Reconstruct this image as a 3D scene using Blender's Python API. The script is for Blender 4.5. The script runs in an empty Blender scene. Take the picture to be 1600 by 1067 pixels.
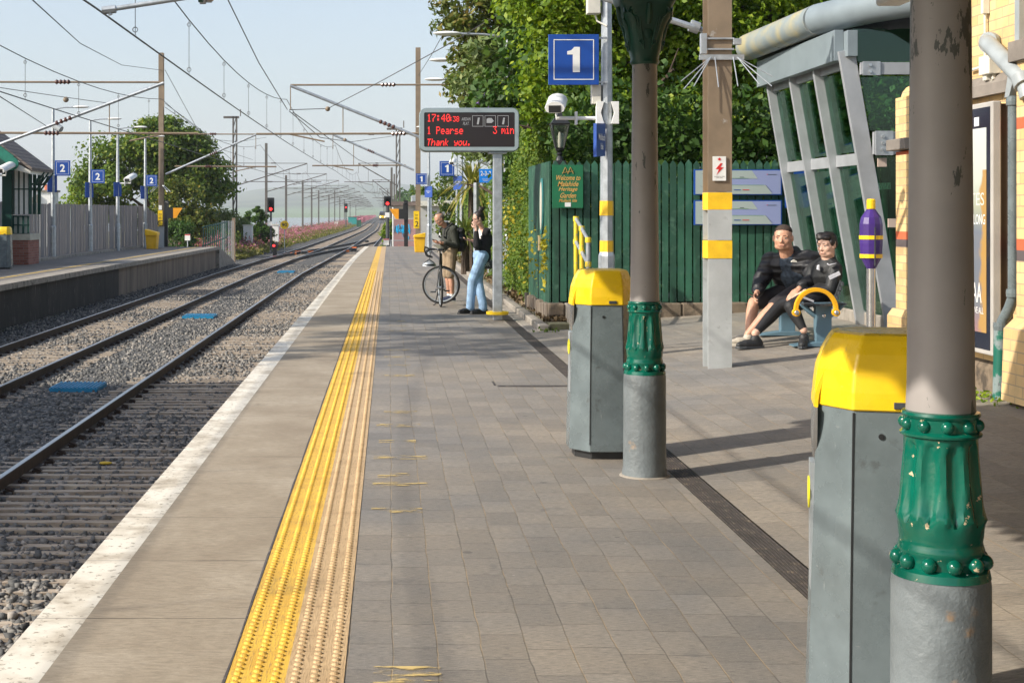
import bpy, bmesh, math, random
import numpy as np
from mathutils import Vector, Matrix
R = math.radians
SC = bpy.context.scene
COL = SC.collection
# ---------------------------------------------------------------- camera
F = 2222.0; VX, VY, EYE = 608.0, 335.0, 1.6
cam_d = bpy.data.cameras.new('camera'); cam = bpy.data.objects.new('camera', cam_d); COL.objects.link(cam)
cam.location = (0, 0, EYE); cam.rotation_euler = (R(90), 0, 0)
cam_d.sensor_width = 36; cam_d.lens = F / 1600 * 36
cam_d.shift_x = (800 - VX) / 1600; cam_d.shift_y = -(533.5 - VY) / 1600
cam_d.clip_start = .1; cam_d.clip_end = 30000
SC.camera = cam
# ---------------------------------------------------------------- light
SUN_EL, SUN_AZ = 33.0, 249.0          # compass style: 0 = +Y, 90 = +X ; the sun stands at this bearing
w = bpy.data.worlds.new('World'); SC.world = w; w.use_nodes = True
nt = w.node_tree; bg = nt.nodes['Background']
sky = nt.nodes.new('ShaderNodeTexSky'); sky.sky_type = 'NISHITA'; sky.sun_disc = False
sky.sun_elevation = R(SUN_EL); sky.sun_rotation = R(SUN_AZ); sky.air_density = 1.0; sky.dust_density = 2.2; sky.ozone_density = 2.0
hs = nt.nodes.new('ShaderNodeHueSaturation'); hs.inputs['Saturation'].default_value = .8; hs.inputs['Value'].default_value = 1.0; nt.links.new(sky.outputs[0], hs.inputs['Color']); nt.links.new(hs.outputs[0], bg.inputs[0]); bg.inputs[1].default_value = 0.15
sl = bpy.data.lights.new('sun', 'SUN'); sl.energy = 4.6; sl.angle = R(.6); sl.color = (1, .93, .82)
so = bpy.data.objects.new('sun', sl); COL.objects.link(so)
sv = Vector((math.sin(R(SUN_AZ)) * math.cos(R(SUN_EL)), math.cos(R(SUN_AZ)) * math.cos(R(SUN_EL)), math.sin(R(SUN_EL))))
so.rotation_euler = sv.to_track_quat('Z', 'Y').to_euler(); so.location = (-30, -10, 30)
SC.view_settings.view_transform = 'Standard'; SC.view_settings.look = 'None'
SC.view_settings.exposure = 0.52; SC.view_settings.gamma = 1.0
SC.cycles.max_bounces = 6; SC.cycles.diffuse_bounces = 3; SC.cycles.glossy_bounces = 3
SC.cycles.transmission_bounces = 4; SC.cycles.transparent_max_bounces = 12; SC.cycles.volume_bounces = 0
SC.cycles.use_denoising = True
random.seed(7); RNG = np.random.default_rng(11)
# ---------------------------------------------------------------- helpers
def at(px, py, d):                     # photograph pixel + distance along the track -> point
    return Vector(((px - VX) * d / F, d, EYE - (py - VY) * d / F))
def gz(x):                             # ground height across the platform
    return min(max(.062 * (x - 1.9), 0), .24)
def tag(o, label=None, cat=None, group=None, kind=None):
    if label: o['label'] = label
    if cat: o['category'] = cat
    if group: o['group'] = group
    if kind: o['kind'] = kind
    return o
def thing(name, label, cat, loc=(0, 0, 0), group=None):
    o = bpy.data.objects.new(name, None); COL.objects.link(o); o.location = loc; o.empty_display_size = .1
    return tag(o, label, cat, group)
def org(o):
    v = Vector((0, 0, 0))
    while o is not None: v += o.location; o = o.parent
    return v
class MB:
    def __init__(s): s.v = []; s.f = []; s.m = []; s.mi = 0
    def add(s, vs, fs):
        n = len(s.v); s.v += [tuple(q) for q in vs]; s.f += [[i + n for i in q] for q in fs]; s.m += [s.mi] * len(fs); return s
    def box(s, x0, x1, y0, y1, z0, z1, M=None):
        vs = [Vector((x, y, z)) for z in (z0, z1) for x, y in ((x0, y0), (x1, y0), (x1, y1), (x0, y1))]
        if M is not None: vs = [M @ q for q in vs]
        return s.add(vs, [(3, 2, 1, 0), (4, 5, 6, 7), (0, 1, 5, 4), (1, 2, 6, 5), (2, 3, 7, 6), (3, 0, 4, 7)])
    def cbox(s, c, sz, M=None):
        x, y, z = c; a, b, d = sz; return s.box(x - a / 2, x + a / 2, y - b / 2, y + b / 2, z - d / 2, z + d / 2, M)
    def beam(s, p, q, w, h, up=(0, 0, 1)):          # rectangular bar between two points
        p = Vector(p); q = Vector(q); d = (q - p); L = d.length; d.normalize(); u = Vector(up)
        if abs(d.dot(u)) > .99: u = Vector((0, 1, 0))
        x = d.cross(u).normalized(); z = x.cross(d)
        vs = [c + x * a * w / 2 + z * b * h / 2 for c in (p, q) for a, b in ((-1, -1), (1, -1), (1, 1), (-1, 1))]
        return s.add(vs, [(0, 1, 2, 3), (7, 6, 5, 4), (1, 0, 4, 5), (2, 1, 5, 6), (3, 2, 6, 7), (0, 3, 7, 4)])
    def tube(s, pts, r, n=8, cap=True):
        pts = [Vector(p) for p in pts]; rs = r if isinstance(r, (list, tuple)) else [r] * len(pts)
        vs = []; prev = None
        for i, p in enumerate(pts):
            a = pts[max(i - 1, 0)]; b = pts[min(i + 1, len(pts) - 1)]; d = (b - a)
            d = d.normalized() if d.length > 1e-9 else Vector((0, 0, 1))
            if prev is None: u = d.orthogonal().normalized()
            else:
                u = prev - d * prev.dot(d); u = u.normalized() if u.length > 1e-6 else d.orthogonal().normalized()
            prev = u; v = d.cross(u)
            vs += [p + (u * math.cos(2 * math.pi * k / n) + v * math.sin(2 * math.pi * k / n)) * rs[i] for k in range(n)]
        fs = [[i * n + k, i * n + (k + 1) % n, (i + 1) * n + (k + 1) % n, (i + 1) * n + k] for i in range(len(pts) - 1) for k in range(n)]
        if cap: fs += [list(range(n))[::-1], [(len(pts) - 1) * n + k for k in range(n)]]
        return s.add(vs, fs)
    def lathe(s, prof, c=(0, 0, 0), n=24, M=None):   # prof: (r, z)
        vs = [Vector((c[0] + r * math.cos(2 * math.pi * k / n), c[1] + r * math.sin(2 * math.pi * k / n), c[2] + z)) for r, z in prof for k in range(n)]
        if M is not None: vs = [M @ q for q in vs]
        fs = [[i * n + k, i * n + (k + 1) % n, (i + 1) * n + (k + 1) % n, (i + 1) * n + k] for i in range(len(prof) - 1) for k in range(n)]
        fs += [list(range(n))[::-1], [(len(prof) - 1) * n + k for k in range(n)]]
        return s.add(vs, fs)
    def loft(s, rings, cap=True):                    # rings of equal point counts
        n = len(rings[0]); vs = [p for r_ in rings for p in r_]
        fs = [[i * n + k, i * n + (k + 1) % n, (i + 1) * n + (k + 1) % n, (i + 1) * n + k] for i in range(len(rings) - 1) for k in range(n)]
        if cap: fs += [list(range(n))[::-1], [(len(rings) - 1) * n + k for k in range(n)]]
        return s.add(vs, fs)
    def prism(s, poly, axis, a, b):                  # polygon (2D) extruded along an axis
        def P3(p, t): return {'x': (t, p[0], p[1]), 'y': (p[0], t, p[1]), 'z': (p[0], p[1], t)}[axis]
        n = len(poly); vs = [P3(p, a) for p in poly] + [P3(p, b) for p in poly]
        return s.add(vs, [list(range(n))[::-1], [n + k for k in range(n)]] + [[k, (k + 1) % n, n + (k + 1) % n, n + k] for k in range(n)])
    def ball(s, c, r, n=10, m=6, R3=None):
        rr = r if isinstance(r, (tuple, list)) else (r, r, r); c = Vector(c); vs = []
        for i in range(m + 1):
            t = math.pi * i / m
            for k in range(n):
                q = Vector((math.sin(t) * math.cos(2 * math.pi * k / n) * rr[0], math.sin(t) * math.sin(2 * math.pi * k / n) * rr[1], math.cos(t) * rr[2]))
                if R3 is not None: q = R3 @ q
                vs.append(c + q)
        fs = [[i * n + k, (i + 1) * n + k, (i + 1) * n + (k + 1) % n, i * n + (k + 1) % n] for i in range(m) for k in range(n)]
        return s.add(vs, fs)
    def torus(s, c, Rr, r, ax=(0, 0, 1), n=24, m=8, a0=0, a1=360, u0=None):
        c = Vector(c); ax = Vector(ax).normalized(); u = Vector(u0).normalized() if u0 else ax.orthogonal().normalized(); v = ax.cross(u)
        full = abs(a1 - a0) >= 360; k = n + 1
        pts = [c + (u * math.cos(R(a0 + (a1 - a0) * i / n)) + v * math.sin(R(a0 + (a1 - a0) * i / n))) * Rr for i in range(k)]
        return s.tube(pts, r, m, cap=not full)
    def build(s, name, mats, parent=None, bevel=0, smooth=False, seg=2, auto=None):
        mats = mats if isinstance(mats, (list, tuple)) else [mats]
        o_ = org(parent) if parent is not None else Vector((0, 0, 0))
        me = bpy.data.meshes.new(name); me.from_pydata([(a - o_.x, b - o_.y, c - o_.z) for a, b, c in s.v], [], s.f); me.validate()
        for m_ in mats: me.materials.append(m_)
        if len(mats) > 1 and len(me.polygons) == len(s.m): me.polygons.foreach_set('material_index', s.m)
        bm = bmesh.new(); bm.from_mesh(me)
        if smooth and auto != 'keep': bmesh.ops.remove_doubles(bm, verts=bm.verts, dist=1e-5)
        bmesh.ops.recalc_face_normals(bm, faces=bm.faces); bm.to_mesh(me); bm.free()
        if smooth:
            me.polygons.foreach_set('use_smooth', [True] * len(me.polygons))
            me.set_sharp_from_angle(angle=R(40))
        me.update(); o = bpy.data.objects.new(name, me); COL.objects.link(o)
        if parent is not None: o.parent = parent
        if bevel:
            b = o.modifiers.new('bevel', 'BEVEL'); b.width = bevel; b.segments = seg; b.limit_method = 'ANGLE'; b.angle_limit = R(40)
        return o
def rec(o):
    yield o
    for c in list(o.children): yield from rec(c)
def dup(o, parent=None, loc=None, label=None, group=None):
    c = o.copy(); COL.objects.link(c); c.parent = parent
    if loc is not None: c.location = loc
    if label: c['label'] = label
    if group: c['group'] = group
    for ch in list(o.children): dup(ch, c)
    return c
def np_mesh(name, V, Fq, mat, parent=None, rnd=None, smooth=False):
    o_ = org(parent) if parent is not None else Vector((0, 0, 0))
    V = V - np.array([o_.x, o_.y, o_.z]); k = Fq.shape[1]
    me = bpy.data.meshes.new(name); me.vertices.add(len(V)); me.vertices.foreach_set('co', V.astype(np.float32).ravel())
    me.loops.add(Fq.size); me.loops.foreach_set('vertex_index', Fq.astype(np.int32).ravel())
    me.polygons.add(len(Fq)); me.polygons.foreach_set('loop_start', np.arange(0, Fq.size, k, dtype=np.int32))
    if rnd is not None:
        a = me.attributes.new('rnd', 'FLOAT', 'FACE'); a.data.foreach_set('value', rnd.astype(np.float32))
    me.materials.append(mat); me.update(calc_edges=True)
    if smooth: me.polygons.foreach_set('use_smooth', [True] * len(me.polygons))
    o = bpy.data.objects.new(name, me); COL.objects.link(o)
    if parent is not None: o.parent = parent
    return o
# ---------------------------------------------------------------- materials
class NT:
    def __init__(s, name):
        s.m = bpy.data.materials.new(name); s.m.use_nodes = True; s.t = s.m.node_tree; s.b = s.t.nodes['Principled BSDF']
    def n(s, typ, **kw):
        q = s.t.nodes.new(typ)
        for k, v in kw.items():
            if hasattr(q, k) and k not in q.inputs: setattr(q, k, v)
            else: s.set(q, k, v)
        return q
    def set(s, q, k, v):
        i = q.inputs[k]
        if isinstance(v, bpy.types.NodeSocket): s.t.links.new(v, i)
        else: i.default_value = v
    def mix(s, fac, a, b, mode='MIX'):
        q = s.t.nodes.new('ShaderNodeMix'); q.data_type = 'RGBA'; q.blend_type = mode
        for i, v in ((0, fac), (6, a), (7, b)):
            if isinstance(v, bpy.types.NodeSocket): s.t.links.new(v, q.inputs[i])
            else: q.inputs[i].default_value = v if i == 0 else (tuple(v) + (1,) if len(v) == 3 else v)
        return q.outputs[2]
    def math(s, op, a, b=0.0, c=0.0):
        q = s.t.nodes.new('ShaderNodeMath'); q.operation = op
        for i, v in enumerate((a, b, c)):
            if isinstance(v, bpy.types.NodeSocket): s.t.links.new(v, q.inputs[i])
            else: q.inputs[i].default_value = v
        return q.outputs[0]
    def noise(s, scale, vec=None, detail=4, rough=.6):
        q = s.t.nodes.new('ShaderNodeTexNoise'); q.inputs['Scale'].default_value = scale; q.inputs['Detail'].default_value = detail; q.inputs['Roughness'].default_value = rough
        s.t.links.new(vec if vec is not None else s.pos(), q.inputs['Vector']); return q.outputs['Fac']
    def pos(s):
        if not hasattr(s, '_p'): s._p = s.t.nodes.new('ShaderNodeNewGeometry').outputs['Position']
        return s._p
    def map(s, vec, scale=(1, 1, 1), loc=(0, 0, 0)):
        q = s.t.nodes.new('ShaderNodeMapping'); q.inputs['Scale'].default_value = scale; q.inputs['Location'].default_value = loc
        s.t.links.new(vec, q.inputs['Vector']); return q.outputs[0]
    def ramp(s, fac, *stops):
        q = s.t.nodes.new('ShaderNodeValToRGB'); e = q.color_ramp.elements
        while len(e) < len(stops): e.new(.5)
        for el, (p, c) in zip(e, stops): el.position = p; el.color = tuple(c) + (1,) if len(c) == 3 else c
        s.t.links.new(fac, q.inputs[0]); return q.outputs[0]
    def thr(s, fac, a, b):
        q = s.t.nodes.new('ShaderNodeMapRange'); q.inputs[1].default_value = a; q.inputs[2].default_value = b; s.t.links.new(fac, q.inputs[0]); return q.outputs[0]
    def bump(s, h, strength=.3, dist=.01):
        q = s.t.nodes.new('ShaderNodeBump'); q.inputs['Strength'].default_value = strength; q.inputs['Distance'].default_value = dist
        s.t.links.new(h, q.inputs['Height']); s.t.links.new(q.outputs[0], s.b.inputs['Normal']); return q
    def out(s, **kw):
        for k, v in kw.items():
            k = {'col': 'Base Color', 'rough': 'Roughness', 'metal': 'Metallic', 'spec': 'Specular IOR Level'}.get(k, k)
            if isinstance(v, (tuple, list)) and len(v) == 3 : v = tuple(v) + (1,)
            s.set(s.b, k, v)
        return s.m
def sc(c, k): return tuple(min(x * k, 1) for x in c)
def paint(name, col, rough=.5, var=.25, scale=6, bump=.15, spot=None, st=(.62, .66), ss=30, metal=0, spec=.5, bs=60, bd=.002, vary=0, scuff=None):
    t = NT(name); n1 = t.noise(scale); c = t.ramp(n1, (.3, sc(col, 1 - var)), (.7, sc(col, 1 + var)))
    r = rough
    if vary:
        oi = t.t.nodes.new('ShaderNodeObjectInfo'); c = t.mix(t.math('MULTIPLY', oi.outputs['Random'], vary), c, sc(col, .35)); c = t.mix(t.math('MULTIPLY', t.thr(t.noise(1.7, t.map(t.pos(), (4, 4, .5)), 5), .5, .7), .45), c, sc(col, 1.9))
    if scuff is not None:
        c = t.mix(t.thr(t.noise(38, t.map(t.pos(), (1, 1, .16)), 5, .7), .66, .70), c, scuff); c = t.mix(t.thr(t.noise(34, t.map(t.pos(), (.18, .5, 1.2), (5, 2, 1)), 5, .7), .67, .71), c, scuff); r = t.thr(t.noise(7, detail=5), 0, 1 / max(rough * 1.6, .05))
    if spot is not None:
        m = t.thr(t.noise(ss, detail=6), *st); c = t.mix(m, c, spot)
    if bump: t.bump(t.noise(bs), bump, bd)
    return t.out(col=c, rough=r, metal=metal, spec=spec)
def emis(name, col, st):
    t = NT(name); return t.out(col=(0, 0, 0), **{'Emission Color': tuple(col) + (1,), 'Emission Strength': st})
def glass_mat(name, tint, alpha=.35, rough=.03):
    t = NT(name); b = t.t.nodes.new('ShaderNodeBsdfTransparent'); b.inputs[0].default_value = tuple(tint) + (1,)
    g = t.t.nodes.new('ShaderNodeBsdfGlossy'); g.inputs['Roughness'].default_value = rough; g.inputs[0].default_value = (.85, .95, .9, 1)
    fr = t.t.nodes.new('ShaderNodeFresnel'); fr.inputs[0].default_value = 1.5
    mx = t.t.nodes.new('ShaderNodeMixShader'); f = t.math('ADD', t.math('MULTIPLY', fr.outputs[0], .6), alpha)
    t.t.links.new(f, mx.inputs[0]); t.t.links.new(b.outputs[0], mx.inputs[1]); t.t.links.new(g.outputs[0], mx.inputs[2])
    t.t.links.new(mx.outputs[0], t.t.nodes['Material Output'].inputs[0]); return t.m
def leaf_mat(name, c1, c2, c3, trans=.35, rough=.55):
    t = NT(name); a = t.t.nodes.new('ShaderNodeAttribute'); a.attribute_name = 'rnd'
    c = t.ramp(a.outputs['Fac'], (0, c1), (.55, c2), (1, c3)); t.out(col=c, rough=rough, spec=.3)
    tr = t.t.nodes.new('ShaderNodeBsdfTranslucent'); t.t.links.new(t.mix(1.0, c, (1.0, 1.0, .5), 'MULTIPLY'), tr.inputs[0])
    mx = t.t.nodes.new('ShaderNodeMixShader'); mx.inputs[0].default_value = trans
    t.t.links.new(t.b.outputs[0], mx.inputs[1]); t.t.links.new(tr.outputs[0], mx.inputs[2])
    t.t.links.new(mx.outputs[0], t.t.nodes['Material Output'].inputs[0]); return t.m
M = {}
M['galv'] = paint('galvanised_steel', (.42, .45, .47), .42, .22, 9, .1, metal=.55)
M['steel'] = paint('stainless_steel', (.6, .6, .6), .25, .1, 20, .05, metal=.9)
M['grey'] = paint('blue_grey_paint', (.125, .152, .16), .34, .2, 5, .35, spot=(.07, .075, .075), st=(.62, .74), ss=9, bs=35, scuff=(.2, .22, .22))
M['yellow'] = paint('yellow_paint', (.86, .56, .014), .38, .14, 4, .2, scuff=(.45, .3, .05), spot=(.62, .4, .03), st=(.66, .74), ss=12)
M['yellow2'] = paint('yellow_band_paint', (.85, .52, .02), .5, .12, 8, .12, spot=(.35, .33, .3), st=(.66, .7), ss=18)
M['black'] = paint('black_metal', (.02, .021, .022), .4, .2, 8, .05)
M['dark'] = paint('dark_grey_metal', (.05, .055, .06), .45, .2, 8, .05)
M['white'] = paint('white_paint', (.75, .75, .72), .5, .08, 8, .05)
M['cream'] = paint('cream_plastic', (.62, .6, .52), .5, .1, 8, .05)
M['blue'] = paint('sign_blue', (.008, .062, .31), .4, .08, 5, .02)
M['blue2'] = paint('bright_sign_blue', (.01, .22, .78), .4, .08, 5, .02)
M['brown'] = paint('brown_mast_paint', (.22, .165, .11), .6, .16, 3, .15, spot=(.32, .3, .27), st=(.66, .72), ss=7)
M['mastgrey'] = paint('grey_mast_paint', (.4, .42, .42), .55, .14, 4, .1, spot=(.25, .26, .26), st=(.62, .7), ss=7)
M['farmast'] = paint('weathered_far_mast', (.12, .11, .1), .7, .2, 3, 0)
M['insul'] = paint('insulator_glaze', (.09, .035, .025), .3, .2, 8, 0)
M['wire'] = paint('wire_metal', (.06, .055, .05), .5, .2, 8, 0, metal=.3)
M['green'] = paint('green_fence_paint', (.024, .098, .058), .6, .35, 2.2, .3, vary=.6, spot=(.07, .15, .1), st=(.56, .72), ss=9)
M['dgreen'] = paint('dark_green_paint', (.008, .06, .045), .45, .2, 4, .1)
M['lights'] = emis('white_lamp_glow', (1, .9, .7), 6)
M['red_led'] = emis('red_led', (1, .035, .03), 1.7)
M['red_lamp'] = emis('red_signal_lamp', (1, .02, .02), 5)
M['red'] = paint('red_paint', (.55, .02, .02), .5, .1)
# ================================================================ SETTING
RAILZ = -.90; BAL = -1.08
def drift(y):                       # the line's gentle curve beyond the platforms
    xs = [-50, 60, 105, 230, 320, 600, 1000, 1600]; ds = [0, 0, .75, 1.75, 1.5, .0, -1.5, -4]
    return float(np.interp(y, xs, ds))
def edge(y): return -1.4 + .2 * max(0, (y - 45) / 26) ** 1.5
# --- terrain with estuary
t = NT('ground_soil'); g1 = t.noise(.35); g2 = t.noise(6, detail=6)
c = t.mix(t.thr(g1, .4, .6), (.12, .10, .07), (.09, .12, .04)); c = t.mix(t.math('MULTIPLY', g2, .7), c, (.2, .17, .12))
t.bump(g2, .5, .05); t.out(col=c, rough=.9); M['soil'] = t.m
t = NT('far_land'); g1 = t.noise(.0016, t.map(t.pos(), (1, 3, 1)), 3); g2 = t.noise(.02)
c = t.ramp(g1, (.35, (.04, .055, .03)), (.5, (.09, .12, .05)), (.62, (.12, .12, .07))); c = t.mix(t.thr(g2, .5, .6), c, (.03, .045, .02)); sz = t.t.nodes.new('ShaderNodeSeparateXYZ'); t.t.links.new(t.pos(), sz.inputs[0]); c = t.mix(t.thr(sz.outputs[2], 14, 22), (.12, .18, .07), c); t.out(col=c, rough=.95); M['farland'] = t.m
def grid_mesh(name, xs, ys, hf, mat):
    X, Y = np.meshgrid(xs, ys); Z = hf(X, Y); V = np.stack([X, Y, Z], -1).reshape(-1, 3); nx, ny = len(xs), len(ys)
    i = np.arange(ny - 1)[:, None] * nx + np.arange(nx - 1)[None]; Fq = np.stack([i, i + 1, i + nx + 1, i + nx], -1).reshape(-1, 4)
    o = np_mesh(name, V, Fq, mat, smooth=True); o['kind'] = 'structure'; return o
def h_ground(X, Y):
    base = -1.1 + np.clip((X - 1.9) / .3, 0, 1) * np.where(Y > 20, 1.02, .9)
    base = np.where((X > 1.9) & (Y > 78), -1.1 + np.clip((X - 2) / 6, 0, 1) * .9, base)
    base = np.where(X < -8.7, np.where(Y < 76, -1.0, -1.1 + np.clip((-9 - X) / 8, 0, 1) * .5), base)
    far = np.clip((Y - 180) / 60, 0, 1); off = np.abs(X + 3.5) - 13
    return base * (1 - far * np.clip(off / 6, 0, 1)) + (-9) * far * np.clip(off / 6, 0, 1)
xs = np.concatenate([np.linspace(-9000, -300, 12), np.linspace(-200, -30, 10), np.arange(-26, 20, .6), np.linspace(24, 200, 10), np.linspace(300, 9000, 12)])
ys = np.concatenate([np.linspace(-60, 100, 50), np.linspace(105, 300, 40), np.linspace(340, 2400, 30)])
grid_mesh('ground', xs, ys, h_ground, M['soil'])
t = NT('estuary_water'); n1 = t.noise(.05, t.map(t.pos(), (1, 4, 1)), 5); t.bump(n1, .25, .6); t.out(col=(.055, .085, .10), rough=.12); M['water'] = t.m
mb = MB(); mb.add([(-9000, 150, -4.2), (9000, 150, -4.2), (9000, 6000, -4.2), (-9000, 6000, -4.2)], [(0, 1, 2, 3)]); tag(mb.build('water', M['water']), kind='structure')
def h_far(X, Y):
    k = np.clip((Y - 2300) / 500, 0, 1); ridge = np.clip((Y - 3000) / 2600, 0, 1) ** 1.3
    hump = 55 + 22 * np.sin(X / 520 + 1.1) + 16 * np.sin(X / 210 + 2) + 9 * np.sin(X / 90 + Y / 400) + 45 * np.exp(-((X + 330) / 420) ** 2) + 20 * np.exp(-((X + 1300) / 330) ** 2)
    return -8 + k * (14 + 2.5 * np.sin(X / 160)) + ridge * hump
grid_mesh('far_hills', np.linspace(-6000, 6000, 240), np.concatenate([np.linspace(2200, 3200, 18), np.linspace(3300, 7200, 26)]), h_far, M['farland'])

# --- paving materials
def paving(name, tone, rowh=.166, brick=.3, warm=(1, .97, .93)):
    t = NT(name); s = t.t.nodes.new('ShaderNodeSeparateXYZ'); t.t.links.new(t.pos(), s.inputs[0])
    wob = t.math('MULTIPLY', t.math('SUBTRACT', t.noise(1.6), .5), .035)
    xx = t.math('ADD', t.math('ADD', s.outputs[0], .154), wob); row = t.math('FLOOR', t.math('DIVIDE', xx, rowh))
    wn = t.t.nodes.new('ShaderNodeTexWhiteNoise'); wn.noise_dimensions = '1D'; t.t.links.new(row, wn.inputs['W'])
    yy = t.math('ADD', s.outputs[1], t.math('MULTIPLY', wn.outputs['Value'], 3.0))
    cb = t.t.nodes.new('ShaderNodeCombineXYZ'); t.t.links.new(yy, cb.inputs[0]); t.t.links.new(xx, cb.inputs[1])
    b = t.t.nodes.new('ShaderNodeTexBrick'); t.t.links.new(cb.outputs[0], b.inputs['Vector'])
    b.offset = .5; b.inputs['Scale'].default_value = 1; b.inputs['Brick Width'].default_value = brick; b.inputs['Row Height'].default_value = rowh
    b.inputs['Mortar Size'].default_value = .0028; b.inputs['Mortar Smooth'].default_value = .35; b.inputs['Bias'].default_value = -.1
    k = tone
    for nm, v in (('Color1', .88), ('Color2', 1.14), ('Mortar', .62)): b.inputs[nm].default_value = (k * v * warm[0], k * v * warm[1], k * v * warm[2], 1)
    grime = t.noise(.55, detail=5, rough=.65); c = t.mix(t.thr(grime, .35, .68), t.mix(1.0, b.outputs[0], (.82, .84, .88), 'MULTIPLY'), t.mix(1.0, b.outputs[0], (1.36, 1.24, 1.08), 'MULTIPLY'))
    gum = t.t.nodes.new('ShaderNodeTexVoronoi'); gum.inputs['Scale'].default_value = 2.3; t.t.links.new(t.pos(), gum.inputs['Vector']); c = t.mix(t.math('MULTIPLY', t.math('LESS_THAN', gum.outputs['Distance'], .055), .55), c, (.055, .05, .045))
    fine = t.noise(70, t.map(t.pos(), (.35, 2.2, 1)), 5, .7); c = t.mix(t.thr(fine, .42, .72), c, sc((tone, tone * .94, tone * .86), .42)); c = t.mix(t.math('MULTIPLY', t.thr(t.noise(140, detail=2), .58, .75), .5), c, (.42, .38, .32))
    # sand in the long joints
    e = t.math('ABSOLUTE', t.math('SUBTRACT', t.math('SUBTRACT', t.math('DIVIDE', xx, rowh), row), .5)); j = t.thr(e, .478, .496)
    c = t.mix(t.math('MULTIPLY', j, t.thr(t.noise(2.5, detail=5), .42, .6)), c, (.36, .27, .17))
    st = t.thr(t.noise(24, detail=2), .74, .76); c = t.mix(t.math('MULTIPLY', st, .5), c, (.45, .42, .36))
    sp = t.thr(t.noise(3.1, t.map(t.pos(), (1, 1, 1), (7, 3, 0)), 5), .63, .72); c = t.mix(t.math('MULTIPLY', sp, .45), c, sc((tone, tone, tone), .45))
    hh = t.math('ADD', t.math('MULTIPLY', b.outputs['Fac'], -1.0), t.math('MULTIPLY', fine, .45)); t.bump(hh, .9, .008)
    return t.out(col=c, rough=.62, spec=.4)
M['paving'] = paving('charcoal_block_paving', .235, .166, .3, (1.05, .97, .87))
M['paving2'] = paving('brown_grey_block_paving', .265, .2, .3, (1.05, .96, .84))
t = NT('coping_concrete'); s_ = t.t.nodes.new('ShaderNodeSeparateXYZ'); t.t.links.new(t.pos(), s_.inputs[0])
rib = t.noise(26, t.map(t.pos(), (.6, 2.0, 1)), 5, .7); big = t.noise(1.1, detail=7, rough=.7)
jf = t.math('ABSOLUTE', t.math('SUBTRACT', t.math('FRACT', t.math('DIVIDE', s_.outputs[1], .94)), .5)); jn = t.math('MULTIPLY', t.thr(jf, .494, .498), t.thr(t.noise(2), .35, .6))
c = t.ramp(big, (.3, (.24, .19, .135)), (.5, (.32, .265, .195)), (.7, (.41, .35, .27))); c = t.mix(t.math('MULTIPLY', t.thr(rib, .42, .68), .55), c, (.17, .14, .10)); c = t.mix(jn, c, (.07, .055, .04))
t.bump(t.math('ADD', rib, t.math('MULTIPLY', jn, -1)), .7, .006); M['coping'] = t.out(col=c, rough=.85)
t = NT('white_edge_paint'); n1 = t.noise(3.5, detail=8); s_ = t.t.nodes.new('ShaderNodeSeparateXYZ'); t.t.links.new(t.pos(), s_.inputs[0])
jf = t.math('ABSOLUTE', t.math('SUBTRACT', t.math('FRACT', t.math('DIVIDE', s_.outputs[1], .94)), .5)); jn = t.thr(jf, .495, .499)
c = t.ramp(n1, (.34, (.36, .30, .22)), (.46, (.58, .52, .42)), (.58, (.72, .67, .57))); c = t.mix(t.thr(t.noise(26, detail=6), .58, .62), c, (.33, .28, .21)); c = t.mix(jn, c, (.15, .12, .1)); t.bump(n1, .3, .004)
M['edge'] = t.out(col=c, rough=.6)
def tactile(name, c1, c2, c3):
    t = NT(name); s_ = t.t.nodes.new('ShaderNodeSeparateXYZ'); t.t.links.new(t.pos(), s_.inputs[0])
    jf = t.math('ABSOLUTE', t.math('SUBTRACT', t.math('FRACT', t.math('DIVIDE', s_.outputs[1], .2)), .5)); jn = t.math('MULTIPLY', t.thr(jf, .49, .498), .7)
    n1 = t.noise(4, detail=8); wav = t.noise(60, t.map(t.pos(), (3, .22, 1)), 3)
    c = t.ramp(n1, (.3, c1), (.55, c2)); c = t.mix(t.thr(wav, .52, .68), c, c3); c = t.mix(jn, c, sc(c3, .5)); t.bump(t.math('ADD', wav, t.math('MULTIPLY', jn, -.8)), .5, .004)
    c = t.mix(t.thr(t.noise(1.1, detail=6), .6, .75), c, sc(c3, .8))
    return t.out(col=c, rough=.6)
M['tac_y'] = tactile('yellow_tactile_paint', (.58, .33, .04), (.72, .44, .05), (.42, .25, .06))
M['tac_b'] = tactile('buff_tactile_block', (.42, .28, .14), (.52, .36, .19), (.33, .22, .11))
M['drainm'] = paint('drain_cast_iron', (.06, .05, .045), .6, .3, 12, .3, spot=(.2, .16, .12), st=(.55, .7), ss=14)
M['kerb'] = paint('kerb_concrete', (.28, .25, .21), .85, .25, 4, .3, spot=(.1, .09, .07), st=(.55, .68), ss=6)

def strip(name, x0f, x1f, y0, y1, z, mat, step=2, z1f=None, thick=.06):
    mb = MB(); ys = np.linspace(y0, y1, max(2, int((y1 - y0) / step) + 1)); top = []; vs = []
    for y in ys:
        a, b = x0f(y), x1f(y); vs += [(a, y, z), (b, y, z), (b, y, z - thick), (a, y, z - thick)]
    n = len(ys); fs = []
    for i in range(n - 1):
        for k in range(4): fs.append((i * 4 + k, i * 4 + (k + 1) % 4, (i + 1) * 4 + (k + 1) % 4, (i + 1) * 4 + k))
    fs += [(0, 1, 2, 3), tuple((n - 1) * 4 + k for k in (3, 2, 1, 0))]
    mb.add(vs, fs); return mb.build(name, mat)
K = lambda v: (lambda y: v)
YE = 71
pl = strip('platform_wall', lambda y: edge(y) + .08, lambda y: edge(y) + .3, -6, YE, -.1, M['kerb'], 3, thick=1.1); tag(pl, kind='structure')
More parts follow.
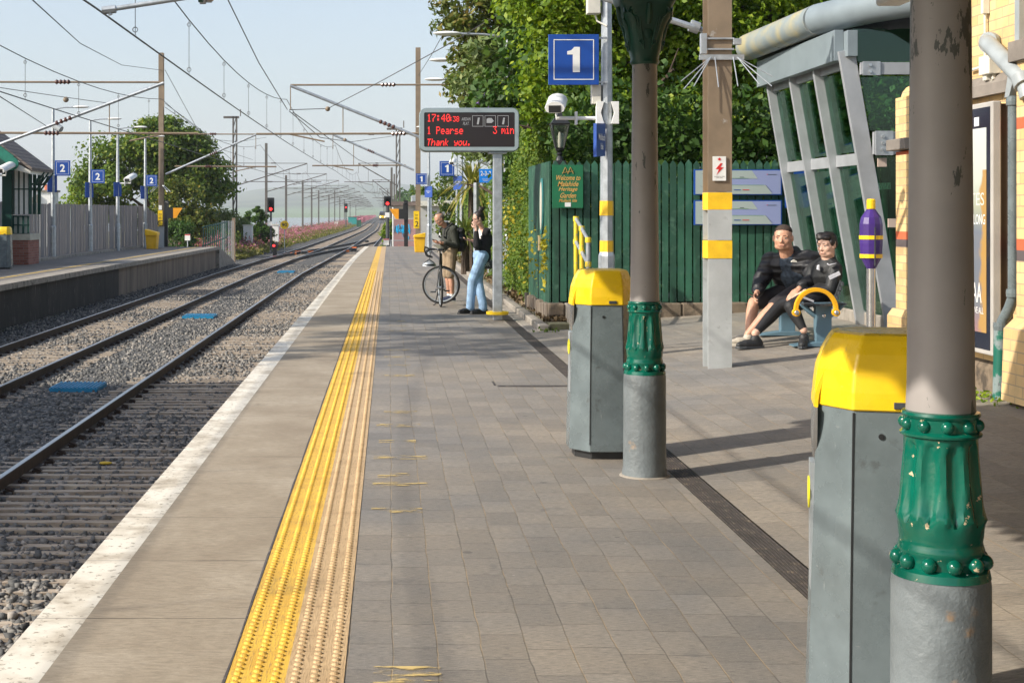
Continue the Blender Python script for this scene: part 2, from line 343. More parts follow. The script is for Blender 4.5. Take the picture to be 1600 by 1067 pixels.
for o in (strip('platform_white_edge', edge, lambda y: edge(y) + .2, -6, YE, 0, M['edge'], 3, thick=.12),
          strip('platform_coping', lambda y: edge(y) + .2, K(-.564), -6, YE, 0, M['coping'], 3, thick=.12),
          strip('platform_yellow_line', K(-.56), K(-.357), -6, YE, .003, M['tac_y'], 3),
          strip('platform_buff_line', K(-.357), K(-.155), -6, YE, .003, M['tac_b'], 3),
          strip('platform_paving', K(-.155), K(1.74), -6, YE, 0, M['paving'], 3),
          strip('platform_drain_channel', K(1.74), K(1.9), -6, YE, -.012, M['drainm'], 3)):
    tag(o, kind='structure')
for q in (5,): 
    mb = MB()
    for k in range(8): mb.box(1.752 + k * .0185, 1.762 + k * .0185, -6, 40, -.012, -.002)
    tag(mb.build('platform_drain_grating', M['drainm']), kind='structure')
# tactile domes (pattern of the two lines)
def domes(name, xs, mat):
    n = 8; ang = np.arange(n) * 2 * math.pi / n; prof = [(.0165, 0), (.013, .005), (.006, .0066)]
    base = np.array([(r * math.cos(a), r * math.sin(a) * .8, z) for r, z in prof for a in ang])
    fq = [[i * n + k, i * n + (k + 1) % n, (i + 1) * n + (k + 1) % n, (i + 1) * n + k] for i in range(2) for k in range(n)] + [[16 + 0, 16 + 2, 16 + 4, 16 + 6]]
    cs = [(x, y + (.025 if i % 2 else 0), .003) for i, x in enumerate(xs) for y in np.arange(3.6, 40, .05)]
    C = np.array(cs); V = (C[:, None] + base[None]).reshape(-1, 3); Fq = (np.array(fq)[None] + (np.arange(len(C)) * len(base))[:, None, None]).reshape(-1, 4)
    return np_mesh(name, V, Fq, mat, smooth=True)
tag(domes('platform_yellow_line_domes', [-.56 + .034 + .0667 * i for i in range(3)], M['tac_y']), kind='structure')
tag(domes('platform_buff_line_domes', [-.357 + .034 + .0667 * i for i in range(3)], M['tac_b']), kind='structure')
mb = MB(); ys_ = np.arange(3.5, 60, .35); rings = [[(-.570 + .003 * math.sin(y * 3.7) + .003 * math.sin(y * 11), y, .001), (-.561, y, .001), (-.561, y, .0045), (-.569 + .003 * math.sin(y * 5), y, .004)] for y in ys_]; mb.loft(rings); tag(mb.build('platform_sealant_joint', M['drainm']), kind='structure')
# forecourt: rises gently away from the track
mb = MB(); xs = [1.9, 2.3, 3, 4, 5, 5.8, 9, 14]; ys = [-6, 4, 12, 19.4]
def gridadd(mb, xs, ys):
    n = len(xs); vs = [(x, y, gz(x) - .002) for y in ys for x in xs]
    mb.add(vs, [(j * n + i, j * n + i + 1, (j + 1) * n + i + 1, (j + 1) * n + i) for j in range(len(ys) - 1) for i in range(n - 1)])
gridadd(mb, xs, ys); gridadd(mb, [2.62, 3, 4, 5, 5.8, 9, 14], [19.4, 20.6, 24])
tag(mb.build('forecourt_paving', M['paving2']), kind='structure')
# worn yellow bars of a hopscotch-like ladder
t = NT('worn_yellow_paint'); n1 = t.noise(13, t.map(t.pos(), (.6, 2, 1)), 6); tr = t.t.nodes.new('ShaderNodeBsdfTransparent'); mx = t.t.nodes.new('ShaderNodeMixShader')
t.out(col=(.58, .43, .17), rough=.7); t.t.links.new(t.thr(n1, .5, .62), mx.inputs[0]); t.t.links.new(tr.outputs[0], mx.inputs[1]); t.t.links.new(t.b.outputs[0], mx.inputs[2]); t.t.links.new(mx.outputs[0], t.t.nodes['Material Output'].inputs[0])
mb = MB()
for y, x0, x1 in ((1056, 583, 690), (797, 580, 660), (757, 582, 668), (743, 590, 640), (715, 584, 668), (690, 592, 650), (665, 588, 657), (644, 600, 652), (587, 596, 648), (571, 606, 642), (558, 600, 640), (547, 604, 642), (517, 604, 636), (509, 607, 635), (502, 605, 634), (464, 607, 630), (457, 608, 628), (442, 608, 628), (430, 608, 626)):
    d = 3555 / (y - VY); dy = .15 if y < 1000 else .2; a = at(x0, y, d).x; b = at(x1, y, d).x
    mb.add([(a, d - dy / 2, .004), (b, d - dy / 2, .004), (b, d + dy / 2, .004), (a, d + dy / 2, .004)], [(0, 1, 2, 3)])
tag(mb.build('platform_worn_paint_marking', t.m), kind='structure')
mb = MB(); mb.box(at(778, 0, 13.25).x, at(888, 0, 13.25).x, 13.2, 13.3, .001, .004); mb.box(.98, 1.0, 13.3, 13.62, .001, .004); tag(mb.build('platform_slot_drain', M['drainm']), kind='structure')
# platform end ramp
mb = MB(); mb.add([(-1.2, YE, 0), (2.1, YE, 0), (2.1, YE + 8, -1), (-1.2, YE + 8, -1), (-1.2, YE, -1.2), (2.1, YE, -1.2), (2.1, YE + 8, -1.2), (-1.2, YE + 8, -1.2)], [(0, 1, 2, 3), (0, 4, 5, 1), (0, 3, 7, 4), (1, 5, 6, 2)])
tag(mb.build('platform_ramp', M['coping']), kind='structure')
mb = MB(); mb.box(2.06, 2.2, 19.5, YE, -.3, .08); mb.box(1.9, 2.06, 19.5, YE, -.3, .0)
for k in range(1, 56): pass
tag(mb.build('platform_kerb', M['kerb'], bevel=.015), kind='structure')

# --- opposite platform
t = NT('stained_platform_wall'); n1 = t.noise(1.2, t.map(t.pos(), (1, 1, .35)), 7, .7); n2 = t.noise(9, t.map(t.pos(), (1, 1, .3)), 5)
c = t.ramp(n1, (.3, (.01, .009, .008)), (.6, (.03, .026, .022)), (.8, (.075, .065, .055))); c = t.mix(t.thr(n2, .6, .75), c, (.12, .11, .1)); t.bump(n1, .6, .05); M['oldwall'] = t.out(col=c, rough=.85)
t = NT('precast_panel'); s_ = t.t.nodes.new('ShaderNodeSeparateXYZ'); t.t.links.new(t.pos(), s_.inputs[0])
jf = t.math('ABSOLUTE', t.math('SUBTRACT', t.math('FRACT', t.math('DIVIDE', s_.outputs[1], 1.9)), .5)); jn = t.thr(jf, .485, .493)
n1 = t.noise(1.5, t.map(t.pos(), (1, 1, .25)), 6); c = t.ramp(n1, (.3, (.10, .075, .055)), (.65, (.24, .19, .145))); c = t.mix(jn, c, (.03, .025, .02)); M['panel'] = t.out(col=c, rough=.85)
M['asph'] = paint('platform_asphalt', (.15, .135, .12), .85, .22, 1.2, .3, spot=(.22, .19, .15), st=(.55, .7), ss=3)
e2 = lambda y: -8.78 + .42 * max(0, min(1, (y - 32) / 38))
for o in (strip('opposite_platform_deck', K(-20), lambda y: e2(y) - .5, -10, 70, 0, M['asph'], 4),
          strip('opposite_platform_coping', lambda y: e2(y) - .5, e2, -10, 70, .006, M['kerb'], 4, thick=.14),
          strip('opposite_platform_wall', lambda y: e2(y) - .3, lambda y: e2(y) - .12, -10, 46, -.13, M['oldwall'], 4, thick=1.1),
          strip('opposite_platform_panel_wall', lambda y: e2(y) - .3, lambda y: e2(y) - .16, 46, 70, -.13, M['panel'], 4, thick=1.1),
          strip('opposite_platform_yellow_line', lambda y: e2(y) - 1.05, lambda y: e2(y) - .93, -10, 69, .005, paint('worn_line_yellow', (.55, .36, .06), .7, .3, 3, .1, spot=(.15, .135, .12), st=(.55, .6), ss=6), 4, thick=.004),
          strip('opposite_platform_kerb', K(-12.2), K(-11.9), -10, 70, .09, M['kerb'], 4, thick=.1)):
    tag(o, kind='structure')
mb = MB(); xa = e2(70); mb.add([(-12.5, 70, 0), (xa, 70, 0), (xa, 77, -.95), (-12.5, 77, -.95), (-12.5, 70, -1.2), (xa, 70, -1.2), (xa, 77, -1.2), (-12.5, 77, -1.2)], [(0, 1, 2, 3), (0, 4, 5, 1), (1, 5, 6, 2), (0, 3, 7, 4)]); tag(mb.build('opposite_platform_ramp', M['kerb']), kind='structure')

# --- track bed and ballast
t = NT('ballast'); v = t.t.nodes.new('ShaderNodeTexVoronoi'); v.inputs['Scale'].default_value = 17; t.t.links.new(t.pos(), v.inputs['Vector'])
c = t.ramp(t.t.nodes.new('ShaderNodeSeparateColor').outputs[0], (0, (0, 0, 0)), (1, (0, 0, 0)))
s_ = t.t.nodes.new('ShaderNodeSeparateColor'); t.t.links.new(v.outputs['Color'], s_.inputs[0])
c = t.ramp(s_.outputs[0], (0, (.045, .048, .048)), (.5, (.13, .13, .125)), (.8, (.21, .2, .18)), (1, (.3, .27, .24))); c = t.mix(t.thr(v.outputs['Distance'], .35, .75), c, (.02, .02, .02))
bp = t.bump(v.outputs['Distance'], 1.0, -.03); M['ballast'] = t.out(col=c, rough=.9)
mb = MB(); ys = list(range(-10, 100, 10)) + list(range(100, 1500, 25)); vs = []
for y in ys:
    dx = drift(y); wl = -8.9 if y < 77 else -10.5; wr = -1.1 if y < 79 else 2.0
    vs += [(wl - 3 + dx, y, BAL - .25), (wl + dx, y, BAL), (-4.7 + dx, y, BAL + .03), (wr + dx, y, BAL), (wr + 2.2 + dx, y, BAL - .22)]
mb.add(vs, [(i * 5 + k, i * 5 + k + 1, (i + 1) * 5 + k + 1, (i + 1) * 5 + k) for i in range(len(ys) - 1) for k in range(4)])
tag(mb.build('trackbed_ground', M['ballast']), kind='structure')
# loose stones
def stones(name, n, x0, x1, y0, y1, smin, smax, mat):
    base = np.array([(sx, sy, sz) for sz in (-1, 1) for sx, sy in ((-1, -1), (1, -1), (1, 1), (-1, 1))], float) * .5
    fq = np.array([(3, 2, 1, 0), (4, 5, 6, 7), (0, 1, 5, 4), (1, 2, 6, 5), (2, 3, 7, 6), (3, 0, 4, 7)])
    u = RNG.random(n); y = y0 * (y1 / y0) ** u; C = np.stack([RNG.uniform(x0, x1, n), y, BAL + RNG.uniform(-.01, .035, n)], -1)
    S = RNG.uniform(smin, smax, (n, 1, 1)) * RNG.uniform(.55, 1.15, (n, 1, 3)); P = base[None] * (1 + RNG.uniform(-.45, .25, (n, 8, 1))) + RNG.uniform(-.12, .12, (n, 8, 3)); P = P * S
    a = RNG.uniform(0, 6.283, n); b = RNG.uniform(-.8, .8, n); ca, sa, cb, sb = np.cos(a)[:, None], np.sin(a)[:, None], np.cos(b)[:, None], np.sin(b)[:, None]
    x, yy, z = P[..., 0], P[..., 1], P[..., 2]; x, z = x * cb - z * sb, x * sb + z * cb; x, yy = x * ca - yy * sa, x * sa + yy * ca
    V = (np.stack([x, yy, z], -1) + C[:, None]).reshape(-1, 3); Fq = (fq[None] + (np.arange(n) * 8)[:, None, None]).reshape(-1, 4)
    return np_mesh(name, V, Fq, mat, rnd=np.repeat(RNG.random(n), 6))
t = NT('ballast_stone'); a = t.t.nodes.new('ShaderNodeAttribute'); a.attribute_name = 'rnd'; c = t.ramp(a.outputs['Fac'], (0, (.05, .055, .057)), (.45, (.14, .145, .142)), (.8, (.25, .235, .21)), (1, (.42, .38, .33)))
c = t.mix(t.math('MULTIPLY', t.noise(40), .5), c, (.09, .07, .055)); M['stone'] = t.out(col=c, rough=.85)
o = stones('loose_ballast_gravel', 105000, -8.9, -1.3, 7, 75, .028, .064, M['stone']); tag(o, 'grey crushed stone ballast lying between and beside the rails', 'gravel', kind='stuff')
# --- tracks
t = NT('rail_steel'); n1 = t.noise(8); M['railside'] = t.out(col=t.ramp(n1, (.3, (.028, .017, .011)), (.7, (.06, .036, .022))), rough=.75)
M['railtop'] = paint('polished_rail_head', (.5, .5, .52), .28, .1, 2, 0, metal=.95)
t = NT('sleeper_concrete'); n1 = t.noise(7, t.map(t.pos(), (.4, 2, 1)), 6); M['sleeper'] = t.out(col=t.ramp(n1, (.3, (.2, .155, .11)), (.5, (.36, .29, .22)), (.75, (.5, .42, .32))), rough=.85)
M['sleeperx'] = paint('stained_timber', (.06, .045, .035), .8, .3)
YS = [-8, 20, 40, 60, 75] + list(range(90, 420, 15)) + list(range(440, 1400, 60))
def rail(x, name, parent, dr=drift, ys=YS):
    prof = [(-.07, -.155), (.07, -.155), (.07, -.14), (.012, -.125), (.012, -.045), (.036, -.03), (.036, -.004), (.03, 0), (-.03, 0), (-.036, -.004), (-.036, -.03), (-.012, -.045), (-.012, -.125), (-.07, -.14)]
    mb = MB(); rings = [[(x + dr(y) + a, y, RAILZ + b) for a, b in prof] for y in ys]; mb.loft(rings); o = mb.build(name, M['railside'], parent)
    mb = MB(); rings = [[(x + dr(y) + a, y, RAILZ + .0005 + b) for a, b in ((-.027, 0), (.027, 0), (.027, .0025), (-.027, .0025))] for y in ys]; mb.loft(rings); mb.build('running_surface', M['railtop'], o)
def track(cx, label, g):
    tr = thing('railway_track', label, 'railway track', (cx, 10, RAILZ), g)
    for s_ in (-.835, .835): rail(cx + s_, 'rail', tr)
    cl = MB()
    for s_ in (-.835, .835):
        for q in range(60):
            yy = 7 + q * .54
            for e_ in (-1, 1): cl.cbox((cx + s_ + e_ * .1, yy, RAILZ - .13), (.09, .07, .035)); cl.tube([(cx + s_ + e_ * .14, yy - .03, RAILZ - .11), (cx + s_ + e_ * .07, yy, RAILZ - .1), (cx + s_ + e_ * .13, yy + .03, RAILZ - .11)], .011, 5)
    tag(cl.build('rail_clips', M['railside'], tr), kind='stuff')
    y = 6.5; mb = MB(); k = 0; far = MB()
    while y < 400:
        sp = .27 if y < 75 else .62; wd = .105 if y < 75 else .24; j = random.uniform(-.03, .03); dx = drift(y)
        a = cx - 1.25 + random.uniform(-.05, .05) + dx; b = cx + 1.25 + random.uniform(-.05, .05) + dx; zt = BAL + (.044 if y < 22 else .034) + random.uniform(-.01, .01) + .012 * math.sin(y * .8 + cx)
        q = MB(); q.add([(a, y - wd / 2, zt - .1), (b, y - wd / 2 + j * .6, zt - .1), (b, y + wd / 2 + j * .6, zt - .1), (a, y + wd / 2, zt - .1), (a, y - wd / 2, zt), (b, y - wd / 2 + j * .6, zt), (b, y + wd / 2 + j * .6, zt), (a, y + wd / 2, zt)], [(3, 2, 1, 0), (4, 5, 6, 7), (0, 1, 5, 4), (1, 2, 6, 5), (2, 3, 7, 6), (3, 0, 4, 7)])
        if k < 95: q.build('sleeper', M['sleeper'], tr)
        else: far.add(q.v, q.f)
        k += 1; y += sp
    tag(far.build('far_sleepers', M['sleeper'], tr), kind='stuff')
    return tr
track(-2.87, 'running track beside the near platform with dark rails and close set pale sleepers', 'railway tracks')
track(-6.5, 'running track beside the dark stained wall of the opposite platform', 'railway tracks')
# crossover beyond the platforms
xo = thing('crossover_track', 'dark crossover rails linking the two tracks beyond the platform ends', 'crossover', (-4.7, 100, RAILZ))
def xr(off):
    def f(y): 
        u = min(1, max(0, (y - 78) / 62)); return drift(y) + off + 3.63 * (u * u * (3 - 2 * u))
    return f
for s_ in (-.835, .835): rail(-6.5, 'rail', xo, xr(s_), list(range(78, 142, 4)))
# blue cable pit covers between the tracks
def pitcover(x, y, wx, wy, lab, g='blue plastic covers between the tracks'):
    mb = MB(); mb.box(x - wx / 2, x + wx / 2, y - wy / 2, y + wy / 2, BAL + .02, BAL + .085)
    for k in range(int(wx / .06)):
        xx = x - wx / 2 + .03 + k * .06; mb.box(xx - .012, xx + .012, y - wy / 2, y + wy / 2, BAL + .085, BAL + .1)
    o = mb.build('pit_cover', paint('blue_plastic', (.01, .23, .42), .45, .15, 6, .1)); tag(o, lab, 'pit cover', g)
pitcover(-4.72, 21.6, .72, .75, 'largest blue ribbed pit cover, in the ballast between the two tracks')
pitcover(-4.87, 36.6, .8, .9, 'second blue ribbed pit cover along the gap between the tracks')
pitcover(-4.7, 65, .75, 1.2, 'small blue pit cover level with the far end of the platforms')
mb = MB(); mb.ball((-2.99, 15.0, BAL + .06), (.07, .03, .018)); tag(mb.build('crisp_packet', paint('yellow_litter', (.6, .4, .02))), 'crumpled yellow scrap of litter on the sleepers of the near track', 'litter')
# ================================================================ NEAR PLATFORM OBJECTS
# ---- text helpers
def text_mb(s, h, M4, depth=.002, font_shear=0.0, align='CENTER', width=None, bold=0.0):
    cu = bpy.data.curves.new('lettering', 'FONT'); cu.body = s; cu.size = 1; cu.align_x = align; cu.align_y = 'CENTER'; cu.extrude = 0; cu.shear = font_shear; cu.offset = bold; cu.resolution_u = 3; cu.space_line = 1.0
    o = bpy.data.objects.new('lettering', cu); COL.objects.link(o); dg = bpy.context.evaluated_depsgraph_get(); me = bpy.data.meshes.new_from_object(o.evaluated_get(dg))
    vs = [v.co.copy() for v in me.vertices]; fs = [list(p.vertices) for p in me.polygons]; bpy.data.objects.remove(o); bpy.data.curves.remove(cu); bpy.data.meshes.remove(me)
    ys = [v.y for v in vs]; xs = [v.x for v in vs]; k = h / (max(ys) - min(ys)); cy = (max(ys) + min(ys)) / 2; kx = k if width is None else width / (max(xs) - min(xs))
    mb = MB(); mb.add([M4 @ Vector((v.x * kx, (v.y - cy) * k, 0)) for v in vs], fs); return mb
def frontM(x, y, z): return Matrix(((1, 0, 0, x), (0, 0, 1, y), (0, 1, 0, z), (0, 0, 0, 1)))      # text plane facing -Y (text x -> +X, y -> +Z)
def leftM(x, y, z): return Matrix(((0, 0, 1, x), (-1, 0, 0, y), (0, 1, 0, z), (0, 0, 0, 1)))      # facing -X (reads from the track)
# NB frontM: text normal (+z) -> +Y; visible from both sides as a flat mesh
FONT5 = {'0': '01110100011001110101110011000101110', '1': '00100011000010000100001000010001110', '3': '11111000100010000010000011000101110', '4': '00010001100101010010111110001000010', '7': '11111000010001000100010000100001000', '8': '01110100011000101110100011000101110',
 ':': '00000011000110000000011000110000000', 'P': '11110100011000111110100001000010000', 'T': '11111001000010000100001000010000100', 'a': '00000000000111000001011111000101111', 'e': '00000000000111010001111111000001110', 'h': '10000100001011011001100011000110001', 'i': '00100000000110000100001000010001110',
 'k': '10000100001001010100110001010010010', 'm': '00000000001101010101101011000110001', 'n': '00000000001011011001100011000110001', 'o': '00000000000111010001100011000101110', 'r': '00000000001011011001100001000010000', 's': '00000000000111010000011100000111110', 'u': '00000000001000110001100011001101101', 'y': '00000000001000110001011110000101110', '.': '00000000000000000000000000110001100'}
def led(mb, s, x, z, y, p, slant=0.0, pitch=6, pz=None):
    pz = pz or p
    for ch in s:
        if ch in FONT5:
            b = FONT5[ch]
            for r_ in range(7):
                for c_ in range(5):
                    if b[r_ * 5 + c_] == '1':
                        xx = x + c_ * p + (6 - r_) * slant * p; zz = z - r_ * pz; q = p * .42; qz = pz * .4
                        mb.add([(xx - q, y, zz - qz), (xx + q, y, zz - qz), (xx + q, y, zz + qz), (xx - q, y, zz + qz)], [(0, 1, 2, 3)])
        x += pitch * p
    return x
# ---- cast iron canopy columns
M['colgrey'] = paint('column_base_grey', (.14, .16, .168), .38, .24, 4, .7, spot=(.26, .19, .13), st=(.66, .72), ss=5, bs=38, bd=.006)
M['colgreen'] = paint('column_green_gloss', (.002, .095, .062), .16, .25, 5, .35, spot=(.55, .43, .28), st=(.665, .672), ss=34, bs=30, bd=.002)
M['capgreen'] = paint('capital_dark_green', (.008, .06, .045), .4, .3, 5, .3)
t = NT('column_mauve_paint'); n1 = t.noise(2.5); c = t.ramp(n1, (.3, (.235, .215, .205)), (.7, (.31, .285, .27)))
pk = t.noise(13, t.map(t.pos(), (1.2, 1.2, .42)), 6, .68); hi = t.noise(1.3, t.map(t.pos(), (1, 1, .7), (3, 1, 2.35)), 2)
c = t.mix(t.thr(t.math('ADD', pk, t.math('MULTIPLY', hi, .45)), .822, .832), c, (.085, .09, .085)); t.bump(t.noise(30), .15, .002); M['colmauve'] = t.out(col=c, rough=.5)
def column(x, y, label):
    o = thing('canopy_column', label, 'column', (x, y, 0), 'cast iron columns under the platform canopy')
    mb = MB(); prof = [(.139, -.01), (.137, .02), (.132, .06), (.130, .2), (.129, .6), (.126, .627)]; mb.lathe(prof, (x, y, 0), 40); mb.build('base', M['colgrey'], o, smooth=True)
    mb = MB(); mb.lathe([(.155, .001), (.15, .006), (.138, .01)], (x, y, 0), 28); mb.build('mortar_ring', M['kerb'], o)
    # fluted green section
    n = 80; rings = []; zz = [.625, .645, .655, .668, .682, .69, .70, .71, .722, .735, .75, .77, .785, .80, .82, .85, .89, .93, .965, .98, .99, 1.0]
    for z in zz:
        ring = []
        for k in range(n):
            a = 2 * math.pi * k / n; base = np.interp(z, [.625, .645, .655, .682, .69, .70, .72, .735, .785, .99, 1.0], [.128, .124, .108, .107, .112, .112, .106, .109, .112, .095, .096])
            f = 0
            if .77 < z < .985:
                ph = (k / n * 10) % 1; dd = abs(ph - .5); wd = np.interp(z, [.77, .80, .84, .97, .985], [.06, .18, .33, .33, .1]); f = .011 * max(0, 1 - (dd / wd) ** 4) if dd < wd else 0
            lf = .004 * max(0, math.sin(k / n * 2 * math.pi * 30)) * math.exp(-((z - .79) / .018) ** 2) + .007 * math.exp(-((z - .785) / .014) ** 2) * max(0, math.cos(k / n * 2 * math.pi * 10)) 
            r_ = base - f + lf; ring.append((x + r_ * math.cos(a), y + r_ * math.sin(a), z))
        rings.append(ring)
    mb = MB(); mb.loft(rings); mb.lathe([(.096, 1.0), (.105, 1.004), (.106, 1.01), (.1, 1.016), (.096, 1.018), (.095, 1.05), (.099, 1.054), (.102, 1.06), (.100, 1.067), (.09, 1.07)], (x, y, 0), 40); mb.build('fluted_collar', M['colgreen'], o, smooth=True)
    for k in range(11):
        a = 2 * math.pi * (k + .15) / 11; mb = MB(); mb.ball((x + .112 * math.cos(a), y + .112 * math.sin(a), .669), .0215, 12, 8); mb.build('bead', M['colgreen'], o, smooth=True)
    for k in range(10):
        a = 2 * math.pi * (k + .2) / 10; mb = MB(); mb.ball((x + .094 * math.cos(a), y + .094 * math.sin(a), 1.034), .0175, 12, 8); mb.build('bead', M['colgreen'], o, smooth=True)
    mb = MB(); mb.lathe([(.0905, 1.06), (.087, 1.15), (.0775, 2.2), (.0755, 2.52)], (x, y, 0), 40); mb.build('shaft', M['colmauve'], o, smooth=True)
    # capital: flaring square-ish bell with scrolls, oval boss and abacus
    def rr(h, r_, z, n=32):
        out = []
        for k in range(n):
            a = 2 * math.pi * k / n; ca, sa = math.cos(a), math.sin(a); q = (abs(ca) ** r_ + abs(sa) ** r_) ** (-1 / r_); out.append((x + h * q * ca, y + h * q * sa, z))
        return out
    mb = MB(); mb.loft([rr(.082, 2, 2.515), rr(.09, 2, 2.53), rr(.084, 2.2, 2.55), rr(.095, 2.6, 2.6), rr(.112, 3, 2.7), rr(.13, 3.5, 2.76), rr(.15, 4, 2.8), rr(.155, 5, 2.86), rr(.165, 6, 2.88), rr(.175, 8, 2.9), rr(.18, 8, 2.96)]); o2 = mb.build('capital', M['capgreen'], o, smooth=True)
    for ax, ay in ((0, -1), (-1, 0), (1, 0), (0, 1)):
        tx, ty = -ay, ax
        for s_ in (-1, 1):
            c0 = Vector((x + ax * .14 + tx * .085 * s_, y + ay * .14 + ty * .085 * s_, 2.82)); mb = MB(); pts = []
            for i in range(26):
                th = i * .42; r_ = .038 * (1 - i / 30); pts.append(c0 + Vector((tx, ty, 0)) * (math.cos(th) * r_ * s_) + Vector((0, 0, 1)) * math.sin(th) * r_)
            mb.tube(pts, .009, 6); c1 = Vector((x + ax * .11 + tx * .035 * s_, y + ay * .11 + ty * .035 * s_, 2.64)); pts = [c1 + Vector((tx, ty, 0)) * (math.cos(i * .5) * .016 * (1 - i / 22) * s_) + Vector((0, 0, 1)) * math.sin(i * .5) * .016 * (1 - i / 22) for i in range(16)]; mb.tube(pts, .005, 6)
            mb.build('scroll', M['capgreen'], o2, smooth=True)
        mb = MB(); mb.ball((x + ax * .108, y + ay * .108, 2.71), (.012 + .02 * abs(tx), .012 + .02 * abs(ty), .046), 14, 10)
        mb.tube([(x + ax * .12, y + ay * .12, 2.755), (x + ax * .145, y + ay * .145, 2.8), (x + ax * .165, y + ay * .165, 2.87)], [.018, .024, .014], 8)
        for s_ in (-1, 1):
            for kk in range(3): mb.tube([(x + ax * .098 + tx * (.02 + kk * .012) * s_, y + ay * .098 + ty * (.02 + kk * .012) * s_, 2.6 + .02 * kk), (x + ax * .12 + tx * (.045 + kk * .012) * s_, y + ay * .12 + ty * (.045 + kk * .012) * s_, 2.72 + .01 * kk), (x + ax * .145 + tx * (.055 + .015 * kk) * s_, y + ay * .145 + ty * (.055 + .015 * kk) * s_, 2.79)], [.006, .009, .004], 6)
        mb.build('leaf_ornament', M['capgreen'], o2, smooth=True)
    return o
column(1.497, 3.86, 'largest canopy column, beside the larger bin, its mauve shaft flaking dark paint')
column(1.567, 8.72, 'slimmer looking canopy column beside the farther bin, with its dark capital showing')
# ---- canopy above (its posts are the two columns)
cn = thing('platform_canopy', 'dark green timber canopy over the columns at the top of the frame', 'canopy', (1.5, 3, 2.96))
mb = MB(); mb.add([(-1.15, -6, 3.25), (4.85, -6, 4.2), (4.85, 8.95, 4.2), (-1.15, 8.95, 3.25), (-1.15, -6, 3.2), (4.85, -6, 4.15), (4.85, 8.95, 4.15), (-1.15, 8.95, 3.2)], [(0, 1, 2, 3), (7, 6, 5, 4), (0, 4, 5, 1), (1, 5, 6, 2), (2, 6, 7, 3), (3, 7, 4, 0)]); mb.build('roof', M['dgreen'], cn)
mb = MB(); mb.box(1.42, 1.62, -6, 8.9, 2.962, 3.12); mb.build('beam', M['dgreen'], cn)
mb = MB()
for y in np.arange(-5.9, 8.9, .15): mb.prism([(y, 3.24), (y + .14, 3.24), (y + .14, 2.98), (y + .07, 2.92), (y, 2.98)], 'x', -1.19, -1.16)
mb.build('valance', M['dgreen'], cn)

# ---- litter bins
def bin_(x, y, rz, label, s=1.0):
    o = thing('litter_bin', label, 'litter bin', (x, y, 0), 'grey litter bins with yellow hoods')
    FP = [(-.2, -.06), (-.095, -.2), (.02, -.2), (.12, -.2), (.2, -.1), (.2, .12), (.1, .2), (-.1, .2), (-.2, .11)]
    def ring(k, z, dx=0): return [(x + px_ * k + dx, y + py_ * k, z) for px_, py_ in FP]
    mb = MB(); mb.loft([ring(.9, 0), ring(.9, .05)]); mb.build('plinth', M['black'], o)
    mb = MB(); mb.loft([ring(1.08, .05), ring(1.085, .1), ring(1.03, .5), ring(.97, .88), ring(.945, 1.01)]); mb.build('body', M['grey'], o, bevel=.006)
    # door seam, lock, side panel edge
    mb = MB()
    for (a, b) in ((1, 0), (3, 1)):
        p0 = Vector(ring(1.088, .1)[a]); p1 = Vector(ring(.953, 1.0)[a]); mb.beam(p0, p1, .005, .005)
    p = [Vector(q) for q in ring(1.043, .1)]; 
    mb.build('door_seam', M['black'], o)
    mb = MB(); mb.cbox((x + .05, y - .197, 1.025), (.05, .01, .02)); mb.build('hood_latch', M['dark'], o, bevel=.002)
    mb = MB(); mb.lathe([(.009, -.196), (.009, -.18)], (0, 0, 0), 12, Matrix.Translation((x - .01, y, .93)) @ Matrix.Rotation(R(-90), 4, 'X')); mb.build('lock', M['black'], o)
    H = [(.965, 1.004), (.985, 1.01), (.98, 1.06), (.95, 1.12), (.89, 1.175), (.8, 1.215), (.75, 1.23), (.66, 1.236)]
    mb = MB(); mb.loft([ring(k, z, dx=max(0, z - 1.1) * .1) for k, z in H]); mb.build('hood', M['yellow'], o, bevel=.012, seg=3)
    # curved yellow side flap over the metal lined mouth, on the track side
    def band(z0, z1, xo0, xo1, mat, nm):
        mb = MB(); n = 10; rg = []
        for i in range(n + 1):
            u = i / n; z = z1 + (z0 - z1) * u; xo = xo0 + (xo1 - xo0) * math.sin(u * math.pi / 2); rg.append([(x - xo, y - .085 + .0 * u, z), (x - xo, y + .12, z), (x - xo + .012, y + .12, z), (x - xo + .012, y - .085, z)])
        mb.loft(rg); mb.build(nm, mat, o, smooth=True)
    band(1.0, 1.2, .12, .2, M['yellow'], 'side_flap')
    mb = MB(); rg = []
    for i in range(11):
        u = i / 10; z = 1.0 - .17 * u; xo = .196 + .006 * math.sin(u * math.pi); wy = .1 * (1 - .6 * u * u); rg.append([(x - xo, y - wy, z), (x - xo - .004, y, z), (x - xo, y + wy, z), (x - .19, y + wy, z), (x - .19, y - wy, z)])
    mb.loft(rg); mb.build('mouth_lining', M['steel'], o, smooth=True)
    mb = MB(); mb.lathe([(.05, 0), (.05, .004)], (0, 0, 0), 24, Matrix.Translation((x - .2105, y, .72)) @ Matrix.Rotation(R(-90), 4, 'Y')); mb.build('round_sticker', paint('sticker_yellow', (.8, .72, .02), .4, .05), o)
    mb = MB(); mb.box(x - .2095, x - .19, y - .045, y + .06, .42, .82); mb.build('notice_strip', M['galv'], o)
    if rz:
        o.rotation_euler.z = rz
    return o
bin_(1.41, 9.48, 0, 'grey octagonal bin with yellow hood standing behind the slimmer column')
bin_(1.54, 4.47, R(-14), 'nearest and largest grey bin with yellow hood, beside the biggest column')
tag(dup(bpy.data.objects['litter_bin'], loc=(-11.25, 41.6, 0)), 'small looking grey and yellow bin on the opposite platform before the shelter')

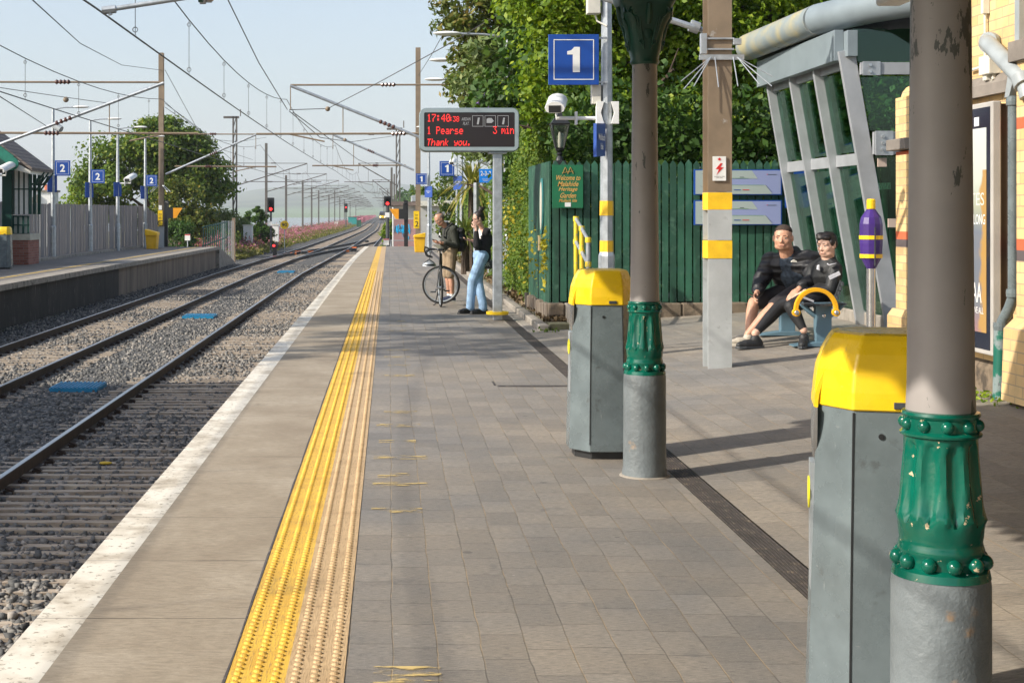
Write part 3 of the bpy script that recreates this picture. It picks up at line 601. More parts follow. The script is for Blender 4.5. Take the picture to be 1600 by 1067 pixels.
# ---- overhead line masts (I section)
def imast(x, y, z0, z1, w=.235, d=.235, cuts=None, name='overhead_line_mast', label='', g='overhead line masts', mats=None):
    o = thing(name, label, 'mast', (x, y, z0), g); cuts = cuts or [(z0, z1, M['brown'], 'mast_section')]
    for a, b, mt, nm in cuts:
        e = .002 if 'band' in nm else 0
        mb = MB()
        if e: mb.box(x - w / 2 - e, x + w / 2 + e, y - d / 2 - e, y + d / 2 + e, a, b)
        else:
            mb.box(x - w / 2, x + w / 2, y - d / 2, y - d / 2 + .014, a, b); mb.box(x - w / 2, x + w / 2, y + d / 2 - .014, y + d / 2, a, b); mb.box(x - .006, x + .006, y - d / 2 + .014, y + d / 2 - .014, a, b)
        mb.build(nm, mt, o)
    return o
X0, Y0 = 3.265, 14.15; g0 = gz(3.265)
nm = imast(X0, Y0, g0 - .02, 9.0, .235, .24, [(g0 - .02, 1.16, M['mastgrey'], 'lower_section'), (1.165, 1.34, M['yellow2'], 'yellow_band'), (1.345, 1.64, M['mastgrey'], 'middle_section'), (1.645, 1.815, M['yellow2'], 'yellow_band'), (1.82, 9.0, M['brown'], 'upper_section')],
           label='wide brown and grey steel mast with two yellow bands on the forecourt')
ms = MB(); ms.box(X0 - .075, X0 + .055, Y0 - .137, Y0 - .128, 1.93, 2.17); wsn = ms.build('warning_sign', M['white'], nm)
ms = MB(); lx, lz = X0 - .01, 2.05; ms.prism([(lx + .012, lz + .055), (lx - .038, lz - .005), (lx - .006, lz - .008), (lx - .03, lz - .062), (lx + .04, lz + .012), (lx + .008, lz + .012), (lx + .03, lz + .05)], 'y', Y0 - .1395, Y0 - .1375)
ms.prism([(lx - .02, lz + .09), (lx + .02, lz + .09), (lx, lz + .108)], 'y', Y0 - .1395, Y0 - .1375); ms.box(lx - .01, lx + .01, Y0 - .1395, Y0 - .1375, lz + .08, lz + .09); ms.build('lightning_symbol', M['red'], wsn)
q = text_mb('DANGER LIVE WIRES\nKEEP CLEAR', .02, frontM(lx, Y0 - .1385, lz - .085), width=.105); q.build('lettering', M['black'], wsn)
# clamp brackets and anti-climb spikes
ms = MB()
for zc in (3.33, 3.225): ms.cbox((X0, Y0 - .135, zc), (.27, .02, .018))

ms.cbox((X0 - .165, Y0 - .12, 3.28), (.06, .06, .2)); ms.cbox((X0 + .165, Y0 - .12, 3.3), (.08, .06, .06)); ms.build('clamp_bracket', M['galv'], nm, bevel=.003)
zb = 3.145; ms = MB(); ms.box(X0 - .21, X0 + .23, Y0 - .155, Y0 - .13, zb - .025, zb + .025); ms.build('spike_bar', M['galv'], nm)
for a, b, c_ in ((-.1, -.42, -.25), (-.1, -.40, -.33), (-.06, -.06, -.31), (.12, .13, -.3), (.16, .48, -.2), (.16, .46, -.3), (.16, .34, -.28), (-.1, -.3, -.3)):
    ms = MB(); ms.tube([(X0 + a, Y0 - .16, zb), (X0 + b, Y0 - .16 - abs(c_) * .5, zb + c_)], .0055, 6); ms.build('spike', M['galv'], nm)

# ---- galvanised lamp posts
def lamp_post(x, y, h, z0, label, arm=-.85, side=-1, sign=None, cctv=False, small=None, g='galvanised lamp posts', r=.07, band=False):
    o = thing('lamp_post', label, 'lamp post', (x, y, z0), g)
    mb = MB(); mb.lathe([(r * 1.25, 0), (r * 1.25, 1.15), (r, 1.2), (r * .9, 2.6), (r * .6, h)], (x, y, z0), 8); mb.build('pole', M['galv'], o)
    mb = MB(); mb.tube([(x, y, z0 + h - .02), (x + arm * .4, y, z0 + h + .04), (x + arm, y, z0 + h + .06)], .025, 8); mb.build('arm', M['galv'], o)
    mb = MB(); mb.ball((x + arm * .72 if abs(arm) < 1 else x + arm, y, z0 + h + .06), (.3, .12, .05), 14, 8); mb.build('lamp_head', M['white'], o, smooth=True)
    if sign:
        tx_, sx, sz, ss_ = sign; e = .028; mb = MB(); mb.box(sx - ss_ / 2, sx + ss_ / 2, y - .1 - e, y - .1, sz - ss_ / 2, sz + ss_ / 2); s_ = mb.build('platform_sign', M['blue'], o, bevel=.004)
        k = ss_ / 2 * .8; wd = ss_ * .016; yf = y - .1 - e - .003; mb = MB()
        for a, b, c_, d_ in ((-k, k, k - wd, k), (-k, k, -k, -k + wd), (-k, -k + wd, -k + wd, k - wd), (k - wd, k, -k + wd, k - wd)): mb.box(sx + a, sx + b, yf, yf + .002, sz + c_, sz + d_)
        mb.build('white_border', M['white'], s_)
        if tx_ == '1': mb = MB(); u = ss_ * .5; mb.prism([(sx + .02 * u, sz + .5 * u), (sx + .24 * u, sz + .5 * u), (sx + .24 * u, sz - .5 * u), (sx - .04 * u, sz - .5 * u), (sx - .04 * u, sz + .2 * u), (sx - .26 * u, sz + .2 * u), (sx - .26 * u, sz + .33 * u), (sx - .1 * u, sz + .37 * u)], 'y', yf - .001, yf + .002)
        else: mb = text_mb(tx_, ss_ * .5, frontM(sx, yf - .0005, sz), bold=.03)
        mb.build('numeral', M['white'], s_)
        mb = MB(); mb.box(min(sx, x), max(sx, x), y - .1, y - .08, sz + ss_ * .42, sz + ss_ * .42 + .02); mb.box(min(sx, x), max(sx, x), y - .1, y - .08, sz - ss_ * .42 - .02, sz - ss_ * .42); mb.build('sign_bracket', M['galv'], o)
    if small:
        sx, sz, sh = small; mb = MB(); mb.box(sx - .012, sx + .012, y - .3, y + .05, sz - sh / 2, sz + sh / 2)
        Mr = Matrix.Translation((sx, y, 0)) @ Matrix.Rotation(R(58 * (1 if sx < x else -1)), 4, 'Z') @ Matrix.Translation((-sx, -y, 0)); mb.v = [tuple(Mr @ Vector(v)) for v in mb.v]; s2 = mb.build('name_sign', M['blue'], o)
        sd = -1
        Mt = Mr @ (leftM(sx - .016, y - .12, sz) if True else None); q = text_mb('Mullach\nIde', sh * .2, Mt, width=.2); q.build('lettering', M['white'], s2)
    return o
def cctv(x, y, z, label, tx, s=1.0):
    o = thing('security_camera', label, 'camera', (x, y, z), 'white security cameras on poles'); L = .3 * s
    mb = MB(); n = 12; rings = []
    for yy, k in ((-L, .95), (-L * .9, 1), (L * .8, 1), (L * .9, .8)):
        rings.append([(x + .1 * s * k * math.cos(2 * math.pi * i / n) * 1.1, y + yy, z + .075 * s * k * (math.sin(2 * math.pi * i / n) if math.sin(2 * math.pi * i / n) > 0 else max(math.sin(2 * math.pi * i / n), -.75)) ) for i in range(n)])
    Mr = Matrix.Translation((x, y, z)) @ Matrix.Rotation(R(-10), 4, 'Z') @ Matrix.Rotation(R(14), 4, 'X') @ Matrix.Translation((-x, -y, -z)); mb.loft(rings); mb.v = [tuple(Mr @ Vector(v)) for v in mb.v]; mb.build('housing', M['white'], o, smooth=True)
    mb = MB(); mb.box(x - .065 * s, x + .065 * s, y - L - .006, y - L + .01, z - .045 * s, z + .03 * s); mb.v = [tuple(Mr @ Vector(v)) for v in mb.v]; mb.build('lens_window', M['black'], o)
    mb = MB(); mb.tube([(x, y, z - .07 * s), (x, y, z - .16 * s), (tx, y, z - .16 * s)], .02 * s, 8); mb.cbox((x + (tx - x) * .45, y, z - .16 * s), (.02, .1 * s, .14 * s)); mb.build('bracket_arm', M['white'], o)
    return o
PX, PY = 2.37, 15.5
lp = lamp_post(PX, PY, 5.6, .0, 'near galvanised pole carrying the big blue platform 1 sign and camera', arm=-.9, sign=('1', at(896, 94, 15.4).x, at(896, 94, 15.4).z, .545), small=None, r=.072)
mb = MB()
for a, b, in ((314, 337), (376, 402)): za, zb_ = at(0, b, 15.5).z, at(0, a, 15.5).z; mb = MB(); mb.lathe([(.076, za), (.074, zb_)], (PX, PY, 0), 8); mb.build('yellow_band', M['yellow2'], lp)
mb = MB(); c0 = at(931, 148, 15.5); mb.cbox((c0.x, PY, c0.z), (.1, .12, .21)); mb.build('junction_box', M['cream'], lp, bevel=.006)
mb = MB(); c0 = at(927, 11, 15.5); mb.cbox((c0.x, PY, c0.z + .1), (.14, .14, .36)); c1 = at(930, 24, 15.5); mb.tube([(c1.x, PY, c1.z), (c1.x + .02, PY - .02, c1.z - .07), (c1.x + .12, PY - .06, c1.z - .13)], .012, 6); mb.build('junction_box', M['cream'], lp, bevel=.006)
mb = MB(); zc = at(0, 177, 15.5).z
for s_ in (-1, 1): mb.prism([(PX + s_ * .12, zc + .12), (PX + s_ * .04, zc + .12), (PX + s_ * .075, zc), (PX + s_ * .04, zc - .12), (PX + s_ * .12, zc - .12)], 'y', PY - .09, PY + .0)
mb.build('camera_clamp', M['white'], lp)
# angled blue sign under the camera
sg = MB(); a = at(921, 247, 15.4); b = at(943, 193, 15.4); d_ = .32
sg.add([(a.x, 15.1, a.z), (b.x - .01, 15.42, a.z + .02), (b.x - .01, 15.42, b.z), (a.x, 15.1, b.z - .02), (a.x + .03, 15.08, a.z), (b.x + .02, 15.4, a.z + .02), (b.x + .02, 15.4, b.z), (a.x + .03, 15.08, b.z - .02)], [(0, 1, 2, 3), (7, 6, 5, 4), (0, 4, 5, 1), (1, 5, 6, 2), (2, 6, 7, 3), (3, 7, 4, 0)]); s2 = sg.build('name_sign', M['blue'], lp)
v_ = Vector((b.x - .01 - a.x, .32, 0)).normalized(); Mt = Matrix(((v_.x, 0, v_.y, (a.x + b.x) / 2 + .034), (v_.y, 0, -v_.x, 15.23), (0, 1, 0, (a.z + b.z) / 2 - .02), (0, 0, 0, 1)))
q = text_mb('Mullach\nIde', .17, Mt, width=.25, bold=.02); q.build('lettering', M['white'], s2)
c0 = at(871, 161, 15.4); cctv(c0.x, 15.5, c0.z, 'white hooded camera above the black lantern, on the near pole', PX - .07)

# more poles of the near platform
def sgn(px, py, d): p = at(px, py, d); return p.x, p.z
x_, z_ = sgn(793, 275, 29.6)
lp2 = lamp_post(2.46, 29.6, 5.3, 0, 'galvanised lamp post against the hedge, with the bright blue 2-3 sign', arm=-1.25, r=.085)
c0 = at(759, 275, 29.4); mb = MB(); mb.box(c0.x - .135, c0.x + .135, 29.38, 29.4, c0.z - .14, c0.z + .14); s2 = mb.build('platform_sign', M['blue2'], lp2)
q = text_mb('2-3-2', .1, frontM(c0.x, 29.376, c0.z + .05), width=.22, bold=.02); q.build('numeral', M['white'], s2)
q = text_mb('EMERGENCY\nASSEMBLY', .05, frontM(c0.x, 29.376, c0.z - .085), width=.15); q.build('lettering', M['white'], s2)
mb = MB(); mb.lathe([(.06, 0), (.055, c0.z - .14)], (at(744, 0, 29.4).x, 29.4, 0), 8); mb.build('sign_post', M['galv'], s2)
lamp_post(2.55, 35.6, 5.4, 0, 'galvanised lamp post hidden to its lamp head behind the hedge', arm=-1.25, r=.07)
lamp_post(2.5, 40.2, 5.35, 0, 'farthest of the three lamp heads poking out of the conifer', arm=-1.2, r=.07)
x_, z_ = sgn(659, 279, 57); lamp_post(1.62, 58, 5.1, 0, 'slim pole with small platform 1 sign behind the yellow grit bin', arm=-.3, sign=('1', x_, z_, .44), small=(1.5, at(0, 300, 58).z, .45), r=.07)
x_, z_ = sgn(699, 263, 51.5); lp3 = lamp_post(2.65, 52, 5.2, 0, 'pole with platform 1 sign and white camera above the hut roof', arm=-.3, sign=('1', x_, z_, .54), small=(2.4, at(0, 286, 52).z, .5), r=.075)
c0 = at(709, 251, 50); cctv(c0.x, 50.8, c0.z, 'small white camera above the second platform 1 sign', c0.x + .3)
lamp_post(2.9, 61, 5.2, 0, 'thin pole left of the palm plant with no sign', arm=-.3, r=.05)
# ---- information display
dp = thing('information_display', 'red dot matrix departure display in a rounded grey case on a post', 'display', (1.64, 21.5, 0))
y_ = 21.4; c0 = at(733.5, 203, y_); W, H = 1.505, .66
def rrect(cx, cz, w, h, r, y, n=5):
    pts = []
    for (sx, sz, a0) in ((1, 1, 0), (-1, 1, 90), (-1, -1, 180), (1, -1, 270)):
        for i in range(n + 1): a = R(a0 + 90 * i / n); pts.append((cx + sx * (w / 2 - r) + r * math.cos(a), y, cz + sz * (h / 2 - r) + r * math.sin(a)))
    return pts
mb = MB(); mb.loft([rrect(c0.x, c0.z, W - .02, H - .02, .09, y_), rrect(c0.x, c0.z, W, H, .1, y_ + .02), rrect(c0.x, c0.z, W, H, .1, y_ + .26), rrect(c0.x, c0.z, W - .04, H - .04, .09, y_ + .29)]); mb.build('case', paint('display_case_grey', (.2, .25, .26), .35, .08, 5, .03), dp, smooth=True)
mb = MB()
for (w1, h1, w2, h2, yy, z_) in ((W - .03, H - .03, W - .14, H - .14, y_ - .012, 0),):
    A = rrect(c0.x, c0.z, w1, h1, .085, yy); B = rrect(c0.x, c0.z, w2, h2, .02, yy); B2 = rrect(c0.x, c0.z, w2, h2, .02, yy + .02); n = len(A)
    mb.add(A + B + B2 + rrect(c0.x, c0.z, w1, h1, .085, yy + .014), [(i, (i + 1) % n, n + (i + 1) % n, n + i) for i in range(n)] + [(n + i, n + (i + 1) % n, 2 * n + (i + 1) % n, 2 * n + i) for i in range(n)] + [(i, 3 * n + i, 3 * n + (i + 1) % n, (i + 1) % n) for i in range(n)])
mb.build('bezel', paint('display_bezel', (.3, .36, .37), .3, .06, 5, .03), dp)
t = NT('display_glass'); M['disp'] = t.out(col=(.028, .022, .022), rough=.22); mb = MB(); mb.add([(c0.x - .69, y_ - .002, c0.z - .265), (c0.x + .69, y_ - .002, c0.z - .265), (c0.x + .69, y_ - .002, c0.z + .265), (c0.x - .69, y_ - .002, c0.z + .265)], [(0, 1, 2, 3)]); mb.build('screen', M['disp'], dp)
mb = MB(); yl = y_ - .006; S = y_ / F
def W2(px, py): p = at(px, py, y_); return p.x, p.z
x1, z1 = W2(668, 179.5); xe = led(mb, '17:40', x1, z1, yl, .0121, pitch=5.9, pz=.0165); led(mb, ':38', xe - .02, z1 - .032, yl, .0086, pitch=5.8, pz=.0115); mb.build('led_time', M['red_led'], dp); mb = MB()
x1, z1 = W2(668, 199); led(mb, '1 Pearse', x1, z1, yl, .0115, pz=.0165); mb.build('led_destination', M['red_led'], dp); mb = MB(); x1, z1 = W2(771, 198.5); led(mb, '3 min', x1, z1, yl, .0116, pitch=5.5, pz=.0165); mb.build('led_minutes', M['red_led'], dp); mb = MB()
x1, z1 = W2(667, 218); led(mb, 'Thank you.', x1, z1, yl, .0115, .22, pitch=5.9, pz=.0148); mb.build('led_message', M['red_led'], dp)
M['dimtxt'] = paint('display_print', (.4, .4, .4), .5, .05); x1, z1 = W2(728, 190); q = text_mb('ARDAN\nPLAT.', .115, frontM(x1, yl, z1), .001, .3, width=.14); q.build('lettering', M['dimtxt'], dp)
for i, (px, ic) in enumerate(((746.5, '1'), (766, 'train'), (786, 'i'))):
    x1, z1 = W2(px, 189.5); mb = MB(); k = .083; wd = .006
    for a, b, c_, d_ in ((-k, k, k - wd, k), (-k, k, -k, -k + wd), (-k, -k + wd, -k + wd, k - wd), (k - wd, k, -k + wd, k - wd)): mb.box(x1 + a, x1 + b, yl - .001, yl + .001, z1 + c_, z1 + d_)
    if ic == 'train': mb.prism([(x1 - .055, z1 - .03), (x1 - .055, z1 + .03), (x1 - .03, z1 + .045), (x1 + .02, z1 + .045), (x1 + .055, z1 + .0), (x1 + .02, z1 - .03)], 'y', yl - .001, yl + .001); mb.build('train_symbol', M['dimtxt'], dp)
    else:
        o_ = mb.build('symbol_box', M['dimtxt'], dp); q = text_mb(ic, .1, frontM(x1, yl - .001, z1), .001, .12, width=.045, bold=.03); q.build('lettering', M['dimtxt'], o_)
mb = MB(); mb.box(1.57, 1.71, 21.45, 21.6, 0, c0.z - H / 2 + .01); mb.box(1.5, 1.78, 21.42, 21.66, c0.z - H / 2 - .03, c0.z - H / 2); mb.build('post', M['galv'], dp, bevel=.012)
mb = MB(); mb.lathe([(.155, .085), (.17, .09), (.17, .128), (.155, .132), (.05, .132)], (1.64, 21.52, 0), 28); mb.build('warning_ring', M['yellow'], dp, smooth=True)
# ---- green picket fence
fn = thing('picket_fence', 'dark green pointed timber fence along the back of the forecourt', 'fence', (4, 20.5, .1))
FZ0, FZ1 = .33, 2.38
def picket(mb, x, y, z0, z1, w, along='x', t_=.022):
    pr = [(-w / 2, z0), (w / 2, z0), (w / 2, z1 - .06), (0, z1), (-w / 2, z1 - .06)]
    if along == 'x': mb.prism([(x + a, b) for a, b in pr], 'y', y, y + t_)
    else: mb.prism([(y + a, b) for a, b in pr], 'x', x, x + t_)
x = 2.40; i = 0
while x < 7.9:
    mb = MB(); picket(mb, x, 20.5 + random.uniform(-.006, .006), FZ0 + random.uniform(-.02, .02), FZ1 + random.uniform(-.015, .015), .092); mb.build('picket', M['green'], fn); x += .112 + (.001 * (i % 3)); i += 1
mb = MB(); mb.box(2.4, 7.9, 20.528, 20.57, .75, .84); mb.box(2.4, 7.9, 20.528, 20.57, 1.95, 2.04); mb.build('fence_rail', M['green'], fn)
for xx in (3.2, 5.2, 7.2): mb = MB(); mb.box(xx, xx + .1, 20.575, 20.67, .1, 2.3); mb.build('fence_post', M['green'], fn)
f2 = thing('boarded_fence_side', 'green close boarded fence return facing the track, with an oval plaque', 'fence', (2.35, 21.8, .2))
y = 20.53
while y < 23.0:
    mb = MB(); mb.box(2.31 - (y - 20.5) * .02, 2.335 - (y - 20.5) * .02, y, y + .145, .3, 2.36 + .01 * random.random()); mb.build('board', M['green'], f2); y += .149
mb = MB(); mb.lathe([(.0, 0), (1, 0), (1, .02), (0, .02)], (0, 0, 0), 24, Matrix.Translation((2.29, 21.25, 1.72)) @ Matrix.Rotation(R(-90), 4, 'Y') @ Matrix.Diagonal((.42, .17, 1, 1))); pq = mb.build('oval_plaque', paint('plaque_teal', (.05, .2, .2), .4, .2), f2)
mb = MB(); mb.lathe([(.0, 0), (1, 0), (1, .006), (0, .006)], (0, 0, 0), 24, Matrix.Translation((2.269, 21.25, 1.72)) @ Matrix.Rotation(R(-90), 4, 'Y') @ Matrix.Diagonal((.36, .125, 1, 1))); mb.build('plaque_face', paint('plaque_cream', (.5, .48, .4), .5, .1), pq)
mb = MB(); mb.box(2.27, 2.3, 21.5, 21.72, 1.05, 1.28); mb.build('small_notice', paint('notice_buff', (.4, .3, .15), .6, .2), f2)
# heritage garden sign
wg = thing('garden_sign', 'green board reading Welcome to Malahide Heritage Garden on the picket fence', 'sign', (2.57, 20.42, 1.7))
a = at(863, 325, 20.42); b = at(911, 258, 20.42); mb = MB(); mb.box(a.x, b.x, 20.42, 20.45, a.z, b.z); mb.build('board', paint('sign_green', (.012, .14, .06), .45, .1, 5, .03), wg)
M['gold'] = paint('gold_lettering', (.65, .38, .1), .5, .1); cx = (a.x + b.x) / 2
for s_, py in (('Welcome to', 278), ('Malahide', 287.5), ('Heritage', 296.5), ('Garden', 305.5), ('Mullach Ide', 313.5)):
    z = at(0, py, 20.42).z; ww = {'Welcome to': .345, 'Malahide': .3, 'Heritage': .27, 'Garden': .23, 'Mullach Ide': .26}[s_]; text_mb(s_, .074 if py < 310 else .045, frontM(cx, 20.417, z), font_shear=.35, width=ww, bold=.012).build('lettering', M['gold'], wg)
mb = MB(); z = at(0, 267, 20.42).z
for dx in (-.035, .04): mb.beam((cx + dx - .04, 20.416, z - .045), (cx + dx, 20.416, z + .05), .016, .004); mb.beam((cx + dx + .04, 20.416, z - .045), (cx + dx, 20.416, z + .05), .016, .004)
mb.beam((cx - .08, 20.416, z - .03), (cx + .085, 20.416, z - .005), .012, .004); mb.build('emblem', M['gold'], wg)
mb = MB(); z = at(0, 320, 20.42).z; mb.box(cx - .04, cx + .045, 20.415, 20.419, z - .03, z + .03); mb.build('small_label', M['white'], wg)
# lantern
ln = thing('garden_lantern', 'black four sided lantern on a post behind the garden sign', 'lantern', (2.47, 20.75, 0))
lx, ly = at(874.5, 0, 20.75).x, 20.75; mb = MB(); lz_ = -.21; mb.box(lx - .085, lx + .085, ly - .085, ly + .085, .2, 2.38); mb.lathe([(.06, 2.38), (.05, 2.42), (.03, 2.45), (.045, 2.48), (.03, 2.50), (.06, 2.53), (.065, 2.55)], (lx, ly, 0), 12); mb.build('post', M['black'], ln)
def sq(h, z): return [(lx - h, ly - h, z), (lx + h, ly - h, z), (lx + h, ly + h, z), (lx - h, ly + h, z)]
mb = MB(); mb.loft([sq(.05, 2.55), sq(.06, 2.57)]); mb.loft([sq(.13, 2.90), sq(.14, 2.92), sq(.12, 2.94), sq(.08, 3.00), sq(.05, 3.02), sq(.035, 3.04), sq(.03, 3.08)])
for sx, sy in ((-1, -1), (1, -1), (1, 1), (-1, 1)): mb.beam((lx + sx * .055, ly + sy * .055, 2.56), (lx + sx * .125, ly + sy * .125, 2.91), .014, .014)
mb.build('lantern_frame', M['black'], ln); mb = MB(); mb.loft([sq(.052, 2.57), sq(.12, 2.90)], cap=False); mb.build('lantern_glass', glass_mat('lantern_pane', (.75, .75, .68), .15), ln)
mb = MB(); mb.lathe([(.02, 2.57), (.028, 2.66), (.02, 2.77), (.01, 2.80)], (lx, ly, 0), 10); mb.build('bulb', M['white'], ln, smooth=True)
# low walls below the fence
M['stonew'] = paint('old_sandstone', (.17, .13, .09), .9, .35, 3, .6, spot=(.07, .055, .04), st=(.5, .62), ss=5, bs=12, bd=.02)
t = NT('old_timber_sleeper'); n1 = t.noise(7, t.map(t.pos(), (1, 6, .3)), 5); M['oldtimber'] = t.out(col=t.ramp(n1, (.3, (.06, .045, .035)), (.55, (.17, .135, .10)), (.8, (.28, .23, .18))), rough=.9)
mb = MB(); x = 2.85
while x < 7.9: 
    w_ = random.uniform(.35, .6); mb.box(x, x + w_ - .012, 20.36 + random.uniform(0, .02), 20.7, -.05, .335 + random.uniform(-.01, .01)); x += w_
lw = mb.build('stone_plinth_wall', M['stonew'], bevel=.02); tag(lw, 'low mossy stone plinth wall under the green picket fence', 'wall', kind='thing')
tw = thing('timber_retaining_wall', 'weathered upright timber blocks retaining the fence corner beside the soil', 'wall', (2.4, 21, 0))
y = 20.28
while y < 23.4:
    w_ = random.uniform(.2, .34); mb = MB(); mb.box(2.24 - .02 * random.random(), 2.42, y, y + w_ - .015, .03, .31 + random.uniform(-.02, .02)); mb.build('timber_block', M['oldtimber'], tw, bevel=.012); y += w_
sb = thing('stone_corner_wall', 'rough stone wall end beneath the fence beside the yellow handrail', 'wall', (2.6, 20.2, 0))
for (xa, xb, za, zb_) in ((2.26, 2.5, .16, .34), (2.26, 2.42, -.02, .14), (2.44, 2.64, -.02, .12), (2.52, 2.86, .14, .34), (2.66, 2.86, -.02, .12)):
    mb = MB(); mb.box(xa, xb - .01, 20.12, 20.3, za, zb_); mb.build('stone', M['stonew'], sb, bevel=.025)
# ramp block with yellow handrail
rb = MB(); rb.prism([(19.0, -.02), (19.0, .12), (19.35, .3), (20.3, .34), (20.3, -.02)], 'x', 2.5, 2.72); tag(rb.build('ramp_kerb_wall', M['kerb'], bevel=.015), 'short concrete ramp kerb wall at the foot of the yellow handrail', 'kerb wall', kind='thing')
hr = thing('handrail', 'handrail with yellow posts and grey rails beside the green fence', 'handrail', (2.6, 19.5, .1))
M['hry'] = paint('handrail_yellow', (.72, .52, .03), .45, .15, 8, .1, spot=(.3, .3, .25), st=(.62, .7), ss=14)
PP = [(at(900, 0, 19.9).x, 19.9, at(0, 342, 19.9).z), (at(909, 0, 19.3).x, 19.3, at(0, 357, 19.3).z), (at(919, 0, 18.7).x, 18.7, at(0, 375, 18.7).z)]
for (a_, b_, c_), mt in zip(PP, (M['hry'], M['hry'], M['galv'])):
    mb = MB(); mb.tube([(a_, b_, .05), (a_, b_, c_)], .032, 10); mb.ball((a_, b_, c_), .036); po = mb.build('post', mt, hr, smooth=True)
    for k in (.0, -.32):
        mb = MB(); mb.lathe([(.04, c_ + k - .035), (.042, c_ + k), (.04, c_ + k + .035)], (a_, b_, 0), 10); mb.build('joint_collar', M['hry'], po)
for k in (0, -.32):
    mb = MB(); mb.tube([(a_, b_, c_ + k) for a_, b_, c_ in PP], .026, 10); mb.build('rail', M['galv'], hr, smooth=True)
mb = MB(); mb.tube([(PP[2][0], 18.7, .05), (PP[2][0], 18.7, .75)], .036, 10); mb.build('yellow_sleeve', M['hry'], hr)
# line diagram boards on the fence
t = NT('map_pale_green'); M['mapg'] = t.out(col=(.36, .42, .40), rough=.35); t = NT('map_lilac'); M['mapl'] = t.out(col=(.27, .31, .52), rough=.35); M['line_g'] = paint('map_line_green', (.15, .33, .17), .5, 0); M['line_d'] = paint('map_line_dark', (.10, .12, .14), .5, 0)
for nmb, (ya, yb) in enumerate(((265, 305), (313, 352))):
    D = 20.43; a = at(1084.5, yb, D); b = at(1222, ya, D); o = thing('line_diagram_board', ('upper' if nmb == 0 else 'lower') + ' of the two wide pale diagram boards in blue frames on the fence', 'notice board', (a.x, D, a.z), 'diagram boards on the fence')
    mb = MB(); mb.box(a.x, b.x, D, D + .035, a.z, b.z); mb.build('blue_frame', M['blue'], o, bevel=.004); x0, x1, z0, z1 = a.x + .02, b.x - .02, a.z + .015, b.z - .015; hh = z1 - z0; ww = x1 - x0
    mb = MB(); mb.box(x0, x1, D - .003, D - .0005, z0, z1); pan = mb.build('lilac_panel', M['mapl'], o)
    mb = MB(); mb.prism([(x0, z0), (x0 + .9 * ww, z0), (x0 + .82 * ww, z0 + .38 * hh), (x0, z0 + .38 * hh)], 'y', D - .005, D - .0035); mb.prism([(x0, z0 + .65 * hh), (x0 + .73 * ww, z0 + .65 * hh), (x0 + .66 * ww, z1), (x0, z1)], 'y', D - .005, D - .0035); mb.box(x0, x0 + .16 * ww, D - .0055, D - .004, z0, z1); mb.build('land_area', M['mapg'], pan)
    mb = MB(); mb.box(x0 + .35 * ww, x0 + .8 * ww, D - .007, D - .0055, z0 + .37 * hh, z0 + .385 * hh); mb.box(x0 + .3 * ww, x0 + .62 * ww, D - .007, D - .0055, z0 + .66 * hh, z0 + .675 * hh); mb.build('green_line', M['line_g'], pan)
    mb = MB(); mb.beam((x0 + .07 * ww, D - .006, z1 - .04), (x0 + .14 * ww, D - .006, z0 + .72 * hh), .006, .002); mb.beam((x0 + .05 * ww, D - .006, z0 + .35 * hh), (x0 + .12 * ww, D - .006, z0 + .22 * hh), .006, .002); mb.beam((x0 + .82 * ww, D - .007, z0 + .38 * hh), (x0 + .9 * ww, D - .007, z0 + .02), .006, .002); mb.box(x0 + .52 * ww, x0 + .57 * ww, D - .007, D - .0055, z0 + .7 * hh, z0 + .73 * hh); mb.box(x0 + .85 * ww, x0 + .95 * ww, D - .007, D - .0055, z0 + .82 * hh, z0 + .84 * hh); mb.build('map_marks', M['line_d'], pan)
    mb = MB(); mb.box(x0 + .45 * ww, x0 + .53 * ww, D - .009, D - .0075, z0 + .16 * hh, z0 + .19 * hh); mb.build('key_blue', M['blue'], pan); mb = MB(); mb.box(x0 + .55 * ww, x0 + .63 * ww, D - .009, D - .0075, z0 + .16 * hh, z0 + .19 * hh); mb.box(x0 + .835 * ww, x0 + .845 * ww, D - .009, D - .0075, z0 + .82 * hh, z0 + .85 * hh); mb.build('key_red', M['red'], pan)
a = at(1227, 325, 20.43); b = at(1236, 288, 20.43); mb = MB(); mb.box(a.x, b.x + .25, 20.43, 20.46, b.z - .05, b.z + .3); mb.box(a.x, b.x + .25, 20.425, 20.455, a.z, b.z - .05); tag(mb.build('fence_notice', [M['blue']]), 'blue notice on the fence partly hidden by the shelter leg', 'notice')
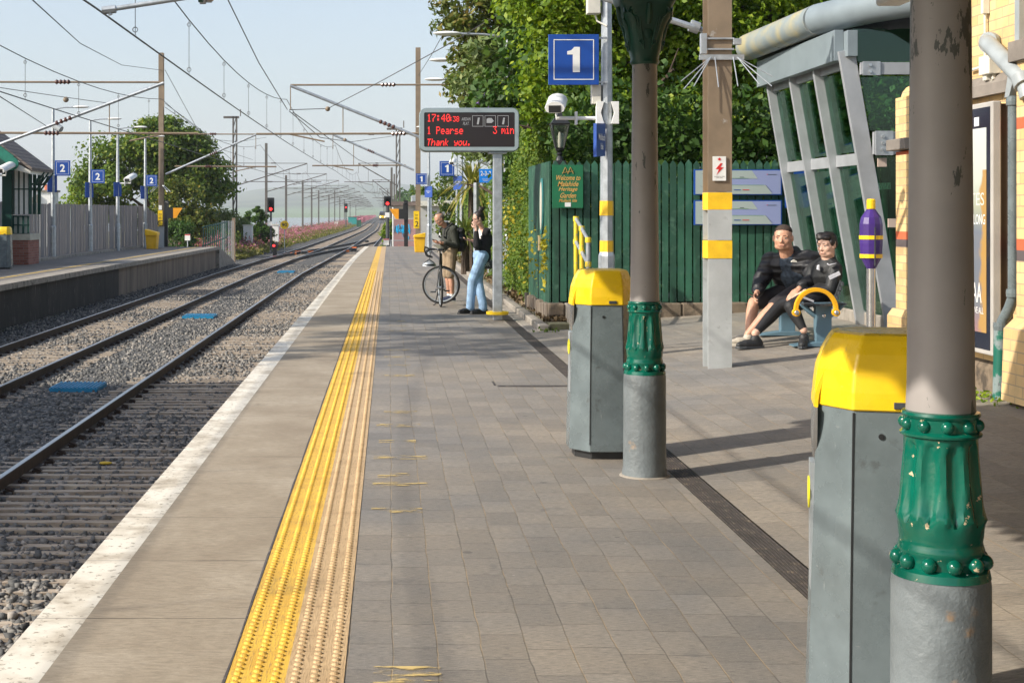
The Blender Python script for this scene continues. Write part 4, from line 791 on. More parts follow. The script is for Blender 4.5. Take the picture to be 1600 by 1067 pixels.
# ================================================================ SHELTER
sh = thing('glass_shelter', 'leaning steel and glass shelter with a curved blue grey tube roof edge', 'shelter', (5.9, 18, .2))
M['shgrey'] = paint('shelter_grey_steel', (.36, .375, .39), .4, .12, 4, .08, metal=.25); M['tubes'] = paint('lichen_stained_tube', (.24, .28, .29), .4, .12, 3, .1, spot=(.40, .36, .22), st=(.42, .62), ss=3.2); M['tube'] = paint('roof_tube_blue_grey', (.2, .24, .26), .35, .1, 3, .05, spot=(.42, .36, .2), st=(.66, .8), ss=1.6)
M['glassg'] = glass_mat('green_tinted_glass', (.5, .7, .6), .03, .02)
XB, XT, ZB, ZT = 5.87, 5.30, .2, 3.50
LY = [16.5, 17.6, 18.65, 19.75]
def lx_at(z): return XB + (XT - XB) * (z - ZB) / (ZT - ZB)
for i, y in enumerate(LY):
    mb = MB(); w_ = .11 if i else .15; d_ = .045
    a = Vector((XB, y, ZB)); b = Vector((XT, y, ZT)); mb.beam(a, b, .06, .19 if i == 0 else .16, up=(1, 0, 0))
    # flange facing the track
    dx = Vector((0, 0, 0)); mb.v = [(p[0], p[1], p[2]) for p in mb.v]
    mb.build('leg', M['shgrey'], sh, bevel=.004)
    mb = MB(); mb.cbox((XB + .02, y, ZB + .01), (.3, .26, .03)); mb.build('foot_plate', M['shgrey'], sh)
for i in range(3):
    y0, y1 = LY[i] + .03, LY[i + 1] - .03
    for z0, z1 in ((2.18, 2.32), (3.3, 3.42)):
        mb = MB(); zc = (z0 + z1) / 2; mb.beam((lx_at(zc) + .03, y0, zc), (lx_at(zc) + .03, y1, zc), .05, z1 - z0); mb.build('cross_rail', M['shgrey'], sh, bevel=.004)
    for z0, z1 in ((.42, 2.15), (2.34, 3.28)):
        mb = MB(); e = .012; xa, xb = lx_at(z0) + .03, lx_at(z1) + .03; mb.add([(xa, y0 - .02, z0), (xa, y1 + .02, z0), (xb, y1 + .02, z1), (xb, y0 - .02, z1), (xa + e, y0 - .02, z0), (xa + e, y1 + .02, z0), (xb + e, y1 + .02, z1), (xb + e, y0 - .02, z1)], [(3, 2, 1, 0), (4, 5, 6, 7), (0, 1, 5, 4), (1, 2, 6, 5), (2, 3, 7, 6), (3, 0, 4, 7)]); mb.build('glass_panel', M['glassg'], sh)
        for zz in ((z0 * .75 + z1 * .25), (z0 + z1) / 2):
            mb = MB(); mb.cbox((lx_at(zz) + .05, y0 + .01, zz), (.05, .035, .07)); mb.build('glass_clip', M['steel'], sh)
mb = MB(); mb.box(XB + .0, XB + .2, LY[0] + .2, LY[3], ZB - .05, ZB + .19); mb.build('curb', M['kerb'], sh, bevel=.015)
# fascia and roof tube
mb = MB(); mb.box(XT - .13, XT - .02, LY[0] + .02, LY[3] + .25, 3.38, 3.74); mb.box(XT - .02, XT + .1, LY[0] - .12, LY[3] + .2, 3.42, 3.72); mb.build('fascia', M['tube'], sh, bevel=.006)
tp = [(5.06, 20.2, 3.93), (5.06, 20.0, 3.95), (5.2, 17.25, 3.96), (5.55, 16.3, 3.98), (6.3, 15.4, 4.02), (9, 13.6, 4.15)]
def smooth_path(P, k=8):
    P = [Vector(p) for p in P]; out = []
    for i in range(len(P) - 1):
        p0 = P[max(i - 1, 0)]; p1 = P[i]; p2 = P[i + 1]; p3 = P[min(i + 2, len(P) - 1)]
        for j in range(k):
            t_ = j / k; out.append(.5 * ((2 * p1) + (p2 - p0) * t_ + (2 * p0 - 5 * p1 + 4 * p2 - p3) * t_ * t_ + (3 * p1 - p0 - 3 * p2 + p3) * t_ ** 3))
    return out + [P[-1]]
mb = MB(); pts = [Vector(p) for p in tp]; mb.tube(pts[1:3], .185, 28); mb.ball(pts[1], .185, 24, 14); mb.build('stained_roof_tube', M['tubes'], sh, smooth=True)
mb = MB(); mb.tube(pts[2:], .187, 28); mb.build('roof_tube', M['tube'], sh, smooth=True)
for p, q in (((5.14, 18.6, 3.955), (5.14, 18.58, 3.955)), ((5.5, 16.45, 3.978), (5.51, 16.43, 3.978))):
    mb = MB(); mb.tube([p, q], .189, 24); mb.build('tube_joint', M['dark'], sh)
mb = MB(); mb.add([(5.2, 20.1, 3.86), (5.35, 17.2, 3.86), (6.4, 15.5, 3.9), (9.2, 13.7, 4.0), (9.2, 20.4, 4.0), (5.2, 20.1, 3.76), (5.35, 17.2, 3.76), (6.4, 15.5, 3.7), (9.2, 13.7, 3.8), (9.2, 20.4, 3.8)], [(0, 1, 2, 3, 4), (9, 8, 7, 6, 5), (0, 5, 6, 1), (1, 6, 7, 2), (2, 7, 8, 3), (3, 8, 9, 4), (4, 9, 5, 0)]); mb.build('roof', M['dark'], sh)
# end wall towards the camera: rails and big panes
for z_, h_ in ((3.28, .14), (2.42, .26)):
    mb = MB(); mb.beam((lx_at(z_) + .1, 16.42, z_), (8.8, 16.42, z_), .05, h_); mb.build('end_rail', M['shgrey'], sh, bevel=.004)
    mb = MB(); mb.cbox((lx_at(z_) + .22, 16.385, z_), (.2, .02, h_ + .02)); mb.build('bolt_plate', M['galv'], sh)
    for k in range(3 if h_ > .2 else 2):
        mb = MB(); mb.lathe([(.018, 0), (.018, .02)], (0, 0, 0), 10, Matrix.Translation((lx_at(z_) + .2, 16.375, z_ + (k - (1 if h_ > .2 else .5)) * .075)) @ Matrix.Rotation(R(90), 4, 'X')); mb.build('bolt', M['steel'], sh)
for (z0, z1) in ((.3, 2.27), (2.57, 3.2), (3.36, 3.75)):
    mb = MB(); mb.add([(lx_at(z0) + .12, 16.5, z0), (8.8, 16.5, z0), (8.8, 16.5, z1), (lx_at(z1) + .12, 16.5, z1), (lx_at(z0) + .12, 16.512, z0), (8.8, 16.512, z0), (8.8, 16.512, z1), (lx_at(z1) + .12, 16.512, z1)], [(0, 1, 2, 3), (7, 6, 5, 4), (0, 4, 5, 1), (1, 5, 6, 2), (2, 6, 7, 3), (3, 7, 4, 0)]); mb.build('glass_panel', M['glassg'], sh)
for z_ in (3.44, 3.18, 2.62, 2.2, 1.5, .8):
    mb = MB(); mb.cbox((6.15 if z_ > 2.3 else lx_at(z_) + .18, 16.46, z_), (.1, .03, .1)); mb.build('glass_clip', paint('clip_beige', (.45, .36, .3), .5, .1), sh)
mb = MB()
for k in range(11): mb.box(5.99 + k * .0, 6.0, 17.0 + k * .07, 17.04 + k * .07, 1.9, 1.98)
for k in range(5): mb.box(6.42 + k * .06, 6.46 + k * .06, 16.49, 16.495, 1.52, 1.6)
mb.build('glass_marking', M['white'], sh)
mb = MB(); q = text_mb('Siopa\nBia', .25, Matrix(((0, 0, 1, lx_at(2.85) + .075), (-1, 0, 0, 19.15), (0, 1, 0, 2.85), (0, 0, 0, 1))), width=.34); q.build('glass_lettering', M['white'], sh)
# posters inside
for k, (y, z0, z1) in enumerate(((18.1, 2.45 - .6, 2.15), (18.1, 1.3, 1.75))):
    mb = MB(); a = lx_at(z0) + .12; b = lx_at(z1) + .12; mb.add([(a, y - .35, z0), (a, y + .28, z0), (b, y + .28, z1), (b, y - .35, z1)], [(0, 1, 2, 3)]); mb.build('poster', [paint('poster_paper', (.5, .55, .6), .5, .1)], sh)
# rear glass of the shelter
mb = MB(); mb.box(8.85, 8.9, 16.5, 20.2, .2, 3.7); mb.build('rear_glass', M['glassg'], sh)

# ================================================================ STATION WALL
t = NT('yellow_brick'); s_ = t.t.nodes.new('ShaderNodeSeparateXYZ'); t.t.links.new(t.pos(), s_.inputs[0]); cb = t.t.nodes.new('ShaderNodeCombineXYZ')
t.t.links.new(t.math('ADD', s_.outputs[1], s_.outputs[0]), cb.inputs[0]); t.t.links.new(s_.outputs[2], cb.inputs[1])
b = t.t.nodes.new('ShaderNodeTexBrick'); t.t.links.new(cb.outputs[0], b.inputs['Vector']); b.inputs['Scale'].default_value = 1; b.inputs['Brick Width'].default_value = .235; b.inputs['Row Height'].default_value = .083; b.inputs['Mortar Size'].default_value = .0045; b.inputs['Bias'].default_value = 0
b.inputs['Color1'].default_value = (.60, .37, .14, 1); b.inputs['Color2'].default_value = (.76, .53, .24, 1); b.inputs['Mortar'].default_value = (.32, .24, .16, 1)
n1 = t.noise(3, detail=6); c = t.mix(t.math('MULTIPLY', t.thr(n1, .45, .75), .6), b.outputs[0], (.35, .24, .13)); sx = t.noise(25, t.map(t.pos(), (1, 2.5, .5)), 3); c = t.mix(t.math('MULTIPLY', sx, .3), c, (.8, .62, .36))
band = t.math('MULTIPLY', t.math('GREATER_THAN', s_.outputs[2], 1.33), t.math('LESS_THAN', s_.outputs[2], 1.415)); c = t.mix(band, c, t.mix(n1, (.5, .09, .04), (.62, .16, .06)))
band = t.math('MULTIPLY', t.math('GREATER_THAN', s_.outputs[2], 2.24), t.math('LESS_THAN', s_.outputs[2], 2.325)); c = t.mix(band, c, t.mix(n1, (.5, .09, .04), (.62, .16, .06)))
band = t.math('MULTIPLY', t.math('GREATER_THAN', s_.outputs[2], 1.25), t.math('LESS_THAN', s_.outputs[2], 1.33)); c = t.mix(band, c, (.1, .08, .08))
t.bump(t.math('MULTIPLY', b.outputs['Fac'], -1), .6, .006); M['brick'] = t.out(col=c, rough=.8)
WX = 4.85
sw = thing('station_building', 'yellow brick station building wall with stone ledge and pipes', 'building', (WX, 11, 0))
mb = MB(); mb.box(WX, WX + .4, -6, 12.6, .0, 4.6); mb.build('wall', M['brick'], sw)
mb = MB(); mb.box(WX - .04, WX, 11.02, 12.6, .0, .36); mb.prism([(WX - .04, .36), (WX, .42), (WX, .36)], 'y', 11.02, 12.6); mb.build('plinth_course', M['stonew'], sw)
M['ledge'] = paint('grey_stone_ledge', (.2, .175, .15), .85, .25, 4, .3); mb = MB(); mb.prism([(WX - .07, 2.55), (WX, 2.55), (WX, 2.72), (WX - .03, 2.7), (WX - .07, 2.64)], 'y', 10.2, 12.6); mb.build('stone_ledge', M['ledge'], sw)
mb = MB(); mb.box(WX - .12, WX, 9.9, 10.72, .2, 2.75); mb.prism([(WX - .22, .2), (WX - .12, .2), (WX - .12, .82), (WX - .2, .74)], 'y', 9.9, 10.76); mb.build('brick_pilaster', M['brick'], sw)
mb = MB(); mb.box(WX - .16, WX, 9.9, 10.78, 2.75, 2.9); mb.build('pilaster_cap', M['ledge'], sw)
mb = MB(); mb.box(WX - .5, WX + .6, -6, 12.9, 4.15, 4.3); mb.box(WX - .55, WX - .45, -6, 12.9, 4.1, 4.34); mb.build('eaves', M['dgreen'], sw)
M['pipeg'] = paint('pipe_grey', (.3, .33, .34), .4, .15, 5, .1)
a = at(1556, 72, 11.1); b_ = at(1595, 128, 10.6); mb = MB(); mb.tube([(WX - .02, a.y + .25, a.z + .05), (WX - .1, a.y + .2, a.z + .05), (WX - .12, a.y + .1, a.z + .02), (WX - .11, b_.y, b_.z), (WX - .1, b_.y - .04, b_.z - .12)], .065, 14); pp = mb.build('waste_pipe', M['pipeg'], sw, smooth=True)
mb = MB(); mb.tube([(WX - .05, a.y + .235, a.z + .052), (WX - .09, a.y + .21, a.z + .05)], .085, 14); mb.build('pipe_collar', M['pipeg'], pp, smooth=True); mb = MB(); mb.tube([(WX - .115, b_.y + .04, b_.z + .04), (WX - .11, b_.y - .01, b_.z - .03)], .082, 14); mb.build('pipe_collar', M['pipeg'], pp, smooth=True)
a = at(1537, 10, 11.3); mb = MB(); mb.tube([(WX - .03, 11.5, 3.25), (WX - .03, 11.5, 2.87)], .012, 8); mb.cbox((WX - .03, 11.5, 3.28), (.05, .05, .12)); mb.tube([(WX - .03, 11.3, 2.73), (WX - .06, 11.28, 2.68), (WX - .03, 11.4, 2.62)], .014, 6); cd = mb.build('conduit', M['cream'], sw)
mb = MB(); mb.cbox((WX - .05, 11.36, 2.79), (.1, .2, .15)); mb.cbox((WX - .05, 11.4, 2.7), (.06, .07, .06)); mb.tube([(WX - .03, 11.45, 2.8), (WX - .03, 11.8, 2.79)], .013, 6); mb.build('junction_box', M['cream'], cd, bevel=.005)
dpx = thing('drainpipe', 'blue grey cast drainpipe running down beside the poster case to the paving', 'drainpipe', (4.72, 10.8, .2))
mb = MB(); mb.tube([(4.76, 10.84, 2.5), (4.76, 10.84, .98), (4.74, 10.87, .88), (4.71, 10.92, .78), (4.70, 10.93, .7)], .042, 14); mb.build('downpipe', M['grey'], dpx, smooth=True)
mb = MB(); mb.tube([(4.70, 10.93, .72), (4.69, 10.93, .18)], .05, 14); mb.build('lower_pipe', paint('chipped_green_pipe', (.01, .13, .09), .4, .2, 6, .2, spot=(.2, .25, .25), st=(.5, .55), ss=6), dpx, smooth=True)
for z_ in (2.46, 1.0, .74, .3):
    mb = MB(); xx = 4.76 if z_ > .9 else 4.70; yy = 10.84 if z_ > .9 else 10.93; mb.lathe([(.052, z_ - .03), (.055, z_), (.052, z_ + .03)], (xx, yy, 0), 14); mb.build('collar', M['grey'], dpx)
mb = MB(); mb.prism([(10.72, 4.35), (10.72, 2.85), (10.84, 2.6), (10.9, 2.5), (10.98, 2.5), (10.92, 2.66), (10.8, 2.9), (10.8, 4.35)], 'x', WX - .1, WX - .02); mb.build('hopper_pipe', M['pipeg'], dpx)
# poster case
pc = thing('poster_case', 'tall backlit style poster case on the brick wall with a yellow and navy advert', 'poster case', (WX, 11.6, .5))
pz0, pz1, py0, py1, px_ = .5, 2.48, 11.03, 12.35, 4.68
mb = MB(); mb.box(px_, px_ + .07, py0, py1, pz0, pz1); mb.build('frame', paint('poster_frame_grey', (.42, .4, .37), .4, .08, 5, .02), pc, bevel=.01)
mb = MB(); mb.box(px_ + .072, WX, py0 + .02, py1 - .02, pz0 + .02, pz1 - .02); mb.build('case_body', paint('case_brown', (.035, .022, .018), .6, .2), pc)
mb = MB(); mb.box(px_ - .004, px_ - .001, py0 + .04, py1 - .04, pz0 + .04, pz1 - .04); fr = mb.build('glazed_border', paint('poster_border_navy', (.012, .016, .03), .12, .1), pc)
t = NT('poster_print'); s_ = t.t.nodes.new('ShaderNodeSeparateXYZ'); t.t.links.new(t.pos(), s_.inputs[0]); zn = s_.outputs[2]; yn = s_.outputs[1]
c = t.ramp(t.math('DIVIDE', t.math('SUBTRACT', zn, .66), 1.6), (0, (.25, .03, .04)), (.14, (.02, .035, .09)), (.5, (.02, .05, .12)), (.62, (.3, .33, .2)), (.75, (.5, .55, .45)), (1, (.62, .66, .62)))
c = t.mix(.35, c, (.42, .43, .42)); fig = t.thr(t.math('ADD', t.math('MULTIPLY', t.noise(2.2), .5), t.math('SUBTRACT', 11.22, yn)), .2, .26); zlo = t.math('LESS_THAN', zn, 1.95); c = t.mix(t.math('MULTIPLY', fig, zlo), c, (.42, .25, .08)); t.out(col=c, rough=.15)
mb = MB(); mb.box(px_ - .007, px_ - .005, py0 + .1, py1 - .1, pz0 + .17, pz1 - .2); ps = mb.build('poster', t.m, fr)
mb = text_mb('MINUTES', .1, Matrix(((0, 0, 1, px_ - .0085), (-1, 0, 0, 11.52), (0, 1, 0, 1.72), (0, 0, 0, 1))), width=.7); mb.build('poster_lettering', M['cream'], fr)
mb = text_mb('WHERE WE BELONG', .08, Matrix(((0, 0, 1, px_ - .0085), (-1, 0, 0, 11.52), (0, 1, 0, 1.56), (0, 0, 0, 1))), width=.75); mb.build('poster_lettering', M['white'], fr)
mb = text_mb('GAA', .16, Matrix(((0, 0, 1, px_ - .0085), (-1, 0, 0, 11.35), (0, 1, 0, .98), (0, 0, 0, 1))), width=.26); mb.build('poster_lettering', M['white'], fr)
mb = text_mb('WHERE WE ALL', .05, Matrix(((0, 0, 1, px_ - .0085), (-1, 0, 0, 11.38), (0, 1, 0, .84), (0, 0, 0, 1))), width=.4); mb.build('poster_lettering', M['white'], fr)
mb = MB(); mb.box(px_ - .007, px_ - .005, 11.27, 11.36, 2.3, 2.37); mb.build('small_sticker', M['white'], fr)
# brick gate pier and little base
gp = thing('brick_pier', 'narrow yellow brick pier with red band and stone cap beside the shelter', 'pier', (5.6, 15.2, .2))
mb = MB(); mb.box(5.52, 5.9, 15.1, 15.5, .1, 2.28); mb.build('shaft', M['brick'], gp, bevel=.01)
mb = MB(); mb.box(5.5, 5.92, 15.08, 15.52, 2.9, 2.96) if False else None; mb.box(5.52, 5.9, 15.1, 15.5, 2.4, 2.86); mb.ball((5.71, 15.3, 2.86), (.19, .2, .15), 16, 8); mb.build('rounded_top', M['brick'], gp)
mb = MB(); mb.box(5.44, 5.95, 15.02, 15.58, 2.29, 2.41); mb.build('stone_cap', M['ledge'], gp, bevel=.01)
mb = MB(); mb.loft([[(5.46, 15.04, .1), (5.96, 15.04, .1), (5.96, 15.6, .1), (5.46, 15.6, .1)], [(5.46, 15.04, .5), (5.96, 15.04, .5), (5.96, 15.6, .5), (5.46, 15.6, .5)], [(5.5, 15.09, .58), (5.92, 15.09, .58), (5.92, 15.55, .58), (5.5, 15.55, .58)]]); mb.build('pier_foot', M['brick'], gp, bevel=.008)
# canopy lamp box at top of frame
mb = MB(); c0 = at(1418, -8, 7.6); mb.cbox((c0.x, c0.y, c0.z + .03), (.14, .6, .1)); lb = mb.build('lamp_box', M['white'], None, bevel=.015); tag(lb, 'white lamp box hanging under the canopy at the top edge', 'lamp')
# ================================================================ CIGARETTE BIN ON POST
CX, CY = 4.27, 12.6; cg = thing('cigarette_bin', 'purple capsule shaped cigarette bin with yellow bands on a steel post', 'cigarette bin', (CX, CY, gz(CX)))
M['purple'] = paint('purple_plastic', (.05, .022, .16), .3, .15, 6, .05)
mb = MB(); mb.lathe([(.04, gz(CX) - .02), (.04, 1.12)], (CX, CY, 0), 20); mb.build('post', M['steel'], cg, smooth=True)
z = lambda p: at(0, p, CY).z
mb = MB(); mb.lathe([(.035, z(421)), (.05, z(416)), (.092, z(402)), (.1, z(380)), (.1, z(350)), (.088, z(340)), (.045, z(329)), (.035, z(327))], (CX, CY, 0), 12); mb.build('body', M['purple'], cg, bevel=.003)
for p in (371, 400):
    mb = MB(); rr_ = .104 if p == 371 else .099; mb.lathe([(rr_, z(p + 3)), (rr_, z(p - 3))], (CX, CY, 0), 12); mb.build('yellow_band', M['yellow'], cg)
mb = MB(); mb.cbox((CX, CY - .1, z(385)), (.01, .012, .34)); mb.build('seam', M['dark'], cg)
mb = MB(); mb.lathe([(.036, z(327)), (.038, z(326)), (.038, z(313)), (.03, z(311))], (CX, CY, 0), 16); mb.build('cap', M['yellow'], cg, bevel=.003)
# ================================================================ BENCH
M['benchb'] = paint('bench_slate_blue', (.11, .19, .24), .4, .1, 5, .06); M['ring'] = paint('armrest_orange_yellow', (.85, .42, .01), .35, .06, 6, .04)
BX = 4.70; bz = gz(BX)
bn = thing('platform_bench', 'slate blue pedestal bench with yellow half ring armrest under the two sitters', 'bench', (BX, 16.1, bz))
for y in (15.42, 16.8):
    mb = MB(); mb.box(BX - .085, BX + .085, y - .05, y + .05, bz + .02, bz + .44); mb.prism([(BX - .34, bz), (BX + .28, bz), (BX + .28, bz + .012), (BX + .1, bz + .05), (BX - .1, bz + .05), (BX - .34, bz + .012)], 'y', y - .1, y + .1); mb.build('leg', M['benchb'], bn, bevel=.012)
    mb = MB(); pts = [(BX + x_, y, bz + .3 + .16 * (abs(x_) / .23) ** 1.6) for x_ in np.linspace(-.23, .23, 11)]; mb.tube(pts, .028, 8); mb.box(BX - .09, BX + .09, y - .055, y + .055, bz + .41, bz + .47); mb.build('bracket', M['benchb'], bn, smooth=True)
    mb = MB(); mb.ball((BX, y - .052, bz + .33), (.022, .012, .022)); mb.build('bolt', M['steel'], bn, smooth=True)
mb = MB(); 
for k in range(9):
    u = k / 8; mb.box(BX - .22 + u * .4 - .018, BX - .2 + u * .4 + .018, 15.28, 17.35, bz + .44 + .02 * abs(u - .4), bz + .46 + .02 * abs(u - .4))
mb.build('seat', M['dark'], bn)
mb = MB()
for k in range(4):
    zz = bz + .52 + k * .05; xx = BX + .17 + k * .018; mb.box(xx - .008, xx + .008, 15.42, 17.35, zz - .018, zz + .018)
for y in (15.5, 16.3, 17.25): mb.beam((BX + .14, y, bz + .45), (BX + .23, y, bz + .7), .03, .03)
mb.build('backrest', M['dark'], bn)
def armrest(y):
    mb = MB(); pts = []; cx, cz, r_ = at(1275, 0, 15.24).x, at(0, 484, 15.24).z, .215
    for i in range(25):
        a = R(-8 + 196 * i / 24); pts.append((cx + r_ * math.cos(a), y, cz + r_ * math.sin(a)))
    rings = []
    for i, p in enumerate(pts):
        a = R(-8 + 196 * i / 24); n_ = Vector((math.cos(a), 0, math.sin(a))); rings.append([Vector(p) + n_ * u + Vector((0, v, 0)) for u, v in ((-.022, -.025), (.022, -.025), (.022, .025), (-.022, .025))])
    mb.loft(rings); ar = None
    for s_ in (0, -1): mb.lathe([(.042, -.027), (.042, .027)], (0, 0, 0), 20, Matrix.Translation(pts[s_]) @ Matrix.Rotation(R(90), 4, 'X'))
    ar = mb.build('armrest', M['ring'], bn, bevel=.005)
    for s_ in (0, -1): mb = MB(); mb.ball(Vector(pts[s_]) + Vector((0, -.028, 0)), (.026, .012, .026), 14, 8); mb.build('bolt', M['steel'], ar, smooth=True)
armrest(15.24)
# ================================================================ OPPOSITE PLATFORM
# paling fence
t = NT('weathered_grey_boards'); s_ = t.t.nodes.new('ShaderNodeSeparateXYZ'); t.t.links.new(t.pos(), s_.inputs[0]); n1 = t.noise(5, t.map(t.pos(), (5, 5, .25)), 5); n2 = t.noise(.5)
c = t.ramp(n1, (.3, (.17, .15, .145)), (.55, (.29, .265, .255)), (.8, (.38, .35, .33))); c = t.mix(t.math('MULTIPLY', n2, .5), c, (.2, .19, .19)); M['boards'] = t.out(col=c, rough=.9)
of = thing('board_fence', 'tall weathered grey board fence along the opposite platform', 'fence', (-12.6, 50, 0))
pts = [(-12.9, 28.0), (-12.75, 50), (-12.45, 66.5), (-11.9, 69.2), (-11.25, 70.5)]
board = 0; far = MB(); L = []
for (xa, ya), (xb, yb) in zip(pts[:-1], pts[1:]):
    n = int(math.hypot(xb - xa, yb - ya) / .2)
    for i in range(n):
        u0 = i / n; u1 = (i + .94) / n; L.append((xa + (xb - xa) * u0, ya + (yb - ya) * u0, xa + (xb - xa) * u1, ya + (yb - ya) * u1))
for i, (xa, ya, xb, yb) in enumerate(L):
    h = 2.0 + random.uniform(-.025, .025); 
    if ya > 69.2: h -= (ya - 69.2) * .5
    x0 = random.uniform(-.02, .02); mb = MB(); dd = Vector((xb - xa, yb - ya, 0)).normalized(); nn = Vector((dd.y, -dd.x, 0)) * .02
    q = [(xa + x0, ya), (xb + x0, yb), (xb + x0 - nn.x, yb - nn.y), (xa + x0 - nn.x, ya - nn.y)]; mb.loft([[(a, b, .02) for a, b in q], [(a, b, h) for a, b in q]])
    if ya > 43 and board < 98: mb.build('board', M['boards'], of); board += 1
    else: far.add(mb.v, mb.f)
tag(far.build('other_boards', M['boards'], of), kind='stuff')
# lamp posts
def opp_lamp(px, py_top, py_base, label, sign=None, small=None, cam_=False):
    d = 3555 / (py_base - VY); x = at(px, 0, d).x; h = at(0, py_top, d).z
    o = lamp_post(x, d, h, 0, label, arm=1.0 if px < 200 else .9, sign=sign and ('2', at(sign[0], sign[1], d - .1).x, at(0, sign[1], d - .1).z, sign[2] * d / F), small=small and (at(small[0], 0, d).x, at(0, small[1], d).z, .62), r=.085, g='lamp posts of the opposite platform')
    return o, x, d
o1, x1_, d1_ = opp_lamp(83, 170, 405, 'lamp post with platform 2 sign right behind the small shelter', (98, 263, 24), (87, 287)); 
mb = MB(); c0 = at(92, 200, d1_); mb.tube([(c0.x - .2, d1_, c0.z + .12), (c0.x - .05, d1_, c0.z + .1)], .03, 6); mb.tube([(c0.x - .12, d1_ - .1, c0.z + .08), (c0.x + .12, d1_ - .18, c0.z - .08)], .13, 12); mb.build('loudspeaker', M['pipeg'], o1, smooth=True)
opp_lamp(141, 188, 396, 'lamp post with platform 2 sign, second from the small shelter', (153, 276, 21.5), (144, 297))
o3, x3_, d3_ = opp_lamp(184, 201, 392, 'lamp post with a camera and no platform number', None, (188, 296))
c0 = at(201, 277, d3_ - .5); cctv(c0.x, d3_, c0.z, 'white camera on a bracket of the opposite platform lamp post', x3_, 1.6)
opp_lamp(227, 215, 387, 'lamp post with platform 2 sign next to the brown mast', (237, 282.5, 17.5), (229, 301))
# shelter building
lb = thing('platform_shelter', 'small timber shelter with tiled roof, green gable and brick base', 'shelter', (-12.2, 46, 0))
M['tile'] = None
t = NT('brown_roof_tile'); s_ = t.t.nodes.new('ShaderNodeSeparateXYZ'); t.t.links.new(t.pos(), s_.inputs[0]); cb = t.t.nodes.new('ShaderNodeCombineXYZ'); t.t.links.new(s_.outputs[1], cb.inputs[0]); t.t.links.new(s_.outputs[2], cb.inputs[1])
b = t.t.nodes.new('ShaderNodeTexBrick'); t.t.links.new(cb.outputs[0], b.inputs['Vector']); b.inputs['Scale'].default_value = 1; b.inputs['Brick Width'].default_value = .3; b.inputs['Row Height'].default_value = .13; b.inputs['Mortar Size'].default_value = .014
b.inputs['Color1'].default_value = (.13, .10, .085, 1); b.inputs['Color2'].default_value = (.22, .175, .15, 1); b.inputs['Mortar'].default_value = (.035, .03, .028, 1); n1 = t.noise(4); c = t.mix(t.math('MULTIPLY', n1, .4), b.outputs[0], (.25, .21, .17)); t.bump(b.outputs['Fac'], -.8, .02); M['tile'] = t.out(col=c, rough=.8)
D = 46.0; E = at(50, 262, 43.7)    # eaves corner
sl_ = (262 - 190) / (83 - -10.) ; xe, ze = E.x, E.z
# gabled roof, ridge along the track; near gable faces the camera
rx = xe - 3.4; rz = ze + 3.4 * .74
mb = MB()
def slab(mb, y0, y1, xa, za, xb, zb, t_):
    mb.add([(xa, y0, za), (xb, y0, zb), (xb, y1, zb), (xa, y1, za), (xa, y0, za - t_), (xb, y0, zb - t_), (xb, y1, zb - t_), (xa, y1, za - t_)], [(0, 1, 2, 3), (7, 6, 5, 4), (0, 4, 5, 1), (1, 5, 6, 2), (2, 6, 7, 3), (3, 7, 4, 0)])
slab(mb, 43.7, 46.5, xe, ze, rx, rz, .1); slab(mb, 43.7, 46.5, 2 * rx - xe, ze, rx, rz, .1); mb.build('roof', M['tile'], lb)
mb = MB(); slab(mb, 43.64, 43.7, xe - .55, ze + .36, rx, rz - .06, .38); mb.lathe([(.2, 0), (.2, .06)], (0, 0, 0), 20, Matrix.Translation((xe - .6, 43.69, ze + .12)) @ Matrix.Rotation(R(90), 4, 'X')); mb.build('bargeboard', paint('bargeboard_green', (.01, .16, .11), .5, .2), lb)
mb = MB(); mb.prism([(xe - .9, ze + .0), (xe - 3.4, ze + .0), (rx, rz - .3), (xe - .9, ze + .35)], 'y', 44.2, 44.3); mb.build('gable_boarding', M['dgreen'], lb)
mb = MB(); mb.add([(xe - .05, 43.7, ze - .1), (xe - .6, 43.7, ze + .2), (xe - .6, 43.7, ze - .05), (xe - .05, 43.7, ze - .2), (xe - .05, 46.5, ze - .1), (xe - .6, 46.5, ze + .2), (xe - .6, 46.5, ze - .05), (xe - .05, 46.5, ze - .2)], [(0, 1, 2, 3), (7, 6, 5, 4), (0, 4, 5, 1), (1, 5, 6, 2), (2, 6, 7, 3), (3, 7, 4, 0)]); mb.build('soffit', M['cream'], lb)
P1 = at(23, 0, D).x; P2 = at(56, 0, D).x
mb = MB(); mb.box(P1 - .14, P1 + .16, 45.0, 45.25, 1.1, ze - .02); mb.build('corner_post', M['dgreen'], lb)
for y in (45.05, 45.6, 46.2):
    mb = MB(); mb.box(P2 + .0, P2 + .1, y, y + .1, 1.6, ze); pts = [(P2 + .1 + .3 * math.sin(R(a)), y + .05, 2.55 + .75 * (1 - math.cos(R(a)))) for a in range(0, 91, 15)]; pts = [(a_, b_, min(c_, ze - .05)) for a_, b_, c_ in pts]; mb.tube(pts, .035, 6); mb.tube([(P2 + .08, y + .05, 2.35), (P2 + .5, y + .05, ze - .1)], .03, 6); mb.build('curved_bracket', M['dgreen'], lb)
Zt = at(0, 258, D).z; Zb = at(0, 335, D).z; wv = (P2 - P1 - .2) / 3
for k in range(3):
    mb = MB(); xa = P1 + .2 + wv * k; n = 8; pr = [(xa + .03, Zb), (xa + wv - .03, Zb), (xa + wv - .03, Zt - .15)] + [(xa + wv / 2 + (wv / 2 - .03) * math.cos(R(a)), Zt - .15 + .15 * math.sin(R(a))) for a in range(0, 181, 20)] + [(xa + .03, Zt - .15)]; mb.prism(pr, 'y', 45.12, 45.16); mb.build('white_panel', M['white'], lb)
